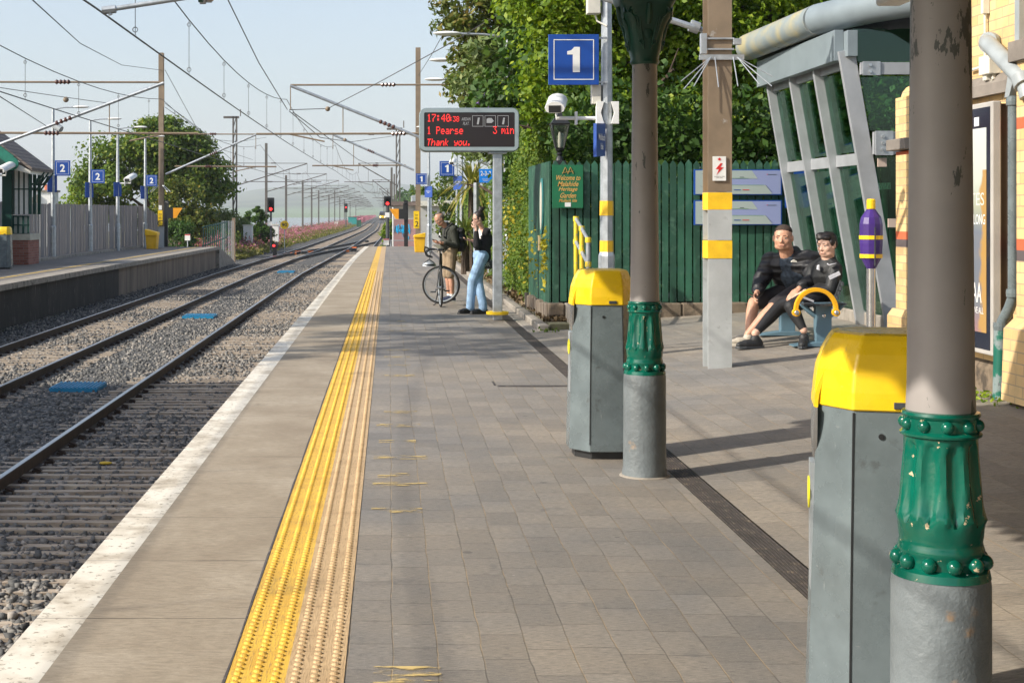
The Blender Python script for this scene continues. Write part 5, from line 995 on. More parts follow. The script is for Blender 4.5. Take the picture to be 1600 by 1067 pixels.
mb = MB(); mb.box(P1 + .17, P2, 45.1, 45.2, (Zt + Zb) / 2 - .02, (Zt + Zb) / 2 + .02); mb.box(P1 + .17, P2, 45.17, 45.22, Zb, ze); mb.build('panel_rail', M['dgreen'], lb)
z0, z1 = at(0, 365, D).z, at(0, 338, D).z; t = NT('glass_block'); M['gblock'] = t.out(col=(.42, .45, .4), rough=.2)
mb = MB(); mb.box(P1 + .17, P2, 45.14, 45.2, z0, z1); mb.build('glass_block_window', M['gblock'], lb); mb = MB()
for k in range(4): mb.box(P1 + .15 + wv * k, P1 + .21 + wv * k, 45.1, 45.14, z0, z1)
for k in range(3): mb.box(P1 + .15, P2 + .02, 45.1, 45.14, z0 + (z1 - z0) / 2 * k - .02, z0 + (z1 - z0) / 2 * k + .02)
mb.build('window_bars', M['dgreen'], lb)
mb = MB(); mb.box(P1 - .02, P2 + .05, 45.02, 46.4, z0 - .2, z0); mb.build('stone_sill', paint('sill_stone', (.5, .47, .38), .8, .15), lb)
t = NT('red_brick'); b = t.t.nodes.new('ShaderNodeTexBrick'); s_ = t.t.nodes.new('ShaderNodeSeparateXYZ'); t.t.links.new(t.pos(), s_.inputs[0]); cb = t.t.nodes.new('ShaderNodeCombineXYZ'); t.t.links.new(t.math('ADD', s_.outputs[0], s_.outputs[1]), cb.inputs[0]); t.t.links.new(s_.outputs[2], cb.inputs[1]); t.t.links.new(cb.outputs[0], b.inputs['Vector'])
b.inputs['Scale'].default_value = 1; b.inputs['Brick Width'].default_value = .23; b.inputs['Row Height'].default_value = .08; b.inputs['Mortar Size'].default_value = .006; b.inputs['Color1'].default_value = (.24, .075, .05, 1); b.inputs['Color2'].default_value = (.34, .13, .09, 1); b.inputs['Mortar'].default_value = (.25, .2, .17, 1); M['redbrick'] = t.out(col=b.outputs[0], rough=.85)
mb = MB(); mb.box(P1 - .35 + .15, P2, 45.05, 46.4, 0, z0 - .2); mb.build('brick_base', M['redbrick'], lb)
mb = MB(); mb.box(P1 - 4, P1 + .02, 43.6, 43.64, at(0, 337, 43.6).z, at(0, 257, 43.6).z); gp_ = mb.build('glazed_screen', paint('frosted_glass', (.45, .48, .5), .2, .1, 1, 0), lb); mb = MB(); mb.box(P1 - 4, P1 + .03, 43.57, 43.6, 1.58 + .85, 1.58 + .88); mb.box(P1 - .03, P1 + .05, 43.55, 43.62, at(0, 337, 43.6).z, at(0, 256, 43.6).z); mb.build('screen_frame', M['galv'], gp_)
c0 = at(9, 262, 43.2); cctv(c0.x, 43.2, c0.z, 'white camera in front of the small shelter glazing', c0.x - .5, 1.5)
# yellow grit bins
def grit(x, y, w_, label):
    o = thing('grit_bin', label, 'grit bin', (x, y, 0), 'yellow grit bins on the platforms')
    k = w_ / 2; mb = MB(); mb.loft([[(x - k * .8, y - .3, 0), (x + k * .8, y - .3, 0), (x + k * .8, y + .3, 0), (x - k * .8, y + .3, 0)], [(x - k * .95, y - .35, .62), (x + k * .95, y - .35, .62), (x + k * .95, y + .35, .62), (x - k * .95, y + .35, .62)]]); mb.build('tub', paint('grit_bin_yellow', (.75, .42, .01), .5, .12, 3, .05), o, bevel=.02)
    mb = MB(); mb.add([(x - k, y - .4, .62), (x + k, y - .4, .62), (x + k, y + .4, .62), (x - k, y + .4, .62), (x - k, y - .4, .72), (x + k, y - .4, .82), (x + k, y + .4, .82), (x - k, y + .4, .72)], [(3, 2, 1, 0), (4, 5, 6, 7), (0, 1, 5, 4), (1, 2, 6, 5), (2, 3, 7, 6), (3, 0, 4, 7)]) if label.startswith('bright') else mb.add([(x - k, y - .4, .62), (x + k, y - .4, .62), (x + k, y + .4, .62), (x - k, y + .4, .62), (x - k, y - .4, .92), (x + k, y - .4, .76), (x + k, y + .4, .76), (x - k, y + .4, .92)], [(3, 2, 1, 0), (4, 5, 6, 7), (0, 1, 5, 4), (1, 2, 6, 5), (2, 3, 7, 6), (3, 0, 4, 7)])
    mb.build('lid', paint('grit_lid_yellow', (.8, .48, .01), .45, .1, 3, .05), o, bevel=.02)
grit(at(238, 0, 65.8).x, 65.8, .56, 'yellow grit bin with sloping lid against the board fence')
grit(at(655.5, 0, 60.2).x, 60.2, .5, 'bright yellow grit bin at the far end of the near platform')
# masts 68.8 m
m1 = imast(-11.02, 68.8, -.1, 9.4, .24, .24, [(-.1, 1.0, M['mastgrey'], 'lower_section'), (1.0, 9.4, M['brown'], 'upper_section')], label='tall brown mast at the end of the board fence')
mb = MB(); mb.box(-11.14, -10.92, 68.5, 68.53, at(0, 354, 68.5).z, at(0, 329, 68.5).z); yn_ = mb.build('yellow_notice', M['yellow'], m1); mb = text_mb('C', .3, frontM(-11.03, 68.49, at(0, 349, 68.5).z)); mb.build('lettering', M['black'], yn_); mb = text_mb('STOP\nHERE', .28, frontM(-11.03, 68.49, at(0, 338, 68.5).z), width=.14); mb.build('lettering', M['black'], yn_)
mb = MB(); mb.box(-11.1, -10.95, 68.5, 68.53, at(0, 328, 68.5).z, at(0, 321, 68.5).z); mb.build('small_plate', M['white'], m1)
mb = MB(); zz = at(0, 290, 68.5).z
for a in (-.5, -.35, .35, .5): mb.tube([(-11.02 + a * .3, 68.6, zz), (-11.02 + a, 68.4, zz - .3)], .02, 5)
mb.build('spikes', M['galv'], m1)
m2 = imast(1.40, 68.8, -.1, 9.65, .24, .24, label='tall grey brown mast behind the yellow grit bin of the near platform')
mb = MB(); mb.box(1.18, 1.45, 68.5, 68.53, at(0, 357, 68.5).z, at(0, 330, 68.5).z); yn_ = mb.build('yellow_notice', M['yellow'], m2); mb = text_mb('2', .26, frontM(1.33, 68.49, at(0, 350, 68.5).z)); mb.build('lettering', M['black'], yn_); mb = text_mb('STOP\nHERE', .24, frontM(1.31, 68.49, at(0, 339, 68.5).z), width=.14); mb.build('lettering', M['black'], yn_)
# hidden pair at 41.5
m3 = imast(3.35, 41.5, -.1, 9.0, .24, .24, label='mast standing inside the conifer behind the departure display')
# mirrors / banner signs black and orange
def banner(x, y, xp, z0, z1, flip, label):
    o = thing('stop_banner', label, 'sign', (xp, y, 0), 'black and orange banner signs'); mb = MB(); mb.box(xp - .1, xp + .1, y, y + .12, -.1, at(0, 313, y).z); mb.build('post', M['black'], o)
    w_ = .95 if y < 70 else .8; s_ = 1 if flip else -1; k = w_ / 2
    mb = MB(); mb.box(min(x, x - s_ * k), max(x, x - s_ * k), y - .1, y - .06, z0, z1); mb.tube([(x - s_ * k * .6, y - .08, z1), (x - s_ * k * .6, y - .08, z1 + .25), (xp, y - .02, z1 + .3)], .03, 6); mb.build('black_panel', M['black'], o)
    mb = MB(); mb.prism([(x, z0), (x + s_ * k * .35, z0), (x + s_ * k * 1.15, z1), (x, z1)], 'y', y - .102, y - .058); mb.build('orange_panel', paint('banner_orange', (.8, .33, .01), .5, .05), o)
d = 70.5; banner(at(271, 0, d).x, d, at(259, 0, d).x, at(0, 341, d).z, at(0, 325, d).z, True, 'black and orange banner sign on a black post beside the brown mast')
d = 70.8; banner(at(623, 0, d).x, d, at(634.5, 0, d).x, at(0, 342.5, d).z, at(0, 326.5, d).z, False, 'black and orange banner sign in front of the graffiti hut')
# green railing at far platform end
rl = thing('metal_railing', 'green steel railing at the ramped end of the opposite platform', 'railing', (-9.8, 72, 0))
for i in range(12):
    u = i / 11; x = at(322 + u * 22, 0, 72).x; mb = MB(); mb.tube([(x, 71 + u * 4, -.3), (x, 71 + u * 4, 1.0 + .25 * u)], .03, 5); mb.build('bar', M['dgreen'], rl)
mb = MB(); mb.tube([(at(320, 0, 72).x, 71, .95), (at(345, 0, 72).x, 75, 1.2)], .035, 6); mb.tube([(at(320, 0, 72).x, 71, -.0), (at(345, 0, 72).x, 75, .4)], .035, 6); mb.build('rail', M['dgreen'], rl)
pf = thing('palisade_fence', 'grey palisade fence panels running beside the far track past the ramp', 'fence', (-9.7, 80, -1))
for i in range(9):
    u = i / 8; x = at(347, 0, 76).x + u * .45; y = 76 + u * 2; mb = MB(); mb.box(x - .018, x + .018, y, y + .02, -.9, 1.25); mb.build('pale', M['galv'], pf)
mb = MB(); mb.box(at(366, 0, 78).x - .12, at(366, 0, 78).x + .06, 77.9, 78.1, -1.05, 2.6 - 1.2); mb.build('post', M['brown'], pf)
# small notice boards
for px, py, d, lab in ((293, 371, 74, 'small white notice among the bushes beside the far platform ramp'), (603.5, 378, 71.5, 'small white and red notice at the end of the yellow line')):
    c0 = at(px, py, d); o = thing('notice_board', lab, 'notice', (c0.x, d, 0)); mb = MB(); mb.tube([(c0.x, d + .03, -.8 if d > 72 else 0), (c0.x, d + .03, c0.z)], .03, 6); mb.build('post', M['galv'], o)
    mb = MB(); mb.box(c0.x - .14, c0.x + .14, d - .02, d, c0.z - .16, c0.z + .16); q_ = mb.build('board', M['white'], o); mb = MB(); mb.box(c0.x - .14, c0.x + .14, d - .024, d - .021, c0.z + .1, c0.z + .15); mb.build('red_stripe', M['red'], q_)
# chimney house far behind
hs = thing('white_cottage', 'white cottage gable with a brick chimney pot beyond the board fence', 'house', (-20, 85, -1))
a = at(60, 0, 85).x; b_ = at(79, 0, 85).x; mb = MB(); mb.box(a, b_, 85, 87, -1, at(0, 300, 85).z); mb.build('wall', M['white'], hs); mb = MB(); mb.box(a - .1, b_ + .1, 84.9, 87.1, at(0, 300, 85).z, at(0, 297, 85).z); mb.build('chimney_ledge', M['ledge'], hs)
mb = MB(); xx = at(71, 0, 85).x; mb.lathe([(.22, 0), (.2, .3), (.24, .34)], (xx, 85.6, at(0, 297, 85).z), 12); mb.build('chimney_pot', paint('terracotta', (.4, .13, .07), .8, .1), hs); mb = MB(); mb.add([(a - .9, 84.8, at(0, 317, 85).z), (a, 84.8, at(0, 317, 85).z), (a, 84.8, at(0, 304, 85).z), (a - .9, 90, at(0, 317, 85).z), (a, 90, at(0, 317, 85).z), (a, 90, at(0, 304, 85).z)], [(0, 1, 2), (3, 5, 4), (0, 3, 4, 1), (1, 4, 5, 2), (2, 5, 3, 0)]); mb.build('roof', M['ledge'], hs)

# ================================================================ OVERHEAD LINE
def insul(mb, p, q, r=.05, n=6):
    p = Vector(p); q = Vector(q); pts = []; rs = []
    for i in range(n * 2 + 1):
        pts.append(p.lerp(q, i / (n * 2))); rs.append(r if i % 2 else r * .5)
    mb.tube(pts, rs, 8)
def cantilever(mast, mx, y, tx, zt, zm, zr, label_side, th=.028, lite=False):
    s_ = 1 if tx > mx else -1; P = lambda f: (mx + (tx - mx) * f, y, zm + (zt - zm) * f)
    mb = MB(); mb.tube([P(.02), P(1.0)], th, 8); o = mb.build('cantilever_tube', M['galv'] if not lite else M['farmast'], mast)
    mb = MB(); mb.tube([(mx, y, zt + .03), (tx, y, zt + .02)], th * .6, 6); mb.build('top_tie', M['brown'] if not lite else M['farmast'], mast)
    f1 = .46; pz = P(f1); ex = tx + s_ * 1.0
    mb = MB(); mb.tube([(mx + (tx - mx) * .12, y, zr + .02), (ex, y, zr)], th * .7, 6); mb.tube([(tx + s_ * .1, y, zr), (tx + s_ * .05, y, zr - .0), (tx - s_ * 1.0, y, zr - .22)], th * .5, 6); mb.tube([P(.75), (P(.75)[0], y, zr)], th * .35, 5); mb.tube([(tx, y, zt), (tx, y, zt - .7)], th * .35, 5); mb.build('registration_arm', M['brown'] if not lite else M['farmast'], mast)
    for a_, b_ in ((P(.5), P(.58)), ((mx + (tx - mx) * .5, y, zt + .03), (mx + (tx - mx) * .57, y, zt + .03)), ((mx + (tx - mx) * .45, y, zr + .015), (mx + (tx - mx) * .52, y, zr + .012))): mb = MB(); insul(mb, a_, b_, th * 1.5, 4); mb.build('insulator', M['insul'] if not lite else M['farmast'], mast)
cantilever(nm, X0 - .12, Y0, -2.75, 5.35, 3.42, 3.95, 1, .032)
mb = MB(); mb.tube([at(1092, 45, 14.35), at(1078, 40, 14.35)], .06, 14); mb.tube([at(1108, 53, 14.4), at(1092, 45, 14.35)], .03, 8); mb.build('tube_collar', M['galv'], nm, smooth=True)
# registration arm reaching over the far side of the near track (top left corner of the picture)
mb = MB(); mb.tube([at(165, 16.5, 14.5), at(180, 14, 14.5), at(290, -3, 14.5), at(340, -10, 14.5)], [.02, .026, .026, .026], 10); mb.tube([at(160, 17, 14.5), at(181, 14.5, 14.5)], .042, 8); mb.tube([at(171, 18, 14.5), at(173, 24, 14.5)], .022, 8); mb.build('registration_tube', M['galv'], nm, smooth=True)
mb = MB(); c0 = at(317, 2, 14.5); mb.cbox(c0, (.06, .05, .06)); mb.cbox(c0 + Vector((.06, 0, .0)), (.06, .04, .03)); mb.build('clamp', M['farmast'], nm)
cantilever(m3, 3.25, 41.5, -2.88, 5.35, 2.9, 3.94, 1, .045)
m4 = imast(-13.0, 41.4, -.1, 9.0, .24, .24, label='mast at the left picture edge carrying the pale sloping tube')
cantilever(m4, -12.9, 41.4, -6.56, 5.42, 3.05, 3.95, 1, .05)
cantilever(m1, -10.9, 68.8, -6.45, 5.45, 3.5, 3.9, 1, .05)
cantilever(m2, 1.28, 68.8, -2.72, 5.45, 3.7, 3.95, 1, .05)
def vary(y): return drift(y)
FM = []
for px, d, top, xb in ((367, 101, 182, None), (416, 127, 224, None), (447, 152, 274, None), (473, 181, 285, None), (487, 205, 293, None), (498, 232, 298, None), (514, 268, 304, None), (523, 310, 298, None), (531, 350, 308, None), (538, 395, 312, None), (547, 450, 316, None), (556, 520, 321, None)):
    x = at(px, 0, d).x; FM.append((x, d, at(0, top, d).z, 1))
for px, d, top in ((622, 101, 200), (612, 150, 262), (616, 200, 272), (610, 245, 285), (606, 300, 296), (603, 360, 305), (600, 450, 312)):
    FM.append((at(px, 0, d).x, d, at(0, top, d).z, -1))
names = ['with the lattice head and thin cables', 'behind the red signal', 'just after the yellow 90 sign', 'fifth along the shore', 'sixth along the shore', 'seventh along the shore', 'eighth along the shore', 'ninth along the shore', 'tenth along the shore', 'eleventh along the shore', 'twelfth along the shore', 'last one visible along the shore']
namr = ['behind the hut with lattice head', 'next after the hut', 'third beyond the hut', 'fourth beyond the hut', 'fifth beyond the hut', 'sixth beyond the hut', 'last visible before the train']
il = ir = 0
for x, d, zt, sd in FM:
    if sd > 0: lab = 'dark seaward mast ' + names[il]; il += 1
    else: lab = 'dark landward mast ' + namr[ir]; ir += 1
    o = thing('overhead_line_mast', lab, 'mast', (x, d, -1), 'far overhead line masts'); w_ = .11; mb = MB()
    if d < 110:
        for dx in (-.12, .12): mb.box(x + dx - .05, x + dx + .05, d - .1, d + .1, -1.1, zt)
        for k in range(12): mb.beam((x - .1, d, -1 + k * (zt + 1) / 12), (x + .1, d, -1 + (k + 1) * (zt + 1) / 12), .05, .05)
        mb.box(x - .8, x + .3, d - .1, d + .1, zt - .15, zt); mb.tube([(x + .4, d, zt), (x + .4, d, zt + .5)], .04, 5)
    else: mb.box(x - w_, x + w_, d - w_, d + w_, -1.1, zt)
    mb.build('column', M['farmast'], o)
    cx = (-6.5 if sd > 0 else -2.87) + drift(d); zt2 = min(5.2, zt - .3) if zt > 5.5 else zt - .15
    cantilever(o, x, d, cx - .0, zt2, zt2 - 1.6, zt2 - 1.3, 1, .036 if d < 200 else .045, lite=True)
def catenary(cx, sups, label, wr=.011):
    o = thing('overhead_wires', label, 'overhead wires', (cx, 14, 3.7), 'overhead wires above the tracks'); C = []; Ms = []; DR = []
    for k in range(len(sups) - 1):
        (y0, x0, zc0, zm0), (y1, x1, zc1, zm1) = sups[k], sups[k + 1]; n = 12; L = y1 - y0; sag = min(1.1, .55 * (L / 27)) 
        for i in range(n if k < len(sups) - 2 else n + 1):
            u = i / n; C.append((x0 + (x1 - x0) * u, y0 + L * u, zc0 + (zc1 - zc0) * u - .03 * math.sin(math.pi * u))); m_ = (x0 + (x1 - x0) * u, y0 + L * u, zm0 + (zm1 - zm0) * u - 4 * sag * u * (1 - u)); Ms.append(m_)
            if 1 <= i < n and i % 2 == 1 and y0 < 250: DR.append((C[-1], m_))
    mb = MB(); mb.tube(C, wr, 5); mb.build('contact_wire', M['wire'], o); mb = MB(); mb.tube(Ms, wr * .85, 5); mb.build('messenger_wire', M['wire'], o)
    for a, b in DR:
        mb = MB(); mb.tube([a, b], wr * .45, 4); mb.build('dropper', M['wire'], o)
        if a[1] < 70:
            mb = MB(); mb.torus((a[0], a[1], a[2] + .08), .03, .005, (0, 1, .0), 10, 4); mb.torus((b[0], b[1], b[2] - .07), .027, .005, (0, 1, 0), 10, 4); mb.build('dropper_loop', M['wire'], o)
    return o
def sup(cx, ys): return [(y, cx + drift(y) + (.12 if i % 2 else -.12), 3.7, 4.95 if y < 100 else 4.6) for i, y in enumerate(ys)]
catenary(-2.87, [(-4, -3.0, 3.7, 4.95), (14.5, -2.99, 3.7, 4.9)] + sup(-2.87, [41.5, 68.8, 101, 150, 200, 250, 300, 360, 450, 600]), 'contact wire, droppers and sagging messenger wire above the near track')
catenary(-6.5, [(-4, -6.4, 3.7, 4.95), (14.5, -6.55, 3.7, 4.95)] + sup(-6.5, [41.4, 68.8, 101, 127, 152, 181, 205, 232, 268, 310, 395, 520]), 'contact wire, droppers and messenger wire above the opposite track')
# feeder wires
def wire(pts, label, r=.009, n=14, sagk=0.0):
    out = []
    for a, b in zip(pts[:-1], pts[1:]):
        a = Vector(a); b = Vector(b)
        for i in range(n): u = i / n; p = a.lerp(b, u); p.z -= sagk * (b - a).length * 4 * u * (1 - u); out.append(p)
    out.append(Vector(pts[-1])); mb = MB(); mb.tube(out, r, 5); o = mb.build('feeder_wire', M['wire']); tag(o, label, 'wire', 'feeder and stay wires'); return o
tip = Vector((-2.9, 41.5, 5.3))
wire([(-2.9, 12, 7.1), (-2.86, 25, 5.42), (-2.84, 31, 4.9), (-2.92, 40.8, 4.6)], 'steep wire dropping to the cantilever tip of the near track', .011, 8)
wire([at(48, -2, 22), at(125, 68, 38), at(190, 102, 55), at(252, 110, 68.8)], 'thin curved wire running from the upper left to the brown mast', .012, 10)
wire([at(258, 110, 68.8), at(310, 205, 84), at(362, 250, 100)], 'stay wire falling from the brown mast towards the lattice mast', .014, 6)
wire([at(-2, 137, 30), at(100, 152, 37), at(165, 161, 41)], 'thin wire with a weight ball over the opposite track', .009, 6)
wire([at(-2, 150, 24), at(72, 197, 41)], 'stay wire ending on the sloping pale tube', .010, 6)
wire([at(452, 172, 41.5), at(512, 170, 42), at(590, 130, 38), at(700, 70, 31), at(822, -3, 26)], 'long wire rising from the near track across the conifer to the top edge', .011, 8)
wire([at(654, 118, 68.8), at(675, 85, 50), at(700, 40, 40)], 'thin wire from the grey brown mast up behind the conifer', .012, 6)
wire([at(452, 174, 41.5), at(500, 215, 48), at(548, 222, 60), at(622, 212, 100)], 'low looping wire beyond the near track cantilever', .014, 8)
wire([at(458, 176, 41.5), at(505, 210, 55), at(560, 250, 80), at(590, 262, 110)], 'wire descending from the cantilever towards the far masts', .016, 8)
wire([at(258, 162, 68.8), at(310, 200, 85), at(350, 235, 100), at(395, 250, 127)], 'upper of two wires descending from the brown mast', .014, 8)
wire([at(258, 168, 68.8), at(330, 218, 90), at(372, 222, 101), at(416, 215, 127)], 'lower of two wires descending from the brown mast', .014, 8)
for (px, py, d, lab) in ((103, 156, 37, 'round insulator ball on the wire over the opposite track'), (512, 170.5, 42, 'round insulator ball beside the near track cantilever'), (539, 219, 58, 'smaller round insulator ball farther along the near track')):
    c0 = at(px, py, d); mb = MB(); mb.ball(c0, (.075, .06, .075), 12, 8); tag(mb.build('insulator_ball', M['brown'], smooth=True), lab, 'insulator', 'round insulator balls')

# ================================================================ SIGNALS, SIGNS AND THINGS BY THE TRACK
def signal(px, pytop, pybot, d, wpx, basez, label, plate=None, mastw=.07, lamp_at=.75):
    a = at(px - wpx / 2, pybot, d); b = at(px + wpx / 2, pytop, d); cx = (a.x + b.x) / 2; o = thing('railway_signal', label, 'signal', (cx, d, basez), 'colour light signals')
    mb = MB(); mb.tube([(cx, d + .15, basez), (cx, d + .15, a.z + .1)], mastw, 8); mb.build('post', M['dark'], o)
    mb = MB(); mb.box(a.x, b.x, d + .05, d + .1, a.z, b.z); mb.build('backboard', M['black'], o, bevel=.03)
    w_ = b.x - a.x; h_ = b.z - a.z
    for k in (.78, .55, .32):
        mb = MB(); r_ = w_ * .26; cz = b.z - h_ * k + h_ * .02; mb.tube([(cx, d - .15, cz), (cx, d + .05, cz)], r_, 12, cap=False); mb.build('lamp_hood', M['black'], o)
    cz = b.z - h_ * lamp_at; mb = MB(); mb.tube([(cx, d + .02, cz), (cx, d + .045, cz)], w_ * .2, 12); mb.build('red_lamp', M['red_lamp'], o)
    if plate: c0 = at(*plate, d); mb = MB(); mb.box(c0.x - .14 * d / 90, c0.x + .14 * d / 90, d - .05, d - .02, c0.z - .15 * d / 90, c0.z + .15 * d / 90); mb.build('number_plate', M['white'], o)
    return o
signal(423, 309, 332, 96, 11, -1.0, 'red signal on a post among the pink flowers', (421.5, 349.5), lamp_at=.78)
signal(605.5, 307, 322, 78, 11.5, -.9, 'red signal beside the graffiti hut', (605, 336), .1)
signal(540.5, 318, 332, 255, 5, -1.0, 'small distant red signal down the line', None, .1, .45)
o = thing('ground_signal', 'low black ground signal with a red light beside the far track', 'signal', (at(430, 0, 88).x, 88, -1.0)); a = at(425, 389, 88); b = at(434, 378, 88)
mb = MB(); mb.prism([(a.x, a.z), (b.x, a.z), (b.x, b.z), (a.x + .2, b.z), (a.x, b.z - .2)], 'y', 88, 88.2); mb.box(a.x + .05, b.x - .05, 88, 88.2, -1.1, a.z); mb.build('body', M['black'], o); mb = MB(); c0 = at(428, 384, 88); mb.tube([(c0.x, 87.93, c0.z), (c0.x, 87.99, c0.z)], .07, 10); mb.build('red_lamp', M['red_lamp'], o)
sp = thing('speed_sign', 'round yellow speed sign reading 90 above the pink flowers', 'sign', (at(444.5, 0, 97).x, 97, -1)); c0 = at(444.5, 351.5, 97)
mb = MB(); mb.tube([(c0.x, 97.05, -1), (c0.x, 97.05, c0.z)], .03, 6); mb.build('post', M['galv'], sp); mb = MB(); mb.lathe([(.29, 0), (.29, .03)], (0, 0, 0), 24, Matrix.Translation((c0.x, 97, c0.z)) @ Matrix.Rotation(R(90), 4, 'X')); dd = mb.build('disc', M['yellow'], sp)
mb = text_mb('90', .27, frontM(c0.x, 96.96, c0.z), width=.36, bold=.02); mb.build('lettering', M['black'], dd)
# containers
a = at(544, 352, 330); b = at(557, 339.5, 330); ct = thing('equipment_cabin', 'teal equipment cabin beside the far flowers', 'cabin', (a.x, 330, -1)); mb = MB(); mb.box(a.x, b.x, 330, 334, -1.0, b.z); mb.build('body', paint('teal_paint', (.03, .28, .26), .5, .1), ct); mb = MB(); mb.box(a.x - .05, b.x + .05, 329.9, 334, b.z, b.z + .08); mb.build('roof', M['dgreen'], ct)
for px, lab in ((559, 'dark green trackside cabinet next to the teal cabin'), (562.5, 'second dark green trackside cabinet')): a = at(px - 1.8, 354, 300); b = at(px + 1.8, 344, 300); o = thing('trackside_cabinet', lab, 'cabinet', (a.x, 300, -1), 'trackside cabinets'); mb = MB(); mb.box(a.x, b.x, 300, 300.6, -1.1, b.z); mb.build('body', M['green'], o); mb = MB(); mb.box(a.x - .03, b.x + .03, 299.95, 300.65, b.z, b.z + .06); mb.build('lid', M['dgreen'], o)
for i, (x0, x1, y0, y1, d) in enumerate(((380, 394, 353, 363, 99), (426, 435, 352, 361, 112), (522, 528, 347, 353, 270))):
    a = at(x0, y1, d); b = at(x1, y0, d); o = thing('white_cabinet', 'low white cabinet ' + ('behind the shore bushes', 'just left of the yellow 90 sign', 'far along the pink flowers')[i], 'cabinet', (a.x, d, -1), 'white lineside cabinets'); mb = MB(); mb.box(a.x, b.x, d, d + .6, -1.0, b.z); mb.build('body', M['white'], o); mb = MB(); mb.box(a.x - .05, b.x + .05, d - .05, d + .65, b.z, b.z + .08); mb.build('lid', M['cream'], o)
M['orange'] = paint('hi_vis_orange', (.9, .2, .03), .6, .05)
for i, (px, py) in enumerate(((465, 394), (458, 397), (485, 394), (541, 393), (553, 388))):
    d = 2.6 * F / (py - VY); c0 = at(px, py, d); o = thing('points_heater_box', 'orange box on the sleepers ' + ('between the far rails', 'nearest on the far track', 'inside the crossover', 'in the near track', 'farther in the near track')[i], 'trackside box', (c0.x, d, BAL), 'orange boxes at the crossover'); mb = MB(); mb.box(c0.x - .2, c0.x + .2, d, d + .6, BAL, BAL + .16); mb.build('body', M['orange'], o, bevel=.02); mb = MB(); mb.box(c0.x - .05, c0.x + .05, d + .2, d + .4, BAL + .16, BAL + .2); mb.build('handle', M['black'], o)
for i, (px, py, w_) in enumerate(((475, 396, 9), (553, 391.5, 8), (573, 378, 6))):
    d = 2.6 * F / (py - VY); c0 = at(px, py, d); o = thing('point_machine', 'black point machine ' + ('beside the orange boxes of the far track', 'in the near track by the orange boxes', 'at the far end of the crossover')[i], 'point machine', (c0.x, d, BAL), 'black point machines'); k = w_ * d / F / 2; mb = MB(); mb.box(c0.x - k, c0.x + k, d, d + 1.2, BAL, BAL + .22); mb.build('casing', M['black'], o, bevel=.04); mb = MB(); mb.tube([(c0.x - k, d + .6, BAL + .1), (c0.x - k - .6, d + .6, BAL + .1)], .04, 6); mb.build('rod', M['dark'], o)
# hut with graffiti
hu = thing('platform_hut', 'flat roofed hut with pink wall and bright blue graffiti', 'hut', (1, 80, -.3))
d = 80.; xa, xb, xc = at(614, 0, d).x, at(650, 0, d).x, at(722, 0, d).x; zt, z1, z0 = at(0, 322, d).z, at(0, 343, d).z, at(0, 372, d).z
mb = MB(); mb.box(xa, xb, 80, 85, z1, zt); mb.box(xb, xc, 78.5, 85, -.5, at(0, 322, 78.5).z); mb.build('wall', paint('render_grey', (.42, .42, .40), .8, .12, 1.2, .1), hu)
mb = MB(); mb.box(xa, xb, 79.98, 85, z0 - .5, z1 - .001); mb.build('painted_wall', paint('mural_mauve', (.30, .18, .18), .8, .2, 1.0, .1, spot=(.42, .22, .14), st=(.6, .66), ss=1.6), hu)
mb = MB(); mb.box(xa - .25, xb, 79.7, 85.2, zt, zt + .24); mb.box(xa - .2, xb - .0, 79.6, 79.7, zt + .02, zt + .2); mb.build('timber_fascia', paint('fascia_brown', (.15, .115, .1), .8, .15), hu)
mb = MB(); z_ = at(0, 322, 78.5).z; mb.box(xb + .12, xc + .2, 78.2, 85, z_, z_ + .28); mb.build('pale_fascia', M['cream'], hu); mb = MB(); mb.box(xb - .2, xc + .1, 80.5, 86, z_ + .28, z_ + .62); mb.build('upper_block', M['pipeg'], hu)
mb = MB(); rnd = random.Random(4)
for k in range(9):
    x = at(617 + k * 2.7, 0, d).x; z_ = at(0, 358, d).z; h_ = .22 + rnd.uniform(-.05, .05); mb.beam((x, 79.965, z_ + h_), (x + rnd.uniform(-.08, .08), 79.965, z_ - h_), .055, .01); mb.beam((x, 79.96, z_ + rnd.uniform(-.1, .2)), (x + .12, 79.96, z_ + rnd.uniform(-.2, .2)), .05, .01)
    if k % 2: mb.torus((x + .03, 79.955, z_ - .1), .06, .02, (0, 1, 0), 10, 5)
mb.beam((at(628, 0, d).x, 79.95, at(0, 363, d).z), (at(630, 0, d).x, 79.95, at(0, 371, d).z), .05, .01); mb.box(at(636, 0, d).x, at(638.5, 0, d).x, 79.95, 79.97, at(0, 374, d).z, at(0, 369, d).z); mb.build('graffiti', paint('graffiti_blue', (.01, .45, .8), .6, .05), hu)
mb = MB(); mb.box(xa, xb, 79.95, 85, -1.1, z0 - .5); mb.build('footing', M['kerb'], hu)
o = thing('tubular_railing', 'thin white tubular railing before the graffiti hut', 'railing', (at(614, 0, 74).x, 74, -.1)); mb = MB(); mb.tube([(at(614, 0, 74).x, 74, -.2), (at(614, 0, 74).x, 74, at(0, 324, 74).z)], .035, 6); mb.build('post', M['white'], o)
mb = MB(); mb.tube([(at(610, 0, 74).x, 74, -.2), (at(610, 0, 74).x, 74, at(0, 376, 74).z), (at(650, 0, 74).x, 74, at(0, 376, 74).z)], .028, 6); mb.build('rail', M['galv'], o)
for px, h_, d, lab in ((672.5, 310, 62, 'short square galvanised post left of the palm'), (708, 360, 45, 'square galvanised post behind the man'), (697, 345, 50, 'low square post beside the pole bases')):
    x = at(px, 0, d).x; mb = MB(); mb.box(x - .07, x + .07, d, d + .12, 0, at(0, h_, d).z); mb.box(x - .12, x + .12, d - .05, d + .17, 0, .02); tag(mb.build('steel_post', M['galv'], bevel=.01), lab, 'post', 'square steel posts')
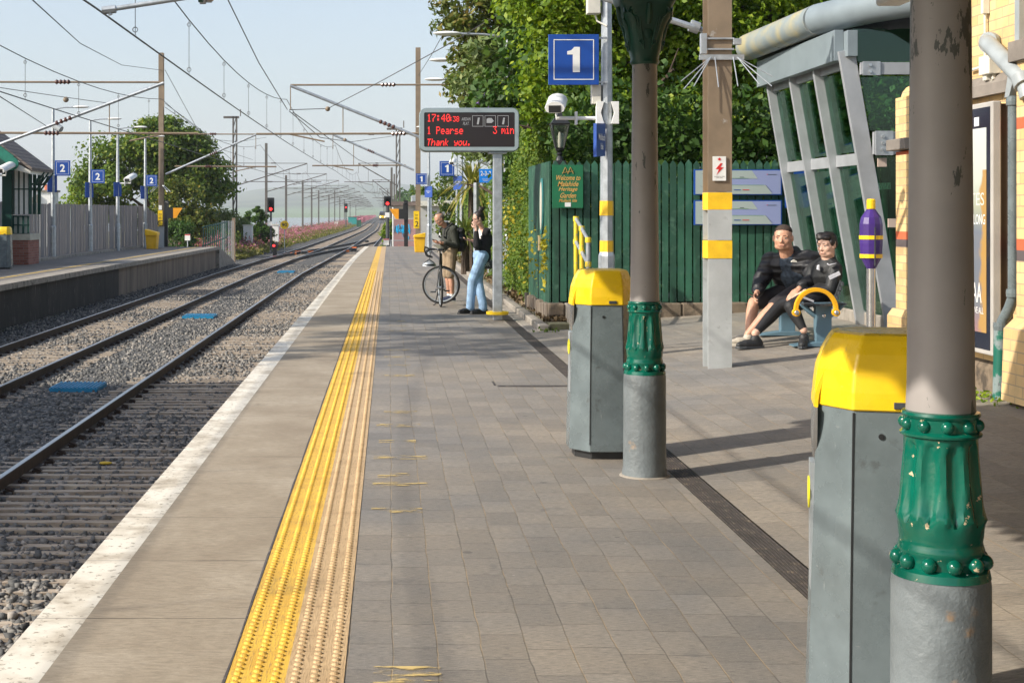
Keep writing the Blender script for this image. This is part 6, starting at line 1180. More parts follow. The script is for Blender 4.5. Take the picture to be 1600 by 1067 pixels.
# train
tn = thing('commuter_train', 'distant train with bright yellow front and headlights on the near track', 'train', (-2.87 + drift(620), 620, RAILZ)); tx = -2.87 + drift(620)
mb = MB(); ring = lambda y, k: [(tx - 1.4 * k, y, RAILZ + .9), (tx + 1.4 * k, y, RAILZ + .9), (tx + 1.45 * k, y, RAILZ + 2.6), (tx + 1.1 * k, y, RAILZ + 3.8), (tx - 1.1 * k, y, RAILZ + 3.8), (tx - 1.45 * k, y, RAILZ + 2.6)]
mb.loft([ring(620, .93), ring(621, 1), ring(700, 1)]); mb.build('body', paint('train_blue_grey', (.12, .14, .2), .4, .1), tn); mb = MB(); mb.box(tx - 1.25, tx + 1.25, 619.9, 620, RAILZ + .9, RAILZ + 2.0); mb.build('yellow_front', M['yellow'], tn)
mb = MB(); mb.box(tx - 1.1, tx + 1.1, 619.9, 620, RAILZ + 2.1, RAILZ + 3.2); mb.build('windscreen', M['black'], tn)
for s_ in (-1, 1): mb = MB(); mb.ball((tx + s_ * .85, 619.8, RAILZ + 1.35), .22); mb.build('headlight', M['lights'], tn)
mb = MB(); mb.box(tx - 1.2, tx + 1.2, 620.3, 700, RAILZ, RAILZ + .9); mb.build('underframe', M['black'], tn)
# ================================================================ VEGETATION
M['leafA'] = leaf_mat('bright_oak_leaves', (.08, .16, .012), (.2, .3, .018), (.36, .42, .035), .4)
M['leafB'] = leaf_mat('mid_green_leaves', (.035, .085, .015), (.07, .15, .02), (.13, .22, .03))
M['leafC'] = leaf_mat('conifer_sprays', (.06, .09, .02), (.13, .17, .03), (.3, .19, .05), .25)
M['leafH'] = leaf_mat('yellow_green_hedge_leaves', (.045, .10, .012), (.115, .19, .02), (.24, .29, .035))
M['leafD'] = leaf_mat('dark_green_leaves', (.025, .065, .012), (.055, .12, .02), (.12, .19, .03), .3)
M['leafW'] = leaf_mat('tree_leaves_with_yellow', (.06, .12, .02), (.13, .21, .03), (.3, .32, .04))
M['leafY'] = leaf_mat('golden_yellow_leaves', (.22, .2, .02), (.42, .36, .03), (.6, .5, .05))
M['leafP'] = leaf_mat('pink_blossom', (.3, .09, .1), (.5, .17, .26), (.62, .33, .42), .3)
M['leafG'] = leaf_mat('grey_green_leaves', (.07, .12, .035), (.17, .23, .07), (.3, .33, .13))
M['leafV'] = leaf_mat('lilac_buddleia', (.2, .12, .4), (.3, .2, .55), (.4, .3, .6))
M['leafR'] = leaf_mat('dry_brown_litter', (.06, .04, .02), (.16, .11, .06), (.3, .22, .12), .1)
M['bark'] = paint('bark', (.07, .05, .035), .95, .4, 5, .8, bs=20, bd=.03)
def leaf_mesh(name, C, size, mat, parent=None, flat=0.0, elong=1.6, out=None, droop=0.0):
    n = len(C); a = RNG.normal(size=(n, 3))
    if out is not None: a = a * (1 - flat) + out * flat * 1.6
    a[:, 2] = a[:, 2] + .35; a /= np.linalg.norm(a, axis=1, keepdims=True)
    r = RNG.normal(size=(n, 3)); u = np.cross(a, r); u /= np.linalg.norm(u, axis=1, keepdims=True); v = np.cross(a, u)
    s = (size * RNG.uniform(.6, 1.35, (n, 1)))
    V = np.stack([C - u * s * elong * .5, C + v * s * .5 + a * s * .08, C + u * s * elong * .5, C - v * s * .5 + a * s * .08], 1).reshape(-1, 3)
    Fq = np.arange(4 * n).reshape(-1, 4); return np_mesh(name, V, Fq, mat, parent, rnd=np.clip(RNG.normal(.45, .24, n), 0, 1))
def crown_points(c, r, n, k=70, tight=.16, shell=.75, low=-.6):
    """clumps scattered through an ellipsoid, denser towards its skin"""
    c = np.array(c); r = np.array(r); d = RNG.normal(size=(k, 3)); d /= np.linalg.norm(d, axis=1, keepdims=True); d[:, 2] = np.where(d[:, 2] < low, -d[:, 2], d[:, 2])
    rad = np.where(RNG.random(k) < shell, RNG.uniform(.72, 1.04, k), RNG.uniform(.25, .75, k)); CC = c + d * rad[:, None] * r
    w = RNG.uniform(.5, 1.5, k); w /= w.sum(); i = RNG.choice(k, n, p=w); sd = tight * r.min() * RNG.uniform(.6, 1.5, k)
    g = RNG.normal(size=(n, 3)); g /= np.linalg.norm(g, axis=1, keepdims=True); P = CC[i] + g * (RNG.random((n, 1)) ** .45) * sd[i][:, None] * np.array([1.15, 1.15, .75]) * 1.7
    return P, g
def trunk(o, base, top, r0, r1, limbs=6, reach=1.6, bark=None):
    b = Vector(base); t_ = Vector(top); mb = MB(); mid = b.lerp(t_, .5) + Vector((random.uniform(-.15, .15), random.uniform(-.15, .15), 0)); mb.tube([b, b.lerp(mid, .5), mid, t_], [r0 * 1.25, r0, (r0 + r1) / 2, r1], 10); tr = mb.build('trunk', bark or M['bark'], o, smooth=True)
    for i in range(limbs):
        u = .35 + .6 * i / limbs; p = b.lerp(t_, u); a = i * 2.4 + random.random(); L = reach * random.uniform(.6, 1); q = p + Vector((math.cos(a) * L, math.sin(a) * L, L * random.uniform(.3, .9))); rr = r0 * (1 - u) * .6 + .02
        mb = MB(); mb.tube([p, p.lerp(q, .5) + Vector((0, 0, .1 * L)), q], [rr, rr * .7, rr * .25], 6)
        for j in range(3): e = p.lerp(q, .6 + .15 * j); mb.tube([e, e + Vector((random.uniform(-.5, .5), random.uniform(-.5, .5), random.uniform(.1, .5))) * L * .6], [rr * .35, rr * .1], 5)
        mb.build('limb', M['bark'], tr, smooth=True)
def tree(name, label, cat, base, crowns, n, size, mat, group, tr=(.16, .05), limbs=6, reach=1.6, k=70, tight=.16, top=None, elong=1.5):
    o = thing(name, label, cat, base, group); top = top or (crowns[0][0][0], crowns[0][0][1], crowns[0][0][2] + crowns[0][1][2] * .5); trunk(o, base, top, tr[0], tr[1], limbs, reach); P = []; G = []
    tot = sum(cr[1][0] * cr[1][2] for cr in crowns)
    for c_, r_ in crowns: p, g = crown_points(c_, r_, int(n * r_[0] * r_[2] / tot), k, tight); P.append(p); G.append(g)
    leaf_mesh('crown', np.concatenate(P), size, mat, o, .45, elong, np.concatenate(G)); return o
# --- trees behind the green fence
GT = 'trees behind the green fence'
tree('oak_tree', 'bright green broadleaf tree filling the view above the garden sign', 'tree', (4.0, 24.0, 0), [((3.7, 23.6, 4.6), (1.7, 1.5, 1.7)), ((3.2, 23.2, 3.3), (1.1, 1.0, .9)), ((4.9, 24.2, 5.6), (1.6, 1.5, 1.6)), ((2.75, 23.4, 5.3), (.9, .9, 1.2))], 48000, .066, M['leafA'], GT, (.2, .06), 8, 1.8, 60, .2)
tree('oak_tree', 'green broadleaf tree standing between the wide banded mast and the leaning shelter', 'tree', (6.6, 25.5, 0), [((6.6, 24.4, 5.1), (1.7, 1.5, 1.6)), ((5.6, 23.6, 3.7), (1.3, 1.0, 1.1)), ((7.8, 24.6, 4.0), (1.4, 1.2, 1.5))], 38000, .066, M['leafA'], GT, (.2, .06), 8, 1.8, 60, .2)
tree('broadleaf_tree', 'darker tree at the back seen in the gap beside the shelter roof', 'tree', (9.0, 29, 0), [((8.8, 29, 4.8), (2.6, 1.8, 2.8)), ((5.4, 28.5, 4.5), (2.8, 1.8, 2.6)), ((11.5, 28, 4.8), (2.4, 1.8, 2.8))], 30000, .12, M['leafD'], GT, (.25, .08), 8, 2.4, 90, .2)
tree('broadleaf_tree', 'dark leafy tree behind the bright one, over the green fence by the lantern', 'tree', (3.9, 29.5, 0), [((3.9, 28.5, 3.6), (1.9, 1.5, 2.3)), ((4.8, 28.8, 6.2), (2.2, 1.5, 1.9))], 22000, .11, M['leafD'], GT, (.22, .08), 7, 2, 90, .2)
# conifer beside the display
cf = thing('conifer_tree', 'tall feathery conifer with brown inner branches behind the departure display', 'tree', (3.0, 33.5, 0), GT)
trunk(cf, (3.0, 33.5, 0), (3.1, 33.5, 8), .28, .08, 12, 1.9, paint('reddish_bark', (.13, .075, .045), .95, .3, 4, .6))
P, G = [], []
for (c_, r_, n_) in (((2.55, 32.8, 6.1), (1.25, 1.0, 1.3), 12000), ((2.35, 32.6, 4.7), (1.0, .9, .9), 7000), ((2.95, 32.4, 3.5), (1.2, .9, 1.0), 9000), ((3.5, 32.6, 5.6), (1.0, .9, 1.6), 6000)):
    p, g = crown_points(c_, r_, n_, 60, .2); P.append(p); G.append(g)
leaf_mesh('crown', np.concatenate(P), .07, M['leafC'], cf, .3, 2.4, np.concatenate(G))
tree('buddleia_bush', 'buddleia with pale lilac flower spikes spilling out beside the conifer', 'shrub', (2.5, 30.5, 0), [((2.05, 30.3, 4.1), (.75, .7, .65)), ((2.3, 30.5, 3.3), (.8, .7, .8)), ((2.1, 30.3, 4.9), (.5, .5, .5))], 6500, .075, M['leafG'], GT, (.06, .02), 6, 1.0, 40, .22, elong=2.6)
bo = bpy.data.objects['buddleia_bush']; C = []
for k in range(16):
    p = np.array([1.75 + RNG.random() * .9, 29.8, 3.65 + RNG.random() * .75]); d = RNG.normal(size=3) * .3 + np.array([-.4, 0, .35]); C.append(p + np.linspace(0, 1, 60)[:, None] * d * .28 + RNG.normal(size=(60, 3)) * .012)
leaf_mesh('flower_spikes', np.concatenate(C), .03, M['leafV'], bo)
# hedge along the platform edge
hg = thing('hedge', 'clipped yellow green leafy hedge running beside the soil bed to the fence corner', 'hedge', (2.9, 33, 0))
def box_pts(n, x0, x1, y0, y1, z0, z1, depth=.16, lump=.10):
    f = RNG.random(n); y = y0 + (y1 - y0) * RNG.random(n) ** 1.4; z = z0 + (z1 - z0) * RNG.random(n); x = x0 + np.abs(RNG.normal(0, depth, n)); x += lump * (np.sin(y * 3.1 + z * 2) + np.sin(z * 4.3 + y) + np.sin(y * 7.7)) * .5
    m = f > .8; x[m] = RNG.uniform(x0, x1, m.sum()); z[m] = z1 + np.abs(RNG.normal(0, .12, m.sum())); m = f < .12; x[m] = RNG.uniform(x0, x1, m.sum()); y[m] = y0 + RNG.random(m.sum()) * .1
    return np.stack([x, y, z], -1)
Ph = box_pts(60000, 2.36, 3.4, 23.1, 34, .05, 2.9); o_ = np.tile(np.array([[-1., -.3, .1]]), (len(Ph), 1)); leaf_mesh('leaves', Ph, .038, M['leafH'], hg, .45, 1.4, o_)
Ph = box_pts(16000, 2.7, 3.6, 34, 56, .05, 2.2); leaf_mesh('leaves', Ph, .075, M['leafH'], hg, .4, 1.4, np.tile(np.array([[-1., -.3, .1]]), (len(Ph), 1)))
mb = MB(); mb.box(2.62, 3.3, 23.2, 34, 0, 2.75); mb.box(2.95, 3.5, 34, 56, 0, 2.0); mb.build('dark_shade_core', paint('hedge_shade_brown', (.03, .03, .012), 1, .4, 5, .5), hg)  # solid core, coloured dark for the shade deep inside the hedge
# top ivy behind the fence and yellow flowers through slats
Pz = np.stack([RNG.uniform(2.4, 8.6, 20000), 20.9 + np.abs(RNG.normal(0, .7, 20000)), RNG.uniform(.4, 3.3, 20000) + .3 * RNG.normal(size=20000)], -1); o = leaf_mesh('shrubbery', Pz, .08, M['leafD'], None, .2); tag(o, 'dense dark shrubbery and ivy pressed behind the green fence', 'shrubbery', kind='stuff')
Pz = np.concatenate([RNG.normal((2.33, 22.5, .9), (.05, .5, .35), (260, 3)), RNG.normal((2.27, 20.8, .95), (.03, .12, .2), (90, 3))]); o = leaf_mesh('yellow_creeper', Pz, .05, M['leafY'], None, .2); tag(o, 'yellow leaved creeper growing on the side of the boarded fence', 'creeper')
Pz = RNG.normal((2.42, 27.5, 1.35), (.14, 1.8, .5), (450, 3)); o = leaf_mesh('yellow_shrub', Pz, .06, M['leafY'], None, .2); tag(o, 'golden yellow shrub growing out of the hedge behind the display post', 'shrub')
Pz = np.stack([RNG.uniform(2.6, 13, 16000), 26.5 + np.abs(RNG.normal(0, .8, 16000)), RNG.uniform(.2, 4.6, 16000)], -1); o = leaf_mesh('undergrowth', Pz, .17, M['leafD'], None, .2); tag(o, 'deep green undergrowth filling the space between the garden trunks', 'undergrowth', kind='stuff')
# soil bed and leaf litter
Pz = np.stack([RNG.uniform(2.2, 2.75, 2600), 20 + 30 * RNG.random(2600) ** 1.5, .1 + RNG.random(2600) * .04], -1); o = leaf_mesh('leaf_litter', Pz, .06, M['leafR'], None, .2); tag(o, 'dry brown leaf litter on the soil bed behind the kerb', 'leaf litter', kind='stuff')
mb = MB(); mb.box(2.22, 3, 19.6, 71, -.3, .09); tag(mb.build('soil_bed_ground', M['soil']), kind='structure')
Pz = RNG.normal((2.15, 19.2, .04), (.09, .1, .015), (28, 3)); o = leaf_mesh('fallen_sprig', Pz, .03, M['leafH'], None, .2); tag(o, 'small green sprig of leaves fallen on the drain by the kerb end', 'sprig')
# palm-like cordyline
def spiky(x, y, z, n, L, label, mat, h=1.0, sk=.9):
    o = thing('palm_plant', label, 'palm', (x, y, 0), 'spiky palm plants behind the man'); mb = MB(); mb.tube([(x, y, 0), (x, y, z)], [.12, .09], 8); mb.build('trunk', M['bark'], o); V = []; Fq = []
    for i in range(n):
        a = RNG.uniform(0, 6.283); e = RNG.uniform(-.7, 1.3); l = L * RNG.uniform(.7, 1.1); p = np.array([x, y, z]); d = np.array([math.cos(a) * math.cos(e), math.sin(a) * math.cos(e), math.sin(e)]); sd = np.cross(d, [0, 0, 1]); sd = sd / (np.linalg.norm(sd) + 1e-6) * .028
        m_ = p + d * l * .55; q = p + d * l + np.array([0, 0, -.35 * l * (1 - max(e, 0) * .4)]); b = len(V); V += [p - sd, p + sd, m_ + sd, m_ - sd, q + sd * .1, q - sd * .1]; Fq += [(b, b + 1, b + 2, b + 3), (b + 3, b + 2, b + 4, b + 5)]
    np_mesh('fronds', np.array(V), np.array(Fq), mat, o, rnd=np.clip(RNG.normal(.5, .3, len(Fq)), 0, 1))
a = at(737, 285, 40); spiky(a.x, 40, a.z - .1, 110, 1.1, 'tall palm with drooping yellowish fronds above the woman', leaf_mat('yellowing_fronds', (.1, .13, .03), (.25, .25, .05), (.5, .4, .1)))
a = at(727, 360, 38); spiky(a.x, 38, a.z - .1, 120, .75, 'lower palm tuft between the man and the woman', leaf_mat('green_fronds', (.06, .1, .03), (.15, .2, .05), (.35, .33, .1)))
# --- far left trees and bushes
GL = 'trees beyond the opposite platform'
tree('sycamore_tree', 'big rounded green tree behind the board fence', 'tree', (-16.0, 97, -1), [((-16.6, 96, 4.2), (3.6, 3, 3.0)), ((-13.4, 97, 4.0), (2.6, 2.5, 2.6)), ((-15.6, 96, 6.6), (2.0, 2, 1.5)), ((-19.2, 96, 3.4), (1.9, 2, 1.6)), ((-13.7, 96, 6.0), (1.5, 1.5, 1.3))], 30000, .2, M['leafW'], GL, (.35, .12), 9, 3, 60, .2, elong=1.3)
tree('sycamore_tree', 'lighter lower tree at the outer edge of the big one', 'tree', (-20.6, 98, -1), [((-20.6, 98, 2.2), (1.7, 1.5, 1.7)), ((-19, 97, 1.2), (2.0, 1.5, 1.4))], 7000, .18, M['leafA'], GL, (.2, .08), 5, 1.4, 40, .2, elong=1.3)
tree('yellowing_tree', 'yellow green tree beside the banner sign, in front of the big tree', 'tree', (-12.6, 88, -1), [((-12.9, 87, 2.0), (1.5, 1.3, 1.7)), ((-11.6, 87, 1.0), (1.3, 1.2, 1.2)), ((-13.9, 87, .8), (1.3, 1.2, 1.2))], 12000, .13, leaf_mat('yellow_tinged_leaves', (.05, .09, .02), (.13, .17, .03), (.38, .3, .04)), GL, (.15, .05), 6, 1.2, 50, .2)
def bush(x, y, r, n, size, mat, label, name='bush', grp='shore bushes', z=-1.0, hz=None):
    hz = hz or r; o = thing(name, label, 'bush', (x, y, z), grp); mb = MB()
    for k in range(7): a = k * .9; mb.tube([(x, y, z), (x + math.cos(a) * r * .6, y + math.sin(a) * r * .6, z + hz * 1.1)], [.04, .012], 5)
    mb.build('stems', M['bark'], o); P, g = crown_points((x, y, z + hz * .8), (r, r, hz), n, 40, .25); leaf_mesh('leaves', P, size, mat, o, .4, 1.5, g)
for px, d, r, n, s_, mt, lab, hz in ((275, 80, .9, 5000, .1, 'leafD', 'dark bush at the foot of the banner sign', 1.2), (302, 84, 1.0, 4500, .1, 'leafW', 'olive bush beside the small white notice', 1.0), (340, 90, 1.5, 6000, .1, 'leafG', 'grey green bush behind the ramp railing', 1.5), (366, 92, 1.1, 5000, .1, 'leafG', 'pale grey green bush spreading at the lattice mast foot', 1.25), (389, 97, .45, 1500, .12, 'leafB', 'thin leafy sapling by the white cabinet', 1.4), (405, 96, .5, 2600, .12, 'leafB', 'narrow upright dark green bush near the red signal', 1.7), (411, 99, .8, 2500, .1, 'leafD', 'low dark bush behind the red signal post', .8)):
    bush(at(px, 0, d + 9).x, d + 9, r, n, s_, M[mt], lab, hz=hz, z=-.8) if px > 300 else bush(at(px, 0, d).x, d, r, n, s_, M[mt], lab, hz=hz)
bush(at(352, 0, 95).x, 95, .9, 3000, .09, M['leafW'], 'small olive bush in front of the pale ones', hz=.8)
bush(at(650, 0, 90).x + .2, 92, .6, 1800, .12, M['leafH'], 'light green bush above the hut roof', hz=2.0, grp='bushes by the hut', z=.2)
bush(at(607, 0, 88).x, 90, .5, 1500, .1, M['leafA'], 'small bright bush beside the signal by the hut', hz=1.0, grp='bushes by the hut', z=-.6)
bush(at(700, 0, 70).x, 70, .8, 2600, .11, M['leafW'], 'loose shrub over the hut beside the second platform 1 sign', hz=1.9, grp='bushes by the hut', z=.1)
# --- pink flowers beside the track
def band_pts(n, x0f, x1f, y0, y1, hf):
    u = RNG.random(n); y = y0 * (y1 / y0) ** u; x = np.array([RNG.uniform(x0f(v), x1f(v)) for v in y]); z = RNG.random(n) ** .6 * np.array([hf(v) for v in y]) * RNG.uniform(.7, 1.1, n) * (1 + .25 * np.sin(x * 2.2 + y * .35)); return np.stack([x, y, -1.05 + z], -1)
fx0 = lambda y: -14.5 + drift(y) + (1.5 if y < 90 else 0); fx1 = lambda y: -8.9 + drift(y) - (.0 if y < 95 else 0)
P = band_pts(46000, fx0, fx1, 84, 420, lambda y: 1.6 if y < 150 else 1.2); lo = P[:, 2] < -1.05 + .7 * RNG.uniform(.75, 1.15, len(P))
P2 = band_pts(16000, lambda y: -12.5, lambda y: -8.7, 83, 112, lambda y: 1.5); P = np.concatenate([P, P2]); ed_ = np.array([fx1(v) for v in P[:, 1]]); P[:, 2] = -1.05 + (P[:, 2] + 1.05) * np.clip((ed_ - P[:, 0]) / 2.2, .28, 1) * (.8 + .25 * np.sin(P[:, 1] * .9) * np.sin(P[:, 0] * 3)); lo = (P[:, 2] < -1.05 + .5 * RNG.uniform(.5, 1.3, len(P))) | (RNG.random(len(P)) < .18)
o = leaf_mesh('wild_valerian', P[~lo], .09, M['leafP'], None, .1); tag(o, 'bank of pink valerian in flower beside the far track', 'flowers', kind='stuff')
o = leaf_mesh('trackside_weeds', P[lo], .12, leaf_mat('weed_green', (.09, .1, .03), (.2, .2, .05), (.35, .3, .08)), None, .1); tag(o, 'yellow green weeds under the pink flowers', 'weeds', kind='stuff')
P = band_pts(9000, lambda y: 1.4 + drift(y), lambda y: 5 + drift(y), 95, 420, lambda y: 1.2); o = leaf_mesh('lineside_scrub', P, .16, M['leafW'], None, .1); tag(o, 'green scrub growing along the landward side of the line', 'scrub', kind='stuff')
P = band_pts(6000, lambda y: -12.5 + drift(y), lambda y: -9 + drift(y), 400, 1300, lambda y: 1.6); o = leaf_mesh('distant_flowers', P, .35, M['leafP'], None, .1); tag(o, 'hazy pink flowers far down the causeway', 'flowers', kind='stuff')
P = band_pts(9000, lambda y: 2 + drift(y), lambda y: 26 + drift(y), 420, 1600, lambda y: 9); o = leaf_mesh('distant_treeline', P, 1.3, M['leafD'], None, .1); tag(o, 'hazy belt of trees beside the line in the distance', 'treeline', kind='stuff')
# weeds on the forecourt near the drainpipe
Pz = RNG.normal((4.62, 11.2, gz(4.6) + .015), (.09, .35, .012), (260, 3)); o = leaf_mesh('paving_weeds', Pz, .022, M['leafA'], None, .2); tag(o, 'small green weeds at the foot of the brick wall', 'weeds', kind='stuff')

# --- unseen building and trees, added across the line to shade tracks and platform
bg_ = thing('unseen_shade_building', 'unseen slate roofed building added on the opposite platform to shade the tracks', 'building', (-14, 13, 0))
mb = MB(); mb.box(-18, -10.6, 8, 17.5, 0, 3.9); mb.build('wall', M['redbrick'], bg_)
mb = MB(); mb.prism([(-19, 3.6), (-9.6, 3.9), (-9.6, 4.1), (-14.2, 7.3), (-19, 4.0)], 'y', 7.6, 17.9); mb.build('roof', M['ledge'], bg_)
for k, yy in enumerate((9, 12.5, 16)): mb = MB(); mb.box(-10.6, -10.57, yy, yy + 1.2, 1.0, 2.6); w_ = mb.build('window', M['white'], bg_); mb = MB(); mb.box(-10.565, -10.56, yy + .08, yy + 1.12, 1.08, 2.52); mb.build('pane', M['black'], w_)
tree('unseen_shade_tree', 'unseen tall airy tree added to throw streaky shade on the platform', 'tree', (-16.5, 11, 0), [((-16.5, 10.8, 10.6), (2.4, 1.2, 2.2)), ((-16, 12.5, 11.8), (2.0, 1.0, 1.6))], 650, .22, M['leafB'], 'unseen shade trees', (.25, .1), 7, 2.5, 60, .2)
tree('unseen_shade_tree', 'second unseen tall tree added to throw streaky shade on the platform', 'tree', (-17, 15.5, 0), [((-17, 15.3, 10.8), (2.3, 1.0, 2.2)), ((-15, 16.2, 9.8), (1.8, .8, 1.4))], 650, .22, M['leafB'], 'unseen shade trees', (.25, .1), 7, 2.5, 60, .2)
# ================================================================ PEOPLE
def skin(name, col): 
    t = NT(name); n1 = t.noise(30); c = t.ramp(n1, (.3, sc(col, .85)), (.7, sc(col, 1.12))); t.b.inputs['Subsurface Weight'].default_value = .0; return t.out(col=c, rough=.5)
def fabric(name, col, var=.25, scale=25, rough=.85, bump=.5, bd=.006, bs=22):
    t = NT(name); n1 = t.noise(scale); c = t.ramp(n1, (.3, sc(col, 1 - var)), (.7, sc(col, 1 + var))); t.bump(t.noise(bs, detail=3), bump, bd); return t.out(col=c, rough=rough)
class Body:
    def __init__(s): s.mb = MB()
    def cap(s, p, q, r0, r1):
        p = Vector(p); q = Vector(q); n = 12; d = (q - p); L = d.length
        if L < 1e-6: s.mb.ball(p, r0, 12, 8); return s
        d.normalize(); pts = []; rs = []
        for k in range(5): a = math.pi / 2 * (1 - k / 4); pts.append(p - d * r0 * math.sin(a)); rs.append(max(r0 * math.cos(a), .0006))
        for k in range(5): a = math.pi / 2 * k / 4; pts.append(q + d * r1 * math.sin(a)); rs.append(max(r1 * math.cos(a), .0006))
        s.mb.tube(pts, rs, n); return s
    def chain(s, P, rs):
        for i in range(len(P) - 1): s.cap(P[i], P[i + 1], rs[i], rs[i + 1])
        return s
    def ell(s, c, r, R3=None): s.mb.ball(c, r, 18, 12, R3); return s
    def build(s, name, mat, parent, vox=.008, smooth=3):
        o = s.mb.build(name, mat, parent); 
        m = o.modifiers.new('r', 'REMESH'); m.mode = 'VOXEL'; m.voxel_size = vox; m.use_smooth_shade = True
        if smooth: m2 = o.modifiers.new('s', 'SMOOTH'); m2.iterations = smooth; m2.factor = .5
        dg = bpy.context.evaluated_depsgraph_get(); me = bpy.data.meshes.new_from_object(o.evaluated_get(dg)); o.modifiers.clear(); o.data = me; me.name = name
        me.polygons.foreach_set('use_smooth', [True] * len(me.polygons)); return o
def rot_to(fwd, up=(0, 0, 1)):
    f = Vector(fwd).normalized(); u = Vector(up); u = (u - f * u.dot(f)).normalized(); r = f.cross(u); return Matrix((r, f, u)).transposed()    # local x right, y forward, z up
def hand(B, w, d, pn, thumb_side, curl=.9, sc_=1.0, spread=.0):
    """wrist w, pointing d, palm normal pn (fingers curl towards pn), thumb on thumb_side"""
    w = Vector(w); d = Vector(d).normalized(); pn = Vector(pn); pn = (pn - d * pn.dot(d)).normalized(); sd = d.cross(pn).normalized(); 
    if sd.dot(Vector(thumb_side)) < 0: sd = -sd
    k = sc_
    for j, off in enumerate((.03, .01, -.011, -.03)):
        a = w + sd * off * .5 * k; b = w + d * (.088 - .006 * abs(j - 1)) * k + sd * off * k; B.cap(a, b, .014 * k, .0115 * k)
        L = (.042, .047, .044, .034)[j] * k; r = .0085 * k; p = b; dd = d.copy(); th = 0
        for s_, (l, cu) in enumerate(((L, .35), (L * .65, .55), (L * .5, .4))):
            th += cu * curl; dd = d * math.cos(th) + pn * math.sin(th) + sd * (off * 2 * spread); q = p + dd.normalized() * l; B.cap(p, q, r, r * .93); p = q; r *= .93
    B.cap(w - d * .01, w + d * .05 * k, .022 * k, .02 * k)
    t0 = w + d * .025 * k + sd * .02 * k; t1 = t0 + (d * .6 + sd * .75 + pn * .3).normalized() * .04 * k; t2 = t1 + (d * .85 + sd * .1 + pn * .5).normalized() * .032 * k; t3 = t2 + (d * .85 - sd * .2 + pn * .5).normalized() * .024 * k
    B.chain([t0, t1, t2, t3], [.014 * k, .011 * k, .0095 * k, .008 * k])
def head_geo(B, c, fwd, up, s=1.0, w=1.0):
    M3 = rot_to(fwd, up); P = lambda x, y, z: Vector(c) + M3 @ (Vector((x * w, y, z)) * s)
    B.ell(P(0, -.012, .035), (.074 * s * w, .093 * s, .085 * s), M3)              # cranium
    B.ell(P(0, .01, -.02), (.07 * s * w, .08 * s, .088 * s), M3)              # face
    B.ell(P(0, .038, -.075), (.045 * s * w, .04 * s, .034 * s), M3)             # chin
    B.ell(P(-.034, .012, -.065), (.037 * s, .055 * s, .042 * s), M3); B.ell(P(.034, .012, -.065), (.037 * s, .055 * s, .042 * s), M3)
    B.ell(P(-.03, .045, -.02), (.036 * s, .036 * s, .04 * s), M3); B.ell(P(.03, .045, -.02), (.036 * s, .036 * s, .04 * s), M3)   # cheeks
    B.cap(P(-.042, .069, .026), P(.042, .069, .026), .0125 * s, .0125 * s)                             # brow
    B.cap(P(0, .08, .016), P(0, .098, -.022), .009 * s, .0125 * s); B.ell(P(-.012, .086, -.027), (.009 * s, .01 * s, .008 * s), M3); B.ell(P(.012, .086, -.027), (.009 * s, .01 * s, .008 * s), M3)
    B.cap(P(-.018, .079, -.058), P(.018, .079, -.058), .0075 * s, .0075 * s); B.cap(P(-.014, .077, -.068), P(.014, .077, -.068), .008 * s, .008 * s)
    for sx in (-1, 1): B.ell(P(sx * .077, -.004, .0), (.009 * s, .02 * s, .032 * s), M3)
    return P, M3
def face_parts(o, P, M3, s, lip, brow, eyes=True):
    for sx in (-1, 1):
        mb = MB(); mb.ball(P(sx * .031, .0725, .006), (.0125 * s, .008 * s, .006 * s), 12, 8, M3); mb.build('eye', EYEW, o, smooth=True)
        mb = MB(); mb.ball(P(sx * .031, .0785, .006), (.0055 * s, .003 * s, .0055 * s), 10, 6, M3); mb.build('iris', M['black'], o, smooth=True)
        mb = MB(); mb.tube([P(sx * .012, .084, .03), P(sx * .03, .083, .036), P(sx * .05, .07, .029)], [.0022 * s, .0034 * s, .002 * s], 6); mb.build('eyebrow', brow, o, smooth=True)
        mb = MB(); mb.tube([P(sx * .018, .0785, .0105), P(sx * .031, .081, .0135), P(sx * .044, .0745, .0105)], [.0012 * s, .0017 * s, .0012 * s], 5); mb.build('eyelid', brow, o, smooth=True)
    mb = MB(); mb.tube([P(-.024, .079, -.0625), P(-.01, .0865, -.0615), P(.01, .0865, -.0615), P(.024, .079, -.0625)], [.0015 * s, .0035 * s, .0035 * s, .0015 * s], 6); mb.build('lips', lip, o, smooth=True)
EYEW = paint('eye_white', (.6, .57, .53), .3, .02, 5, 0); LIP = paint('lip_tone', (.33, .12, .1), .5, .1)
def shoe(B, ankle, toe_dir, s=1.0, z0=0.0):
    a = Vector(ankle); t_ = Vector((toe_dir[0], toe_dir[1], 0)).normalized(); h = Vector((a.x, a.y, z0 + .045 * s)) - t_ * .035 * s
    B.cap(Vector((a.x, a.y, z0 + .085 * s)), h, .045 * s, .042 * s); B.cap(h, h + t_ * .14 * s - Vector((0, 0, .006)), .043 * s, .042 * s); B.cap(h + t_ * .13 * s - Vector((0, 0, .005)), h + t_ * .2 * s - Vector((0, 0, .014)), .041 * s, .03 * s); return h, t_
def sole(o, h, t_, mat, s=1.0, z0=0.0):
    mb = MB(); sd = Vector((-t_.y, t_.x, 0)); prof = [(-.05, .02), (-.05, -.02), (-.02, -.037), (.06, -.038), (.15, -.044), (.21, -.03), (.235, 0), (.21, .03), (.15, .044), (.06, .038), (-.02, .037)]
    c = Vector((h.x, h.y, z0)); mb.loft([[c + t_ * a * s + sd * b * s + Vector((0, 0, z)) for a, b in prof] for z in (.0, .022 * s)]); mb.build('shoe_sole', mat, o, bevel=.004)
def flipz(mb, zmin): 
    mb.v = [(x, y, max(z, zmin)) for x, y, z in mb.v]

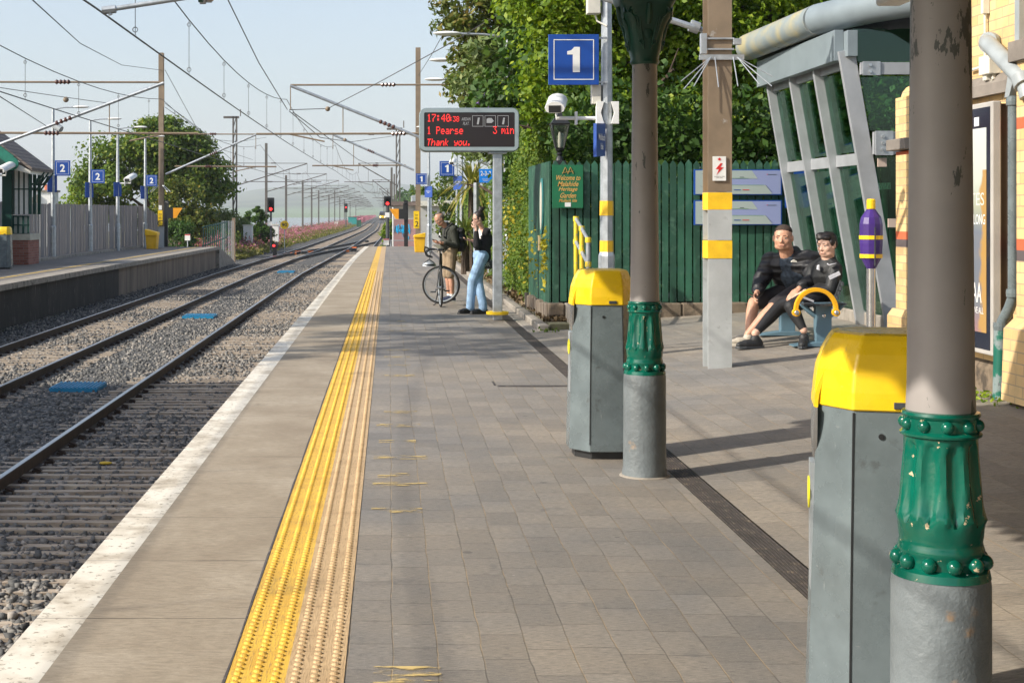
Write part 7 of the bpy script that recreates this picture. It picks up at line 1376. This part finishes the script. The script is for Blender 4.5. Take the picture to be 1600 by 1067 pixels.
# ---------- standing man with the bicycle
D = 26.3
mo = None
def make_person(label, loc):
    return label
S1 = skin('warm_skin', (.50, .26, .17)); S2 = skin('fair_skin', (.60, .36, .27)); S3 = skin('tanned_skin', (.52, .28, .18)); S4 = skin('pale_skin', (.60, .37, .27))
def start(label, loc, B, mat, grp=None, vox=.0065):
    o = B.build('person', mat, None, vox=vox, smooth=4); me = o.data; l = Vector(loc)
    me.transform(Matrix.Translation(-l)); o.location = l; tag(o, label, 'person', grp); return o
def chest(B, pel, che, sh_l, sh_r, w0=.15, w1=.17, dep=.1, k=1.0, belly=0.0, fwd=None):
    pel = Vector(pel); che = Vector(che); ax = (Vector(sh_r) - Vector(sh_l)).normalized()
    for u, w_, d_ in ((0, w0, dep * 1.05), (.25, w0 * .97, dep), (.5, w0 * .98, dep * 1.0), (.75, w1, dep * 1.1), (1, w1 * .95, dep * 1.0)):
        p = pel.lerp(che, u); 
        if belly and fwd is not None and u in (.25, .5): p = p + Vector(fwd) * belly * .5; d_ = d_ + belly * .6
        B.cap(p - ax * (w_ - d_), p + ax * (w_ - d_), d_ * k, d_ * k)
# joints
X = lambda px, py, d: at(px, py, d)
d0 = 26.2
f1 = Vector((-.93, -.36, 0)).normalized(); r1 = Vector((f1.y * -1, f1.x, 0)) * -1   # facing the track, a little towards the viewer
side = Vector((-f1.y, f1.x, 0))          # man's left-hand side direction
pel = X(703, 397, d0); pel.z = .93; che = X(702, 365, d0); neck = X(699, 353, d0); headc = X(687, 343, d0 - .05); headc.z -= .0
shL = che + side * .19 + Vector((0, 0, .08)); shR = che - side * .19 + Vector((0, 0, .08))
hipL = pel + side * .09; hipR = pel - side * .09; kneeL = hipL + Vector((-.03, 0, -.44)); kneeR = hipR + Vector((-.02, 0, -.44)); ankL = kneeL + Vector((.03, .0, -.41)); ankR = kneeR + Vector((.04, 0, -.41))
handp = X(680, 379, d0 - .25); wrL = handp + side * .05 + Vector((.12, .02, -.01)); wrR = handp - side * .05 + Vector((.12, .02, -.01)); elL = shL + Vector((.06, .02, -.3)); elR = shR + Vector((.06, -.02, -.3))
B = Body(); up1 = Vector((-.55, -.15, .82)).normalized(); hf = Vector((-.72, -.42, -.55)).normalized(); P, M3 = head_geo(B, headc, hf, up1)
B.cap(neck - Vector((0, 0, .03)), headc + Vector((.03, .0, -.06)), .058, .052); chest(B, pel, che, shL, shR, .13, .15, .09)
for a, b, c_ in ((shL, elL, wrL), (shR, elR, wrR)): B.cap(a, b, .05, .04); B.cap(b, c_, .04, .027)
for a, b, c_ in ((hipL, kneeL, ankL), (hipR, kneeR, ankR)): B.cap(a, b, .08, .055); B.chain([b, b.lerp(c_, .35) + Vector((.015, 0, 0)), c_, c_ - Vector((0, 0, .04))], [.052, .055, .034, .034])
hand(B, wrL, f1 + Vector((-.1, -.2, -.1)), Vector((0, -.5, .8)) + side * -.6, (0, 0, 1), .9); hand(B, wrR, f1, Vector((0, 0, 1)) + side * .5, (0, 0, 1), .9)
pm = start('bald older man in dark grey top and khaki shorts reading his phone behind the bicycle', (pel.x, d0, 0), B, S1)
face_parts(pm, P, M3, 1, LIP, paint('grey_brow', (.2, .18, .16), .8, .1))
B = Body(); 
for sx in (-1, 1): B.ell(P(sx * .06, -.03, .02), (.026, .055, .05), M3)
B.ell(P(0, -.07, .03), (.066, .042, .065), M3); B.ell(P(0, -.03, .1), (.05, .06, .024), M3); B.build('hair', fabric('grey_brown_hair', (.13, .10, .08), .3, 60), pm, .006, 1)
mb = MB(); 
for sx in (-1, 1): mb.torus(P(sx * .03, .092, .004), .02, .002, M3 @ Vector((0, 1, 0)), 16, 5); mb.tube([P(sx * .05, .088, .006), P(sx * .078, .0, .01)], .002, 5)
mb.build('glasses', M['black'], pm)
TOP = fabric('dark_olive_fleece', (.034, .037, .028), .25, 18)
B = Body(); chest(B, pel + Vector((0, 0, .0)), che, shL, shR, .165, .18, .122, 1.0, .05, f1); B.cap(che, neck, .12, .07)
for a, b, c_ in ((shL, elL, wrL), (shR, elR, wrR)): B.ell(a, .075); B.cap(a, b, .07, .06); B.cap(b, b.lerp(c_, .86), .06, .045)
B.build('top', TOP, pm, .009, 4)
KH = fabric('khaki_cotton', (.27, .2, .125), .2, 12); B = Body(); B.cap(pel - side * .06, pel + side * .06, .13, .13)
for a, b in ((hipL, kneeL), (hipR, kneeR)): B.cap(a, b + Vector((0, 0, .0)), .105, .085)
B.build('shorts', KH, pm, .009, 4)
mb = MB(); c0 = che + f1 * .135 + side * -.02 + Vector((0, -.06, .0)); c0 = X(687, 361, d0) + Vector((0, -.2, 0)); mb.lathe([(.022, 0), (.022, .006)], (0, 0, 0), 14, Matrix.Translation(che + f1 * .17 - side * .05 + Vector((0, 0, -.01))) @ rot_to(f1).to_4x4() @ Matrix.Rotation(R(90), 4, 'X')); mb.build('badge', M['white'], pm)
for a in (ankL, ankR):
    tdir = (f1.x, f1.y) if a is ankL else (f1.x, f1.y - .3); B = Body(); h, t_ = shoe(B, a, tdir); B.build('shoe', fabric('navy_shoe', (.02, .03, .07), .2), pm, .006, 2); sole(pm, h, t_, M['white'])
    B = Body(); B.cap(Vector((a.x, a.y, .10)), Vector((a.x, a.y, .13)), .042, .04); B.build('sock', M['white'], pm, .006, 1)
ph = MB(); c0 = handp + Vector((-.0, -.02, .03)); Mr = Matrix.Translation(c0) @ rot_to(f1 + Vector((0, 0, .5))).to_4x4(); ph.box(-.037, .037, -.07, .07, -.004, .004, Mr); tag(ph.build('mobile_phone', M['black'], bevel=.003), 'dark phone held in both hands by the man', 'phone')
# backpack
bp = thing('backpack', 'black backpack worn by the man in the grey top', 'backpack', pel); B = Body(); bc = che - f1 * .2 + Vector((0, 0, -.09)); B.cap(bc + Vector((0, 0, .12)) - side * .07, bc + Vector((0, 0, .12)) + side * .07, .085, .085); B.cap(bc - Vector((0, 0, .14)) - side * .08, bc - Vector((0, 0, .14)) + side * .08, .11, .11); B.cap(bc - side * .08, bc + side * .08, .11, .11); BL = fabric('black_nylon', (.012, .012, .014), .2, 10, .6); B.build('bag', BL, bp, .01, 3)
for s_ in (-1, 1):
    mb = MB(); c1 = che + side * s_ * .11; mb.tube([c1 - f1 * .14 + Vector((0, 0, .1)), c1 + Vector((0, 0, .185)), c1 + f1 * .135 + Vector((0, 0, .08)), c1 + f1 * .16 - Vector((0, 0, .06)), c1 - f1 * .12 - Vector((0, 0, .18))], .016, 6); mb.build('strap', BL, bp, smooth=True)
# ---------- bicycle: rear wheel towards the viewer, handlebars turned to the track
bk = thing('bicycle', 'black road bicycle on its kickstand with its front wheel turned sideways', 'bicycle', (.9, 24.9, 0))
BKM = paint('bike_black', (.015, .016, .017), .3, .2, 8, .02); r_ = .34; rc = Vector((.885, 24.55, r_)); fc = Vector((.93, 25.45, r_))
def wheel(c, ax, name):
    mb = MB(); mb.torus(c, .323, .018, ax, 48, 8); wh = mb.build('wheel', paint('tyre_black', (.018, .017, .016), .8, .2), bk, smooth=True)
    mb = MB(); mb.torus(c, .298, .013, ax, 48, 6); mb.build('rim', M['galv'], wh, smooth=True); mb = MB(); A = Vector(ax).normalized(); u = A.orthogonal().normalized(); v = A.cross(u)
    for k in range(20): a = k * math.pi / 10; mb.tube([c + A * (.03 if k % 2 else -.03) + (u * math.cos(a + .3) + v * math.sin(a + .3)) * .02, c + (u * math.cos(a) + v * math.sin(a)) * .298], .0013, 4)
    mb.tube([c - A * .05, c + A * .05], .022, 10); mb.build('spokes', M['steel'], wh); return wh
wheel(rc, (1, .06, .02), 'rear'); wheel(fc, (.12, 1, 0), 'front')
bb = Vector((.895, 24.96, .28)); st = Vector((.89, 24.78, .82)); hd = Vector((.92, 25.36, .86)); hb = Vector((.925, 25.4, .74))
fr = MB(); 
for p, q, r__ in ((bb, st, .022), (st + (bb - st) * .12, hd, .02), (bb, hb, .026), (hd + Vector((0, 0, .04)), hb, .026)): fr.tube([p, q], r__, 10)
for s_ in (-.06, .06):
    fr.tube([bb, rc + Vector((s_, 0, 0))], .009, 8); fr.tube([st - Vector((0, 0, .1)), rc + Vector((s_, 0, 0))], .008, 8)
    fr.tube([hb, fc + Vector((0, s_, .12)) , fc + Vector((0, s_, 0))], [.012, .011, .008], 8)
fr.build('frame', BKM, bk, smooth=True)
mb = MB(); mb.tube([bb.lerp(hb, .3), bb.lerp(hb, .6)], .0268, 10); mb.build('frame_decal', paint('decal_green', (.2, .5, .05), .4, .1), bk)
mb = MB(); mb.tube([st, st + Vector((0, -.03, .12))], .014, 8); mb.loft([[(.89 + a, 24.75 + b, st.z + .14 + c_) for a, b, c_ in ((-.02, .17, 0), (.02, .17, 0), (.03, .02, 0), (.075, -.1, .01), (.05, -.13, .012), (-.05, -.13, .012), (-.075, -.1, .01), (-.03, .02, 0))], [(.89 + a * .8, 24.75 + b, st.z + .175 + c_) for a, b, c_ in ((-.02, .16, 0), (.02, .16, 0), (.03, .02, 0), (.075, -.1, .01), (.05, -.12, .012), (-.05, -.12, .012), (-.075, -.1, .01), (-.03, .02, 0))]]); mb.build('saddle', BKM, bk, bevel=.01)
hc = hd + Vector((-.02, 0, .1)); stem_ = hc + Vector((-.1, -.01, .02)); mb = MB(); mb.tube([hd, hc, stem_], .015, 8)
for s_ in (-1, 1):
    p0 = stem_; p1 = stem_ + Vector((.0, s_ * .2, 0)); mb.tube([p0, p1, p1 + Vector((-.08, 0, .0)), p1 + Vector((-.14, 0, -.05)), p1 + Vector((-.12, 0, -.12)), p1 + Vector((-.03, 0, -.14))], .017, 8); mb.tube([p1 + Vector((-.1, 0, .01)), p1 + Vector((-.16, 0, .04)), p1 + Vector((-.17, 0, -.02)), p1 + Vector((-.14, 0, -.12))], [.016, .014, .007, .005], 7)
mb.build('handlebars', BKM, bk, smooth=True)
mb = MB(); mb.lathe([(.085, -.003), (.085, .003)], (0, 0, 0), 28, Matrix.Translation(bb + Vector((.05, 0, 0))) @ Matrix.Rotation(R(90), 4, 'Y')); cr = mb.build('chainring', M['dark'], bk)
for s_, dz in ((1, .02), (-1, -.02)):
    mb = MB(); e = bb + Vector((s_ * .08, .0, -.0)); q = e + Vector((0, -.02 * s_, -.03 * s_ + 0)); mb.tube([bb, e], .012, 8); mb.tube([e, e + Vector((0, .16 * s_, -.03))], .009, 8); mb.cbox(e + Vector((s_ * .05, .16 * s_, -.03)), (.09, .09, .022)); mb.build('pedal', M['dark'], cr, bevel=.004)
mb = MB(); mb.tube([bb + Vector((-.03, -.05, 0)), (.80, 24.85, .02), (.77, 24.85, .015)], .01, 7); mb.build('kickstand', BKM, bk)
hl = thing('cycle_helmet', 'white and grey cycle helmet hung from the bicycle handlebars', 'helmet', stem_ + Vector((-.08, -.14, -.28))); c0 = stem_ + Vector((-.09, -.16, -.27)); mb = MB(); rings = []
for i in range(7): a = math.pi / 2 * i / 6; rings.append([c0 + Vector((math.cos(t_) * .125 * math.cos(a) - 0, math.sin(t_) * .09 * math.cos(a), math.sin(a) * .1 - .03)) for t_ in np.linspace(0, 2 * math.pi, 20, endpoint=False)])
mb.loft(rings); mb.build('shell', M['galv'], hl, smooth=True); mb = MB()
for k in (-1, 0, 1): mb.tube([c0 + Vector((-.09, k * .035, .03)), c0 + Vector((0, k * .04, .092)), c0 + Vector((.09, k * .035, .03))], .008, 6)
mb.torus(c0, .1, .012, (0, 0, 1), 20, 6); mb.build('vents', M['black'], hl, smooth=True); mb = MB(); mb.tube([c0 + Vector((0, 0, .08)), stem_ + Vector((-.05, -.18, 0))], .005, 5); mb.build('strap', M['black'], hl)
# ---------- woman
d0 = 22.9; f2 = Vector((-.97, -.24, 0)).normalized(); sd = Vector((-f2.y, f2.x, 0)) * 1
pel = X(752, 399, d0); che = X(756, 366, d0); neck = X(753, 353, d0); headc = X(747, 342, d0 - .02)
sL = Vector((f2.y, -f2.x, 0))        # towards the viewer
shN = che + sL * .15 + Vector((0, 0, .06)); shF = che - sL * .15 + Vector((0, 0, .06)); hipN = pel + sL * .085; hipF = pel - sL * .085
ankN = Vector((X(754, 0, d0).x, d0 - .1, .1)); kneeN = hipN.lerp(ankN, .5) + Vector((-.05, 0, 0)); ankF = Vector((X(735, 0, d0).x, d0 + .0, .1)); kneeF = hipF.lerp(ankF, .48) + Vector((-.07, 0, 0))
wrU = X(744, 358, d0 - .2); elU = X(745, 384, d0 - .18); wrP = X(738, 376, d0 + .05); elP = X(752, 388, d0 + .17)
B = Body(); hf = Vector((-.86, -.35, -.32)).normalized(); P, M3 = head_geo(B, headc, hf, (0, 0, 1), .94)
B.cap(neck - Vector((0, 0, .03)), headc + Vector((.02, 0, -.06)), .045, .042); chest(B, pel, che, shF, shN, .12, .13, .08)
for a, b, c_ in ((shN, elU, wrU), (shF, elP, wrP)): B.cap(a, b, .042, .034); B.cap(b, c_, .034, .023)
for a, b, c_ in ((hipN, kneeN, ankN), (hipF, kneeF, ankF)): B.chain([a, b, c_], [.08, .052, .033])
hand(B, wrU, (-.25, .05, 1), (-.3, 1, 0), (-1, 0, 0), 1.3, .9); hand(B, wrP, (-1, -.1, .05), (0, 0, 1), (0, -1, .2), .8, .9)
pw = start('dark haired woman in black cardigan and pale jeans looking at her phone', (pel.x, d0, 0), B, S2, vox=.006); face_parts(pw, P, M3, .94, LIP, paint('dark_brow', (.03, .02, .015), .8, .1))
HB = fabric('black_brown_hair', (.018, .012, .010), .3, 60, .5); B = Body(); B.ell(P(0, -.03, .05), (.079, .09, .078), M3); B.ell(P(0, -.06, .0), (.066, .06, .07), M3); B.ell(P(-.06, -.01, .02), (.02, .05, .05), M3); B.ell(P(.06, -.01, .02), (.02, .05, .05), M3); bun = X(752, 327, d0); B.ell(bun, (.05, .045, .042)); B.ell(bun + Vector((.03, .0, .015)), .028); B.ell(bun + Vector((-.02, -.01, .025)), .024); B.cap(bun, P(0, -.05, .09), .03, .04); B.build('hair', HB, pw, .006, 1)
mb = MB(); mb.torus(P(-.03, .088, .004), .02, .0018, M3 @ Vector((0, 1, 0)), 16, 5); mb.torus(P(.03, .088, .004), .02, .0018, M3 @ Vector((0, 1, 0)), 16, 5); mb.tube([P(.05, .084, .006), P(.075, 0, .01)], .0018, 5); mb.tube([P(-.05, .084, .006), P(-.075, 0, .01)], .0018, 5); mb.build('glasses', M['black'], pw)
B = Body(); chest(B, pel.lerp(che, .2), che - Vector((0, 0, .02)), shF, shN, .125, .135, .092); B.cap(che + sL * .07 + Vector((-.03, 0, .0)), neck + sL * .05 + Vector((0, 0, -.02)), .05, .028); B.build('white_top', fabric('white_cotton', (.7, .68, .65), .08, 15), pw, .007, 2)
CD = fabric('black_knit', (.014, .014, .016), .3, 40, .95, .8, .008); B = Body(); low = pel.lerp(che, -.02)
chest(B, low, che - Vector((-.02, 0, .07)), shF, shN, .155, .165, .115); B.cap(shN + Vector((.02, 0, -.09)), elU, .072, .062); B.cap(elU, elU.lerp(wrU, .78), .062, .042); B.cap(shF + Vector((0, 0, -.02)), elP, .07, .06); B.cap(elP, elP.lerp(wrP, .75), .058, .042); B.cap(low + Vector((.08, -.08, .08)), low + Vector((.1, -.05, -.03)), .07, .06); B.build('cardigan', CD, pw, .009, 4)
JN = fabric('light_blue_denim', (.25, .38, .54), .3, 9, .9, .6, .012, 10); B = Body(); B.cap(pel - sL * .05, pel + sL * .05, .125, .125)
for a, b, c_ in ((hipN, kneeN, ankN), (hipF, kneeF, ankF)): B.chain([a, b, c_ + Vector((0, 0, .05)), c_ + Vector((0, 0, .0))], [.105, .078, .068, .072])
B.build('jeans', JN, pw, .009, 3)
for a in (ankN, ankF): B = Body(); h, t_ = shoe(B, a, (f2.x, f2.y - .1), 1.12); B.build('shoe', paint('black_leather', (.01, .01, .01), .25, .1), pw, .006, 2); sole(pw, h, t_, M['black'], 1.15)
ph = MB(); c0 = wrP + Vector((-.13, -.03, .03)); Mr = Matrix.Translation(c0) @ rot_to((-1, -.2, .25)).to_4x4(); ph.box(-.036, .036, -.075, .075, -.004, .004, Mr); tag(ph.build('mobile_phone', paint('phone_grey', (.05, .05, .06), .2, .05), bevel=.003), 'phone held out by the dark haired woman', 'phone')
hbg = thing('handbag', 'grey handbag with pale lettering behind the woman', 'handbag', X(757, 415, d0 + .25)); B = Body(); c0 = X(758, 413, d0 + .28); B.cap(c0 - Vector((.08, 0, 0)), c0 + Vector((.08, 0, 0)), .08, .08); B.build('bag', fabric('grey_canvas', (.08, .08, .085), .3), hbg, .009, 2); text_mb('FOR', .06, frontM(c0.x, c0.y - .09, c0.z), width=.14).build('lettering', M['white'], hbg)
hb_ = MB(); hb_.tube([c0 + Vector((-.07, 0, .07)), c0 + Vector((-.04, 0, .4)), c0 + Vector((.04, 0, .4)), c0 + Vector((.07, 0, .07))], .008, 6); hb_.build('strap', M['black'], hbg)

# ---------- two seated men
GS = None
def seated(label, skinm, hd, hfwd, hup, neck, che, pel, shs, els, wrs, hips, knees, anks, hands_, w0, w1, dep, bare, hs=1.0, hw=1.0, vox=.0062):
    B = Body(); P, M3 = head_geo(B, hd, hfwd, hup, hs, hw); B.cap(neck - Vector((0, 0, .04)), Vector(hd) + (Vector(neck) - Vector(hd)).normalized() * .06, .074 * hw, .068 * hw); chest(B, pel, che, shs[0], shs[1], w0 - .03, w1 - .03, dep - .03)
    for a, b, c_ in zip(shs, els, wrs): B.cap(a, b, .052, .044); B.cap(b, c_, .044, .032)
    for a, b, c_ in zip(hips, knees, anks): a, b, c_ = Vector(a), Vector(b), Vector(c_); B.cap(a, b, .085, .06); m_ = b.lerp(c_, .33); B.chain([b, m_ + (m_ - a).normalized() * 0, c_], [.068 if bare else .05, .07 if bare else .05, .042])
    for (w_, dr, pn, th, cu) in hands_: hand(B, w_, dr, pn, th, cu, 1.15)
    loc = Vector((Vector(pel).x, Vector(pel).y, gz(4.7))); o = start(label, loc, B, skinm, None, vox); return o, P, M3
gB = gz(4.6)
# man in the puffer jacket (farther)
Y1 = 16.35
pelM = Vector((4.78, Y1, bz + .58)); cheM = X(1237, 411, 16.25); neckM = X(1231, 397, 16.24); hdM = X(1223.5, 373, 16.15)
fM = Vector((-.8, -.6, 0)).normalized(); sM = Vector((-fM.y, fM.x, 0)); shM = (X(1204, 408, 16.4), X(1262, 405, 16.12)); elM = (X(1188, 441, 16.35), X(1271, 437, 15.95)); wrM = (X(1183, 457, 16.05), X(1249, 451, 15.75))
hipM = (pelM + Vector((-.02, .12, 0)), pelM + Vector((-.02, -.1, 0))); knM = (X(1178, 473, 16.35), X(1208, 481, 15.9)); anM = (X(1170, 514, 16.2), X(1169, 522, 15.85))
hM = [(wrM[0], (-.5, -.6, -.5), (.6, -.4, -.2), (-.2, -.3, .9), 1.1), (wrM[1], (-.75, -.35, -.5), (-.2, .1, -1), (-.3, .9, 0), .55)]
o1, P, M3 = seated('heavier seated man in a black puffer jacket and dark shorts holding a phone', S3, hdM, (-.42, -.9, -.04), (0, 0, 1), neckM, cheM, pelM, shM, elM, wrM, hipM, knM, anM, hM, .2, .21, .15, True, 1.2, 1.16)
face_parts(o1, P, M3, 1.2, LIP, paint('brown_brow', (.06, .035, .02), .8, .1))
B = Body(); B.ell(P(0, -.022, .066), (.102, .106, .082), M3); B.ell(P(0, -.06, .02), (.095, .06, .078), M3); B.build('hair', fabric('cropped_brown_hair', (.045, .028, .02), .3, 80), o1, .006, 1)
JK = NT('black_puffer'); s_ = JK.t.nodes.new('ShaderNodeTexWave'); s_.bands_direction = 'Z'; s_.inputs['Scale'].default_value = 3.2; s_.inputs['Distortion'].default_value = 3.5; s_.inputs['Detail'].default_value = 1; JK.t.links.new(JK.pos(), s_.inputs['Vector']); JK.bump(JK.math('ADD', s_.outputs['Fac'], JK.math('MULTIPLY', JK.noise(14), .6)), 1.0, .018); JKM = JK.out(col=(.016, .016, .018), rough=.55)
TEE = fabric('navy_patterned_tee', (.035, .05, .07), .6, 26); B = Body(); chest(B, pelM + Vector((0, 0, .04)), cheM, shM[0], shM[1], .18, .17, .14, 1.0, .07, fM); B.cap(cheM, neckM - Vector((0, 0, .03)), .13, .072); B.build('t_shirt', TEE, o1, .009, 3)
B = Body(); ax = (shM[1] - shM[0]).normalized()
for u in (.08, .25, .42, .6, .78, .95):
    p = (pelM + Vector((0, 0, .04))).lerp(cheM, u) - fM * .005; wv_ = .2 + .02 * (int(u * 10) % 2)
    B.cap(p + ax * .085, p + ax * (wv_ + .0), .155, .15); B.cap(p - ax * .12, p - ax * (wv_ - .0), .132, .13)
for a, b, c_ in zip(shM, elM, wrM):
    B.ell(a, .11); 
    for k in range(5): u = (k + .3) / 5; B.ell(a.lerp(b, u), .1)
    B.cap(a, b, .075, .07)
    for k in range(4): u = (k + .2) / 4.4; B.ell(b.lerp(c_, u), .088 - .018 * u)
    B.cap(b, b.lerp(c_, .85), .07, .055)
UPZ = Vector((0, 0, 1)); B.cap(neckM - fM * .03 + sM * .1, neckM - fM * .12 + UPZ * .02, .05, .075); B.cap(neckM - fM * .03 - sM * .1 , neckM - fM * .12 + UPZ * .02, .05, .075); B.cap(shM[0], neckM - fM * .04 + sM * .09, .085, .055); B.cap(shM[1], neckM - fM * .04 - sM * .09, .085, .055); B.build('puffer_jacket', JKM, o1, .009, 2)
mb = MB(); c0 = X(1241, 408, 15.94); mb.prism([(c0.x - .03, c0.z - .012), (c0.x + .03, c0.z - .012), (c0.x + .03, c0.z), (c0.x + .0, c0.z + .016), (c0.x - .03, c0.z - .0)], 'y', c0.y, c0.y + .03); mb.build('chest_logo', M['cream'], o1)
SHM = fabric('charcoal_shorts', (.028, .024, .026), .25, 14); B = Body(); B.cap(hipM[0], hipM[1], .15, .15)
for a, b in zip(hipM, knM): a = Vector(a); b = Vector(b); B.cap(a, a.lerp(b, .9), .125, .098)
B.build('shorts', SHM, o1, .009, 3)
CR = fabric('cream_knit_shoe', (.45, .4, .32), .15, 30)
for a, td, zz in ((anM[0], (-.9, -.3), gz(4.1)), (anM[1], (-.1, -1), gz(4.1))):
    B = Body(); aa = Vector((a.x, a.y, a.z)); h, t_ = shoe(B, aa, (-.95, -.15), 1.15, zz); B.build('shoe', CR, o1, .006, 2); sole(o1, h, t_, paint('cream_sole', (.6, .55, .45), .6, .1), 1.2, zz)
ph = MB(); c0 = wrM[0] + Vector((-.06, -.05, -.03)); Mr = Matrix.Translation(c0) @ rot_to((-1, -.4, .3)).to_4x4(); ph.box(-.037, .037, -.07, .07, -.004, .004, Mr); tag(ph.build('mobile_phone', M['black'], bevel=.003), 'dark phone in the hand of the man in the puffer jacket', 'phone')
# younger man in the black training top (nearer)
Y2 = 15.84
pelB = Vector((4.86, Y2, bz + .58)); cheB = X(1292, 421, 15.75); neckB = X(1294, 405, 15.72); hdB = X(1292, 384, 15.68)
fB = Vector((-.93, -.36, 0)).normalized(); sB = Vector((-fB.y, fB.x, 0)); shB = (X(1272, 420, 15.95), X(1305, 420, 15.62)); elB = (X(1262, 448, 15.95), X(1298, 452, 15.56)); wrB = (X(1250, 457, 15.8), X(1258, 456, 15.6))
hipB = (pelB + Vector((-.02, .1, 0)), pelB + Vector((-.02, -.1, 0))); knB = (X(1217, 481, 15.85), X(1236, 479, 15.52)); anB = (X(1180, 521, 15.6), X(1256, 516, 15.42))
hB = [(wrB[0], (-.8, -.2, -.5), (-.2, .2, -1), (-.2, .9, 0), .7), (wrB[1], (-.85, .1, -.45), (-.2, .3, -1), (-.2, .9, .1), .8)]
o2, P, M3 = seated('younger dark haired man in black tracksuit with white stripes, leaning back on the bench', S4, hdB, (-.78, -.6, -.14), (-.02, 0, 1), neckB, cheB, pelB, shB, elB, wrB, hipB, knB, anB, hB, .165, .17, .12, False, 1.14, 1.08)
face_parts(o2, P, M3, 1.14, LIP, paint('black_brow', (.02, .014, .01), .8, .1))
B = Body(); B.ell(P(0, -.022, .064), (.098, .108, .084), M3); B.ell(P(0, -.065, .015), (.086, .052, .08), M3); B.ell(P(-.02, .04, .086), (.066, .046, .034), M3); B.ell(P(.028, .05, .082), (.052, .034, .03), M3); B.ell(P(.04, .02, .108), (.05, .06, .03), M3)
for sx in (-1, 1): B.ell(P(sx * .07, .01, .035), (.02, .04, .042), M3)
B.build('hair', fabric('thick_black_hair', (.016, .011, .009), .4, 60, .5), o2, .006, 1)
TR = fabric('black_training_fabric', (.013, .014, .015), .25, 10, .6, .6, .012, 9); B = Body(); chest(B, pelB + Vector((0, 0, .03)), cheB, shB[0], shB[1], .185, .185, .135); B.cap(cheB, neckB + Vector((0, 0, .015)), .11, .084); B.cap(shB[0], neckB, .075, .07); B.cap(shB[1], neckB, .075, .07)
for a, b, c_ in zip(shB, elB, wrB): B.ell(a, .075); B.cap(a, b, .08, .066); B.cap(b, b.lerp(c_, .85), .064, .046)
B.build('training_top', TR, o2, .009, 3)
WS = paint('white_print', (.66, .66, .7), .6, .05); dn = Vector((-.15, -.98, .1)); e_ = 0; q0 = shB[1].lerp(elB[1], .28) + Vector((-.015, -.078, 0)); mb = MB(); mb.beam(q0 + Vector((-.06, 0, -.035)), q0 + Vector((.055, .005, .02)), .012, .042); mb.build('sleeve_stripe', WS, o2)
q1 = X(1300, 413, 15.52); mb = MB(); mb.prism([(q1.x - .05, q1.z), (q1.x - .035, q1.z - .014), (q1.x + .05, q1.z + .012), (q1.x - .03, q1.z - .002), (q1.x - .045, q1.z + .01)], 'y', q1.y - .004, q1.y + .02); mb.build('shoulder_tick', WS, o2)
q1 = X(1276.5, 418, 15.66); mb = MB(); mb.prism([(q1.x - .01, q1.z - .02), (q1.x + .01, q1.z - .03), (q1.x + .008, q1.z + .03), (q1.x - .006, q1.z + .02)], 'y', q1.y - .06, q1.y - .02); mb.build('chest_tick', WS, o2)
LG = fabric('black_leggings', (.012, .012, .013), .25, 12, .65); B = Body(); B.cap(hipB[0], hipB[1], .13, .13)
for a, b, c_ in zip(hipB, knB, anB): a, b, c_ = Vector(a), Vector(b), Vector(c_); B.chain([a, a.lerp(b, .5), b, b.lerp(c_, .4), b.lerp(c_, .93)], [.12, .098, .075, .068, .044])
B.build('trousers', LG, o2, .009, 3)
q0 = Vector(hipB[1]).lerp(Vector(knB[1]), .45) + Vector((0, -.1, .045)); mb = MB(); mb.beam(X(1254, 464, 15.42), X(1271, 471, 15.44), .02, .022); mb.build('leg_stripe', WS, o2)
BS = fabric('black_trainer', (.018, .019, .02), .3, 40, .6)
for a, td in ((anB[0], (-.95, -.3)), (anB[1], (-.35, -.9))):
    zz = gz(a.x) ; B = Body(); h, t_ = shoe(B, Vector((a.x, a.y, a.z)), td, 1.2, zz); B.build('shoe', BS, o2, .006, 2); sole(o2, h, t_, M['dark'], 1.24, zz); B = Body(); B.cap(a, a - Vector((0, 0, .03)), .038, .04); 
# ================================================================ HAZE
mb = MB(); mb.box(-9500, 9500, -100, 7600, -11, 400); hz = mb.build('haze', bpy.data.materials.new('haze_air')); hm = hz.data.materials[0]; hm.use_nodes = True; nt = hm.node_tree
for n_ in list(nt.nodes):
    if n_.type == 'BSDF_PRINCIPLED': nt.nodes.remove(n_)
vol = nt.nodes.new('ShaderNodeVolumePrincipled'); vol.inputs['Density'].default_value = .00019; vol.inputs['Color'].default_value = (.88, .95, 1, 1); vol.inputs['Anisotropy'].default_value = 0
nt.links.new(vol.outputs[0], nt.nodes['Material Output'].inputs['Volume']); tag(hz, 'thin pale summer haze over the estuary', 'haze', kind='stuff')
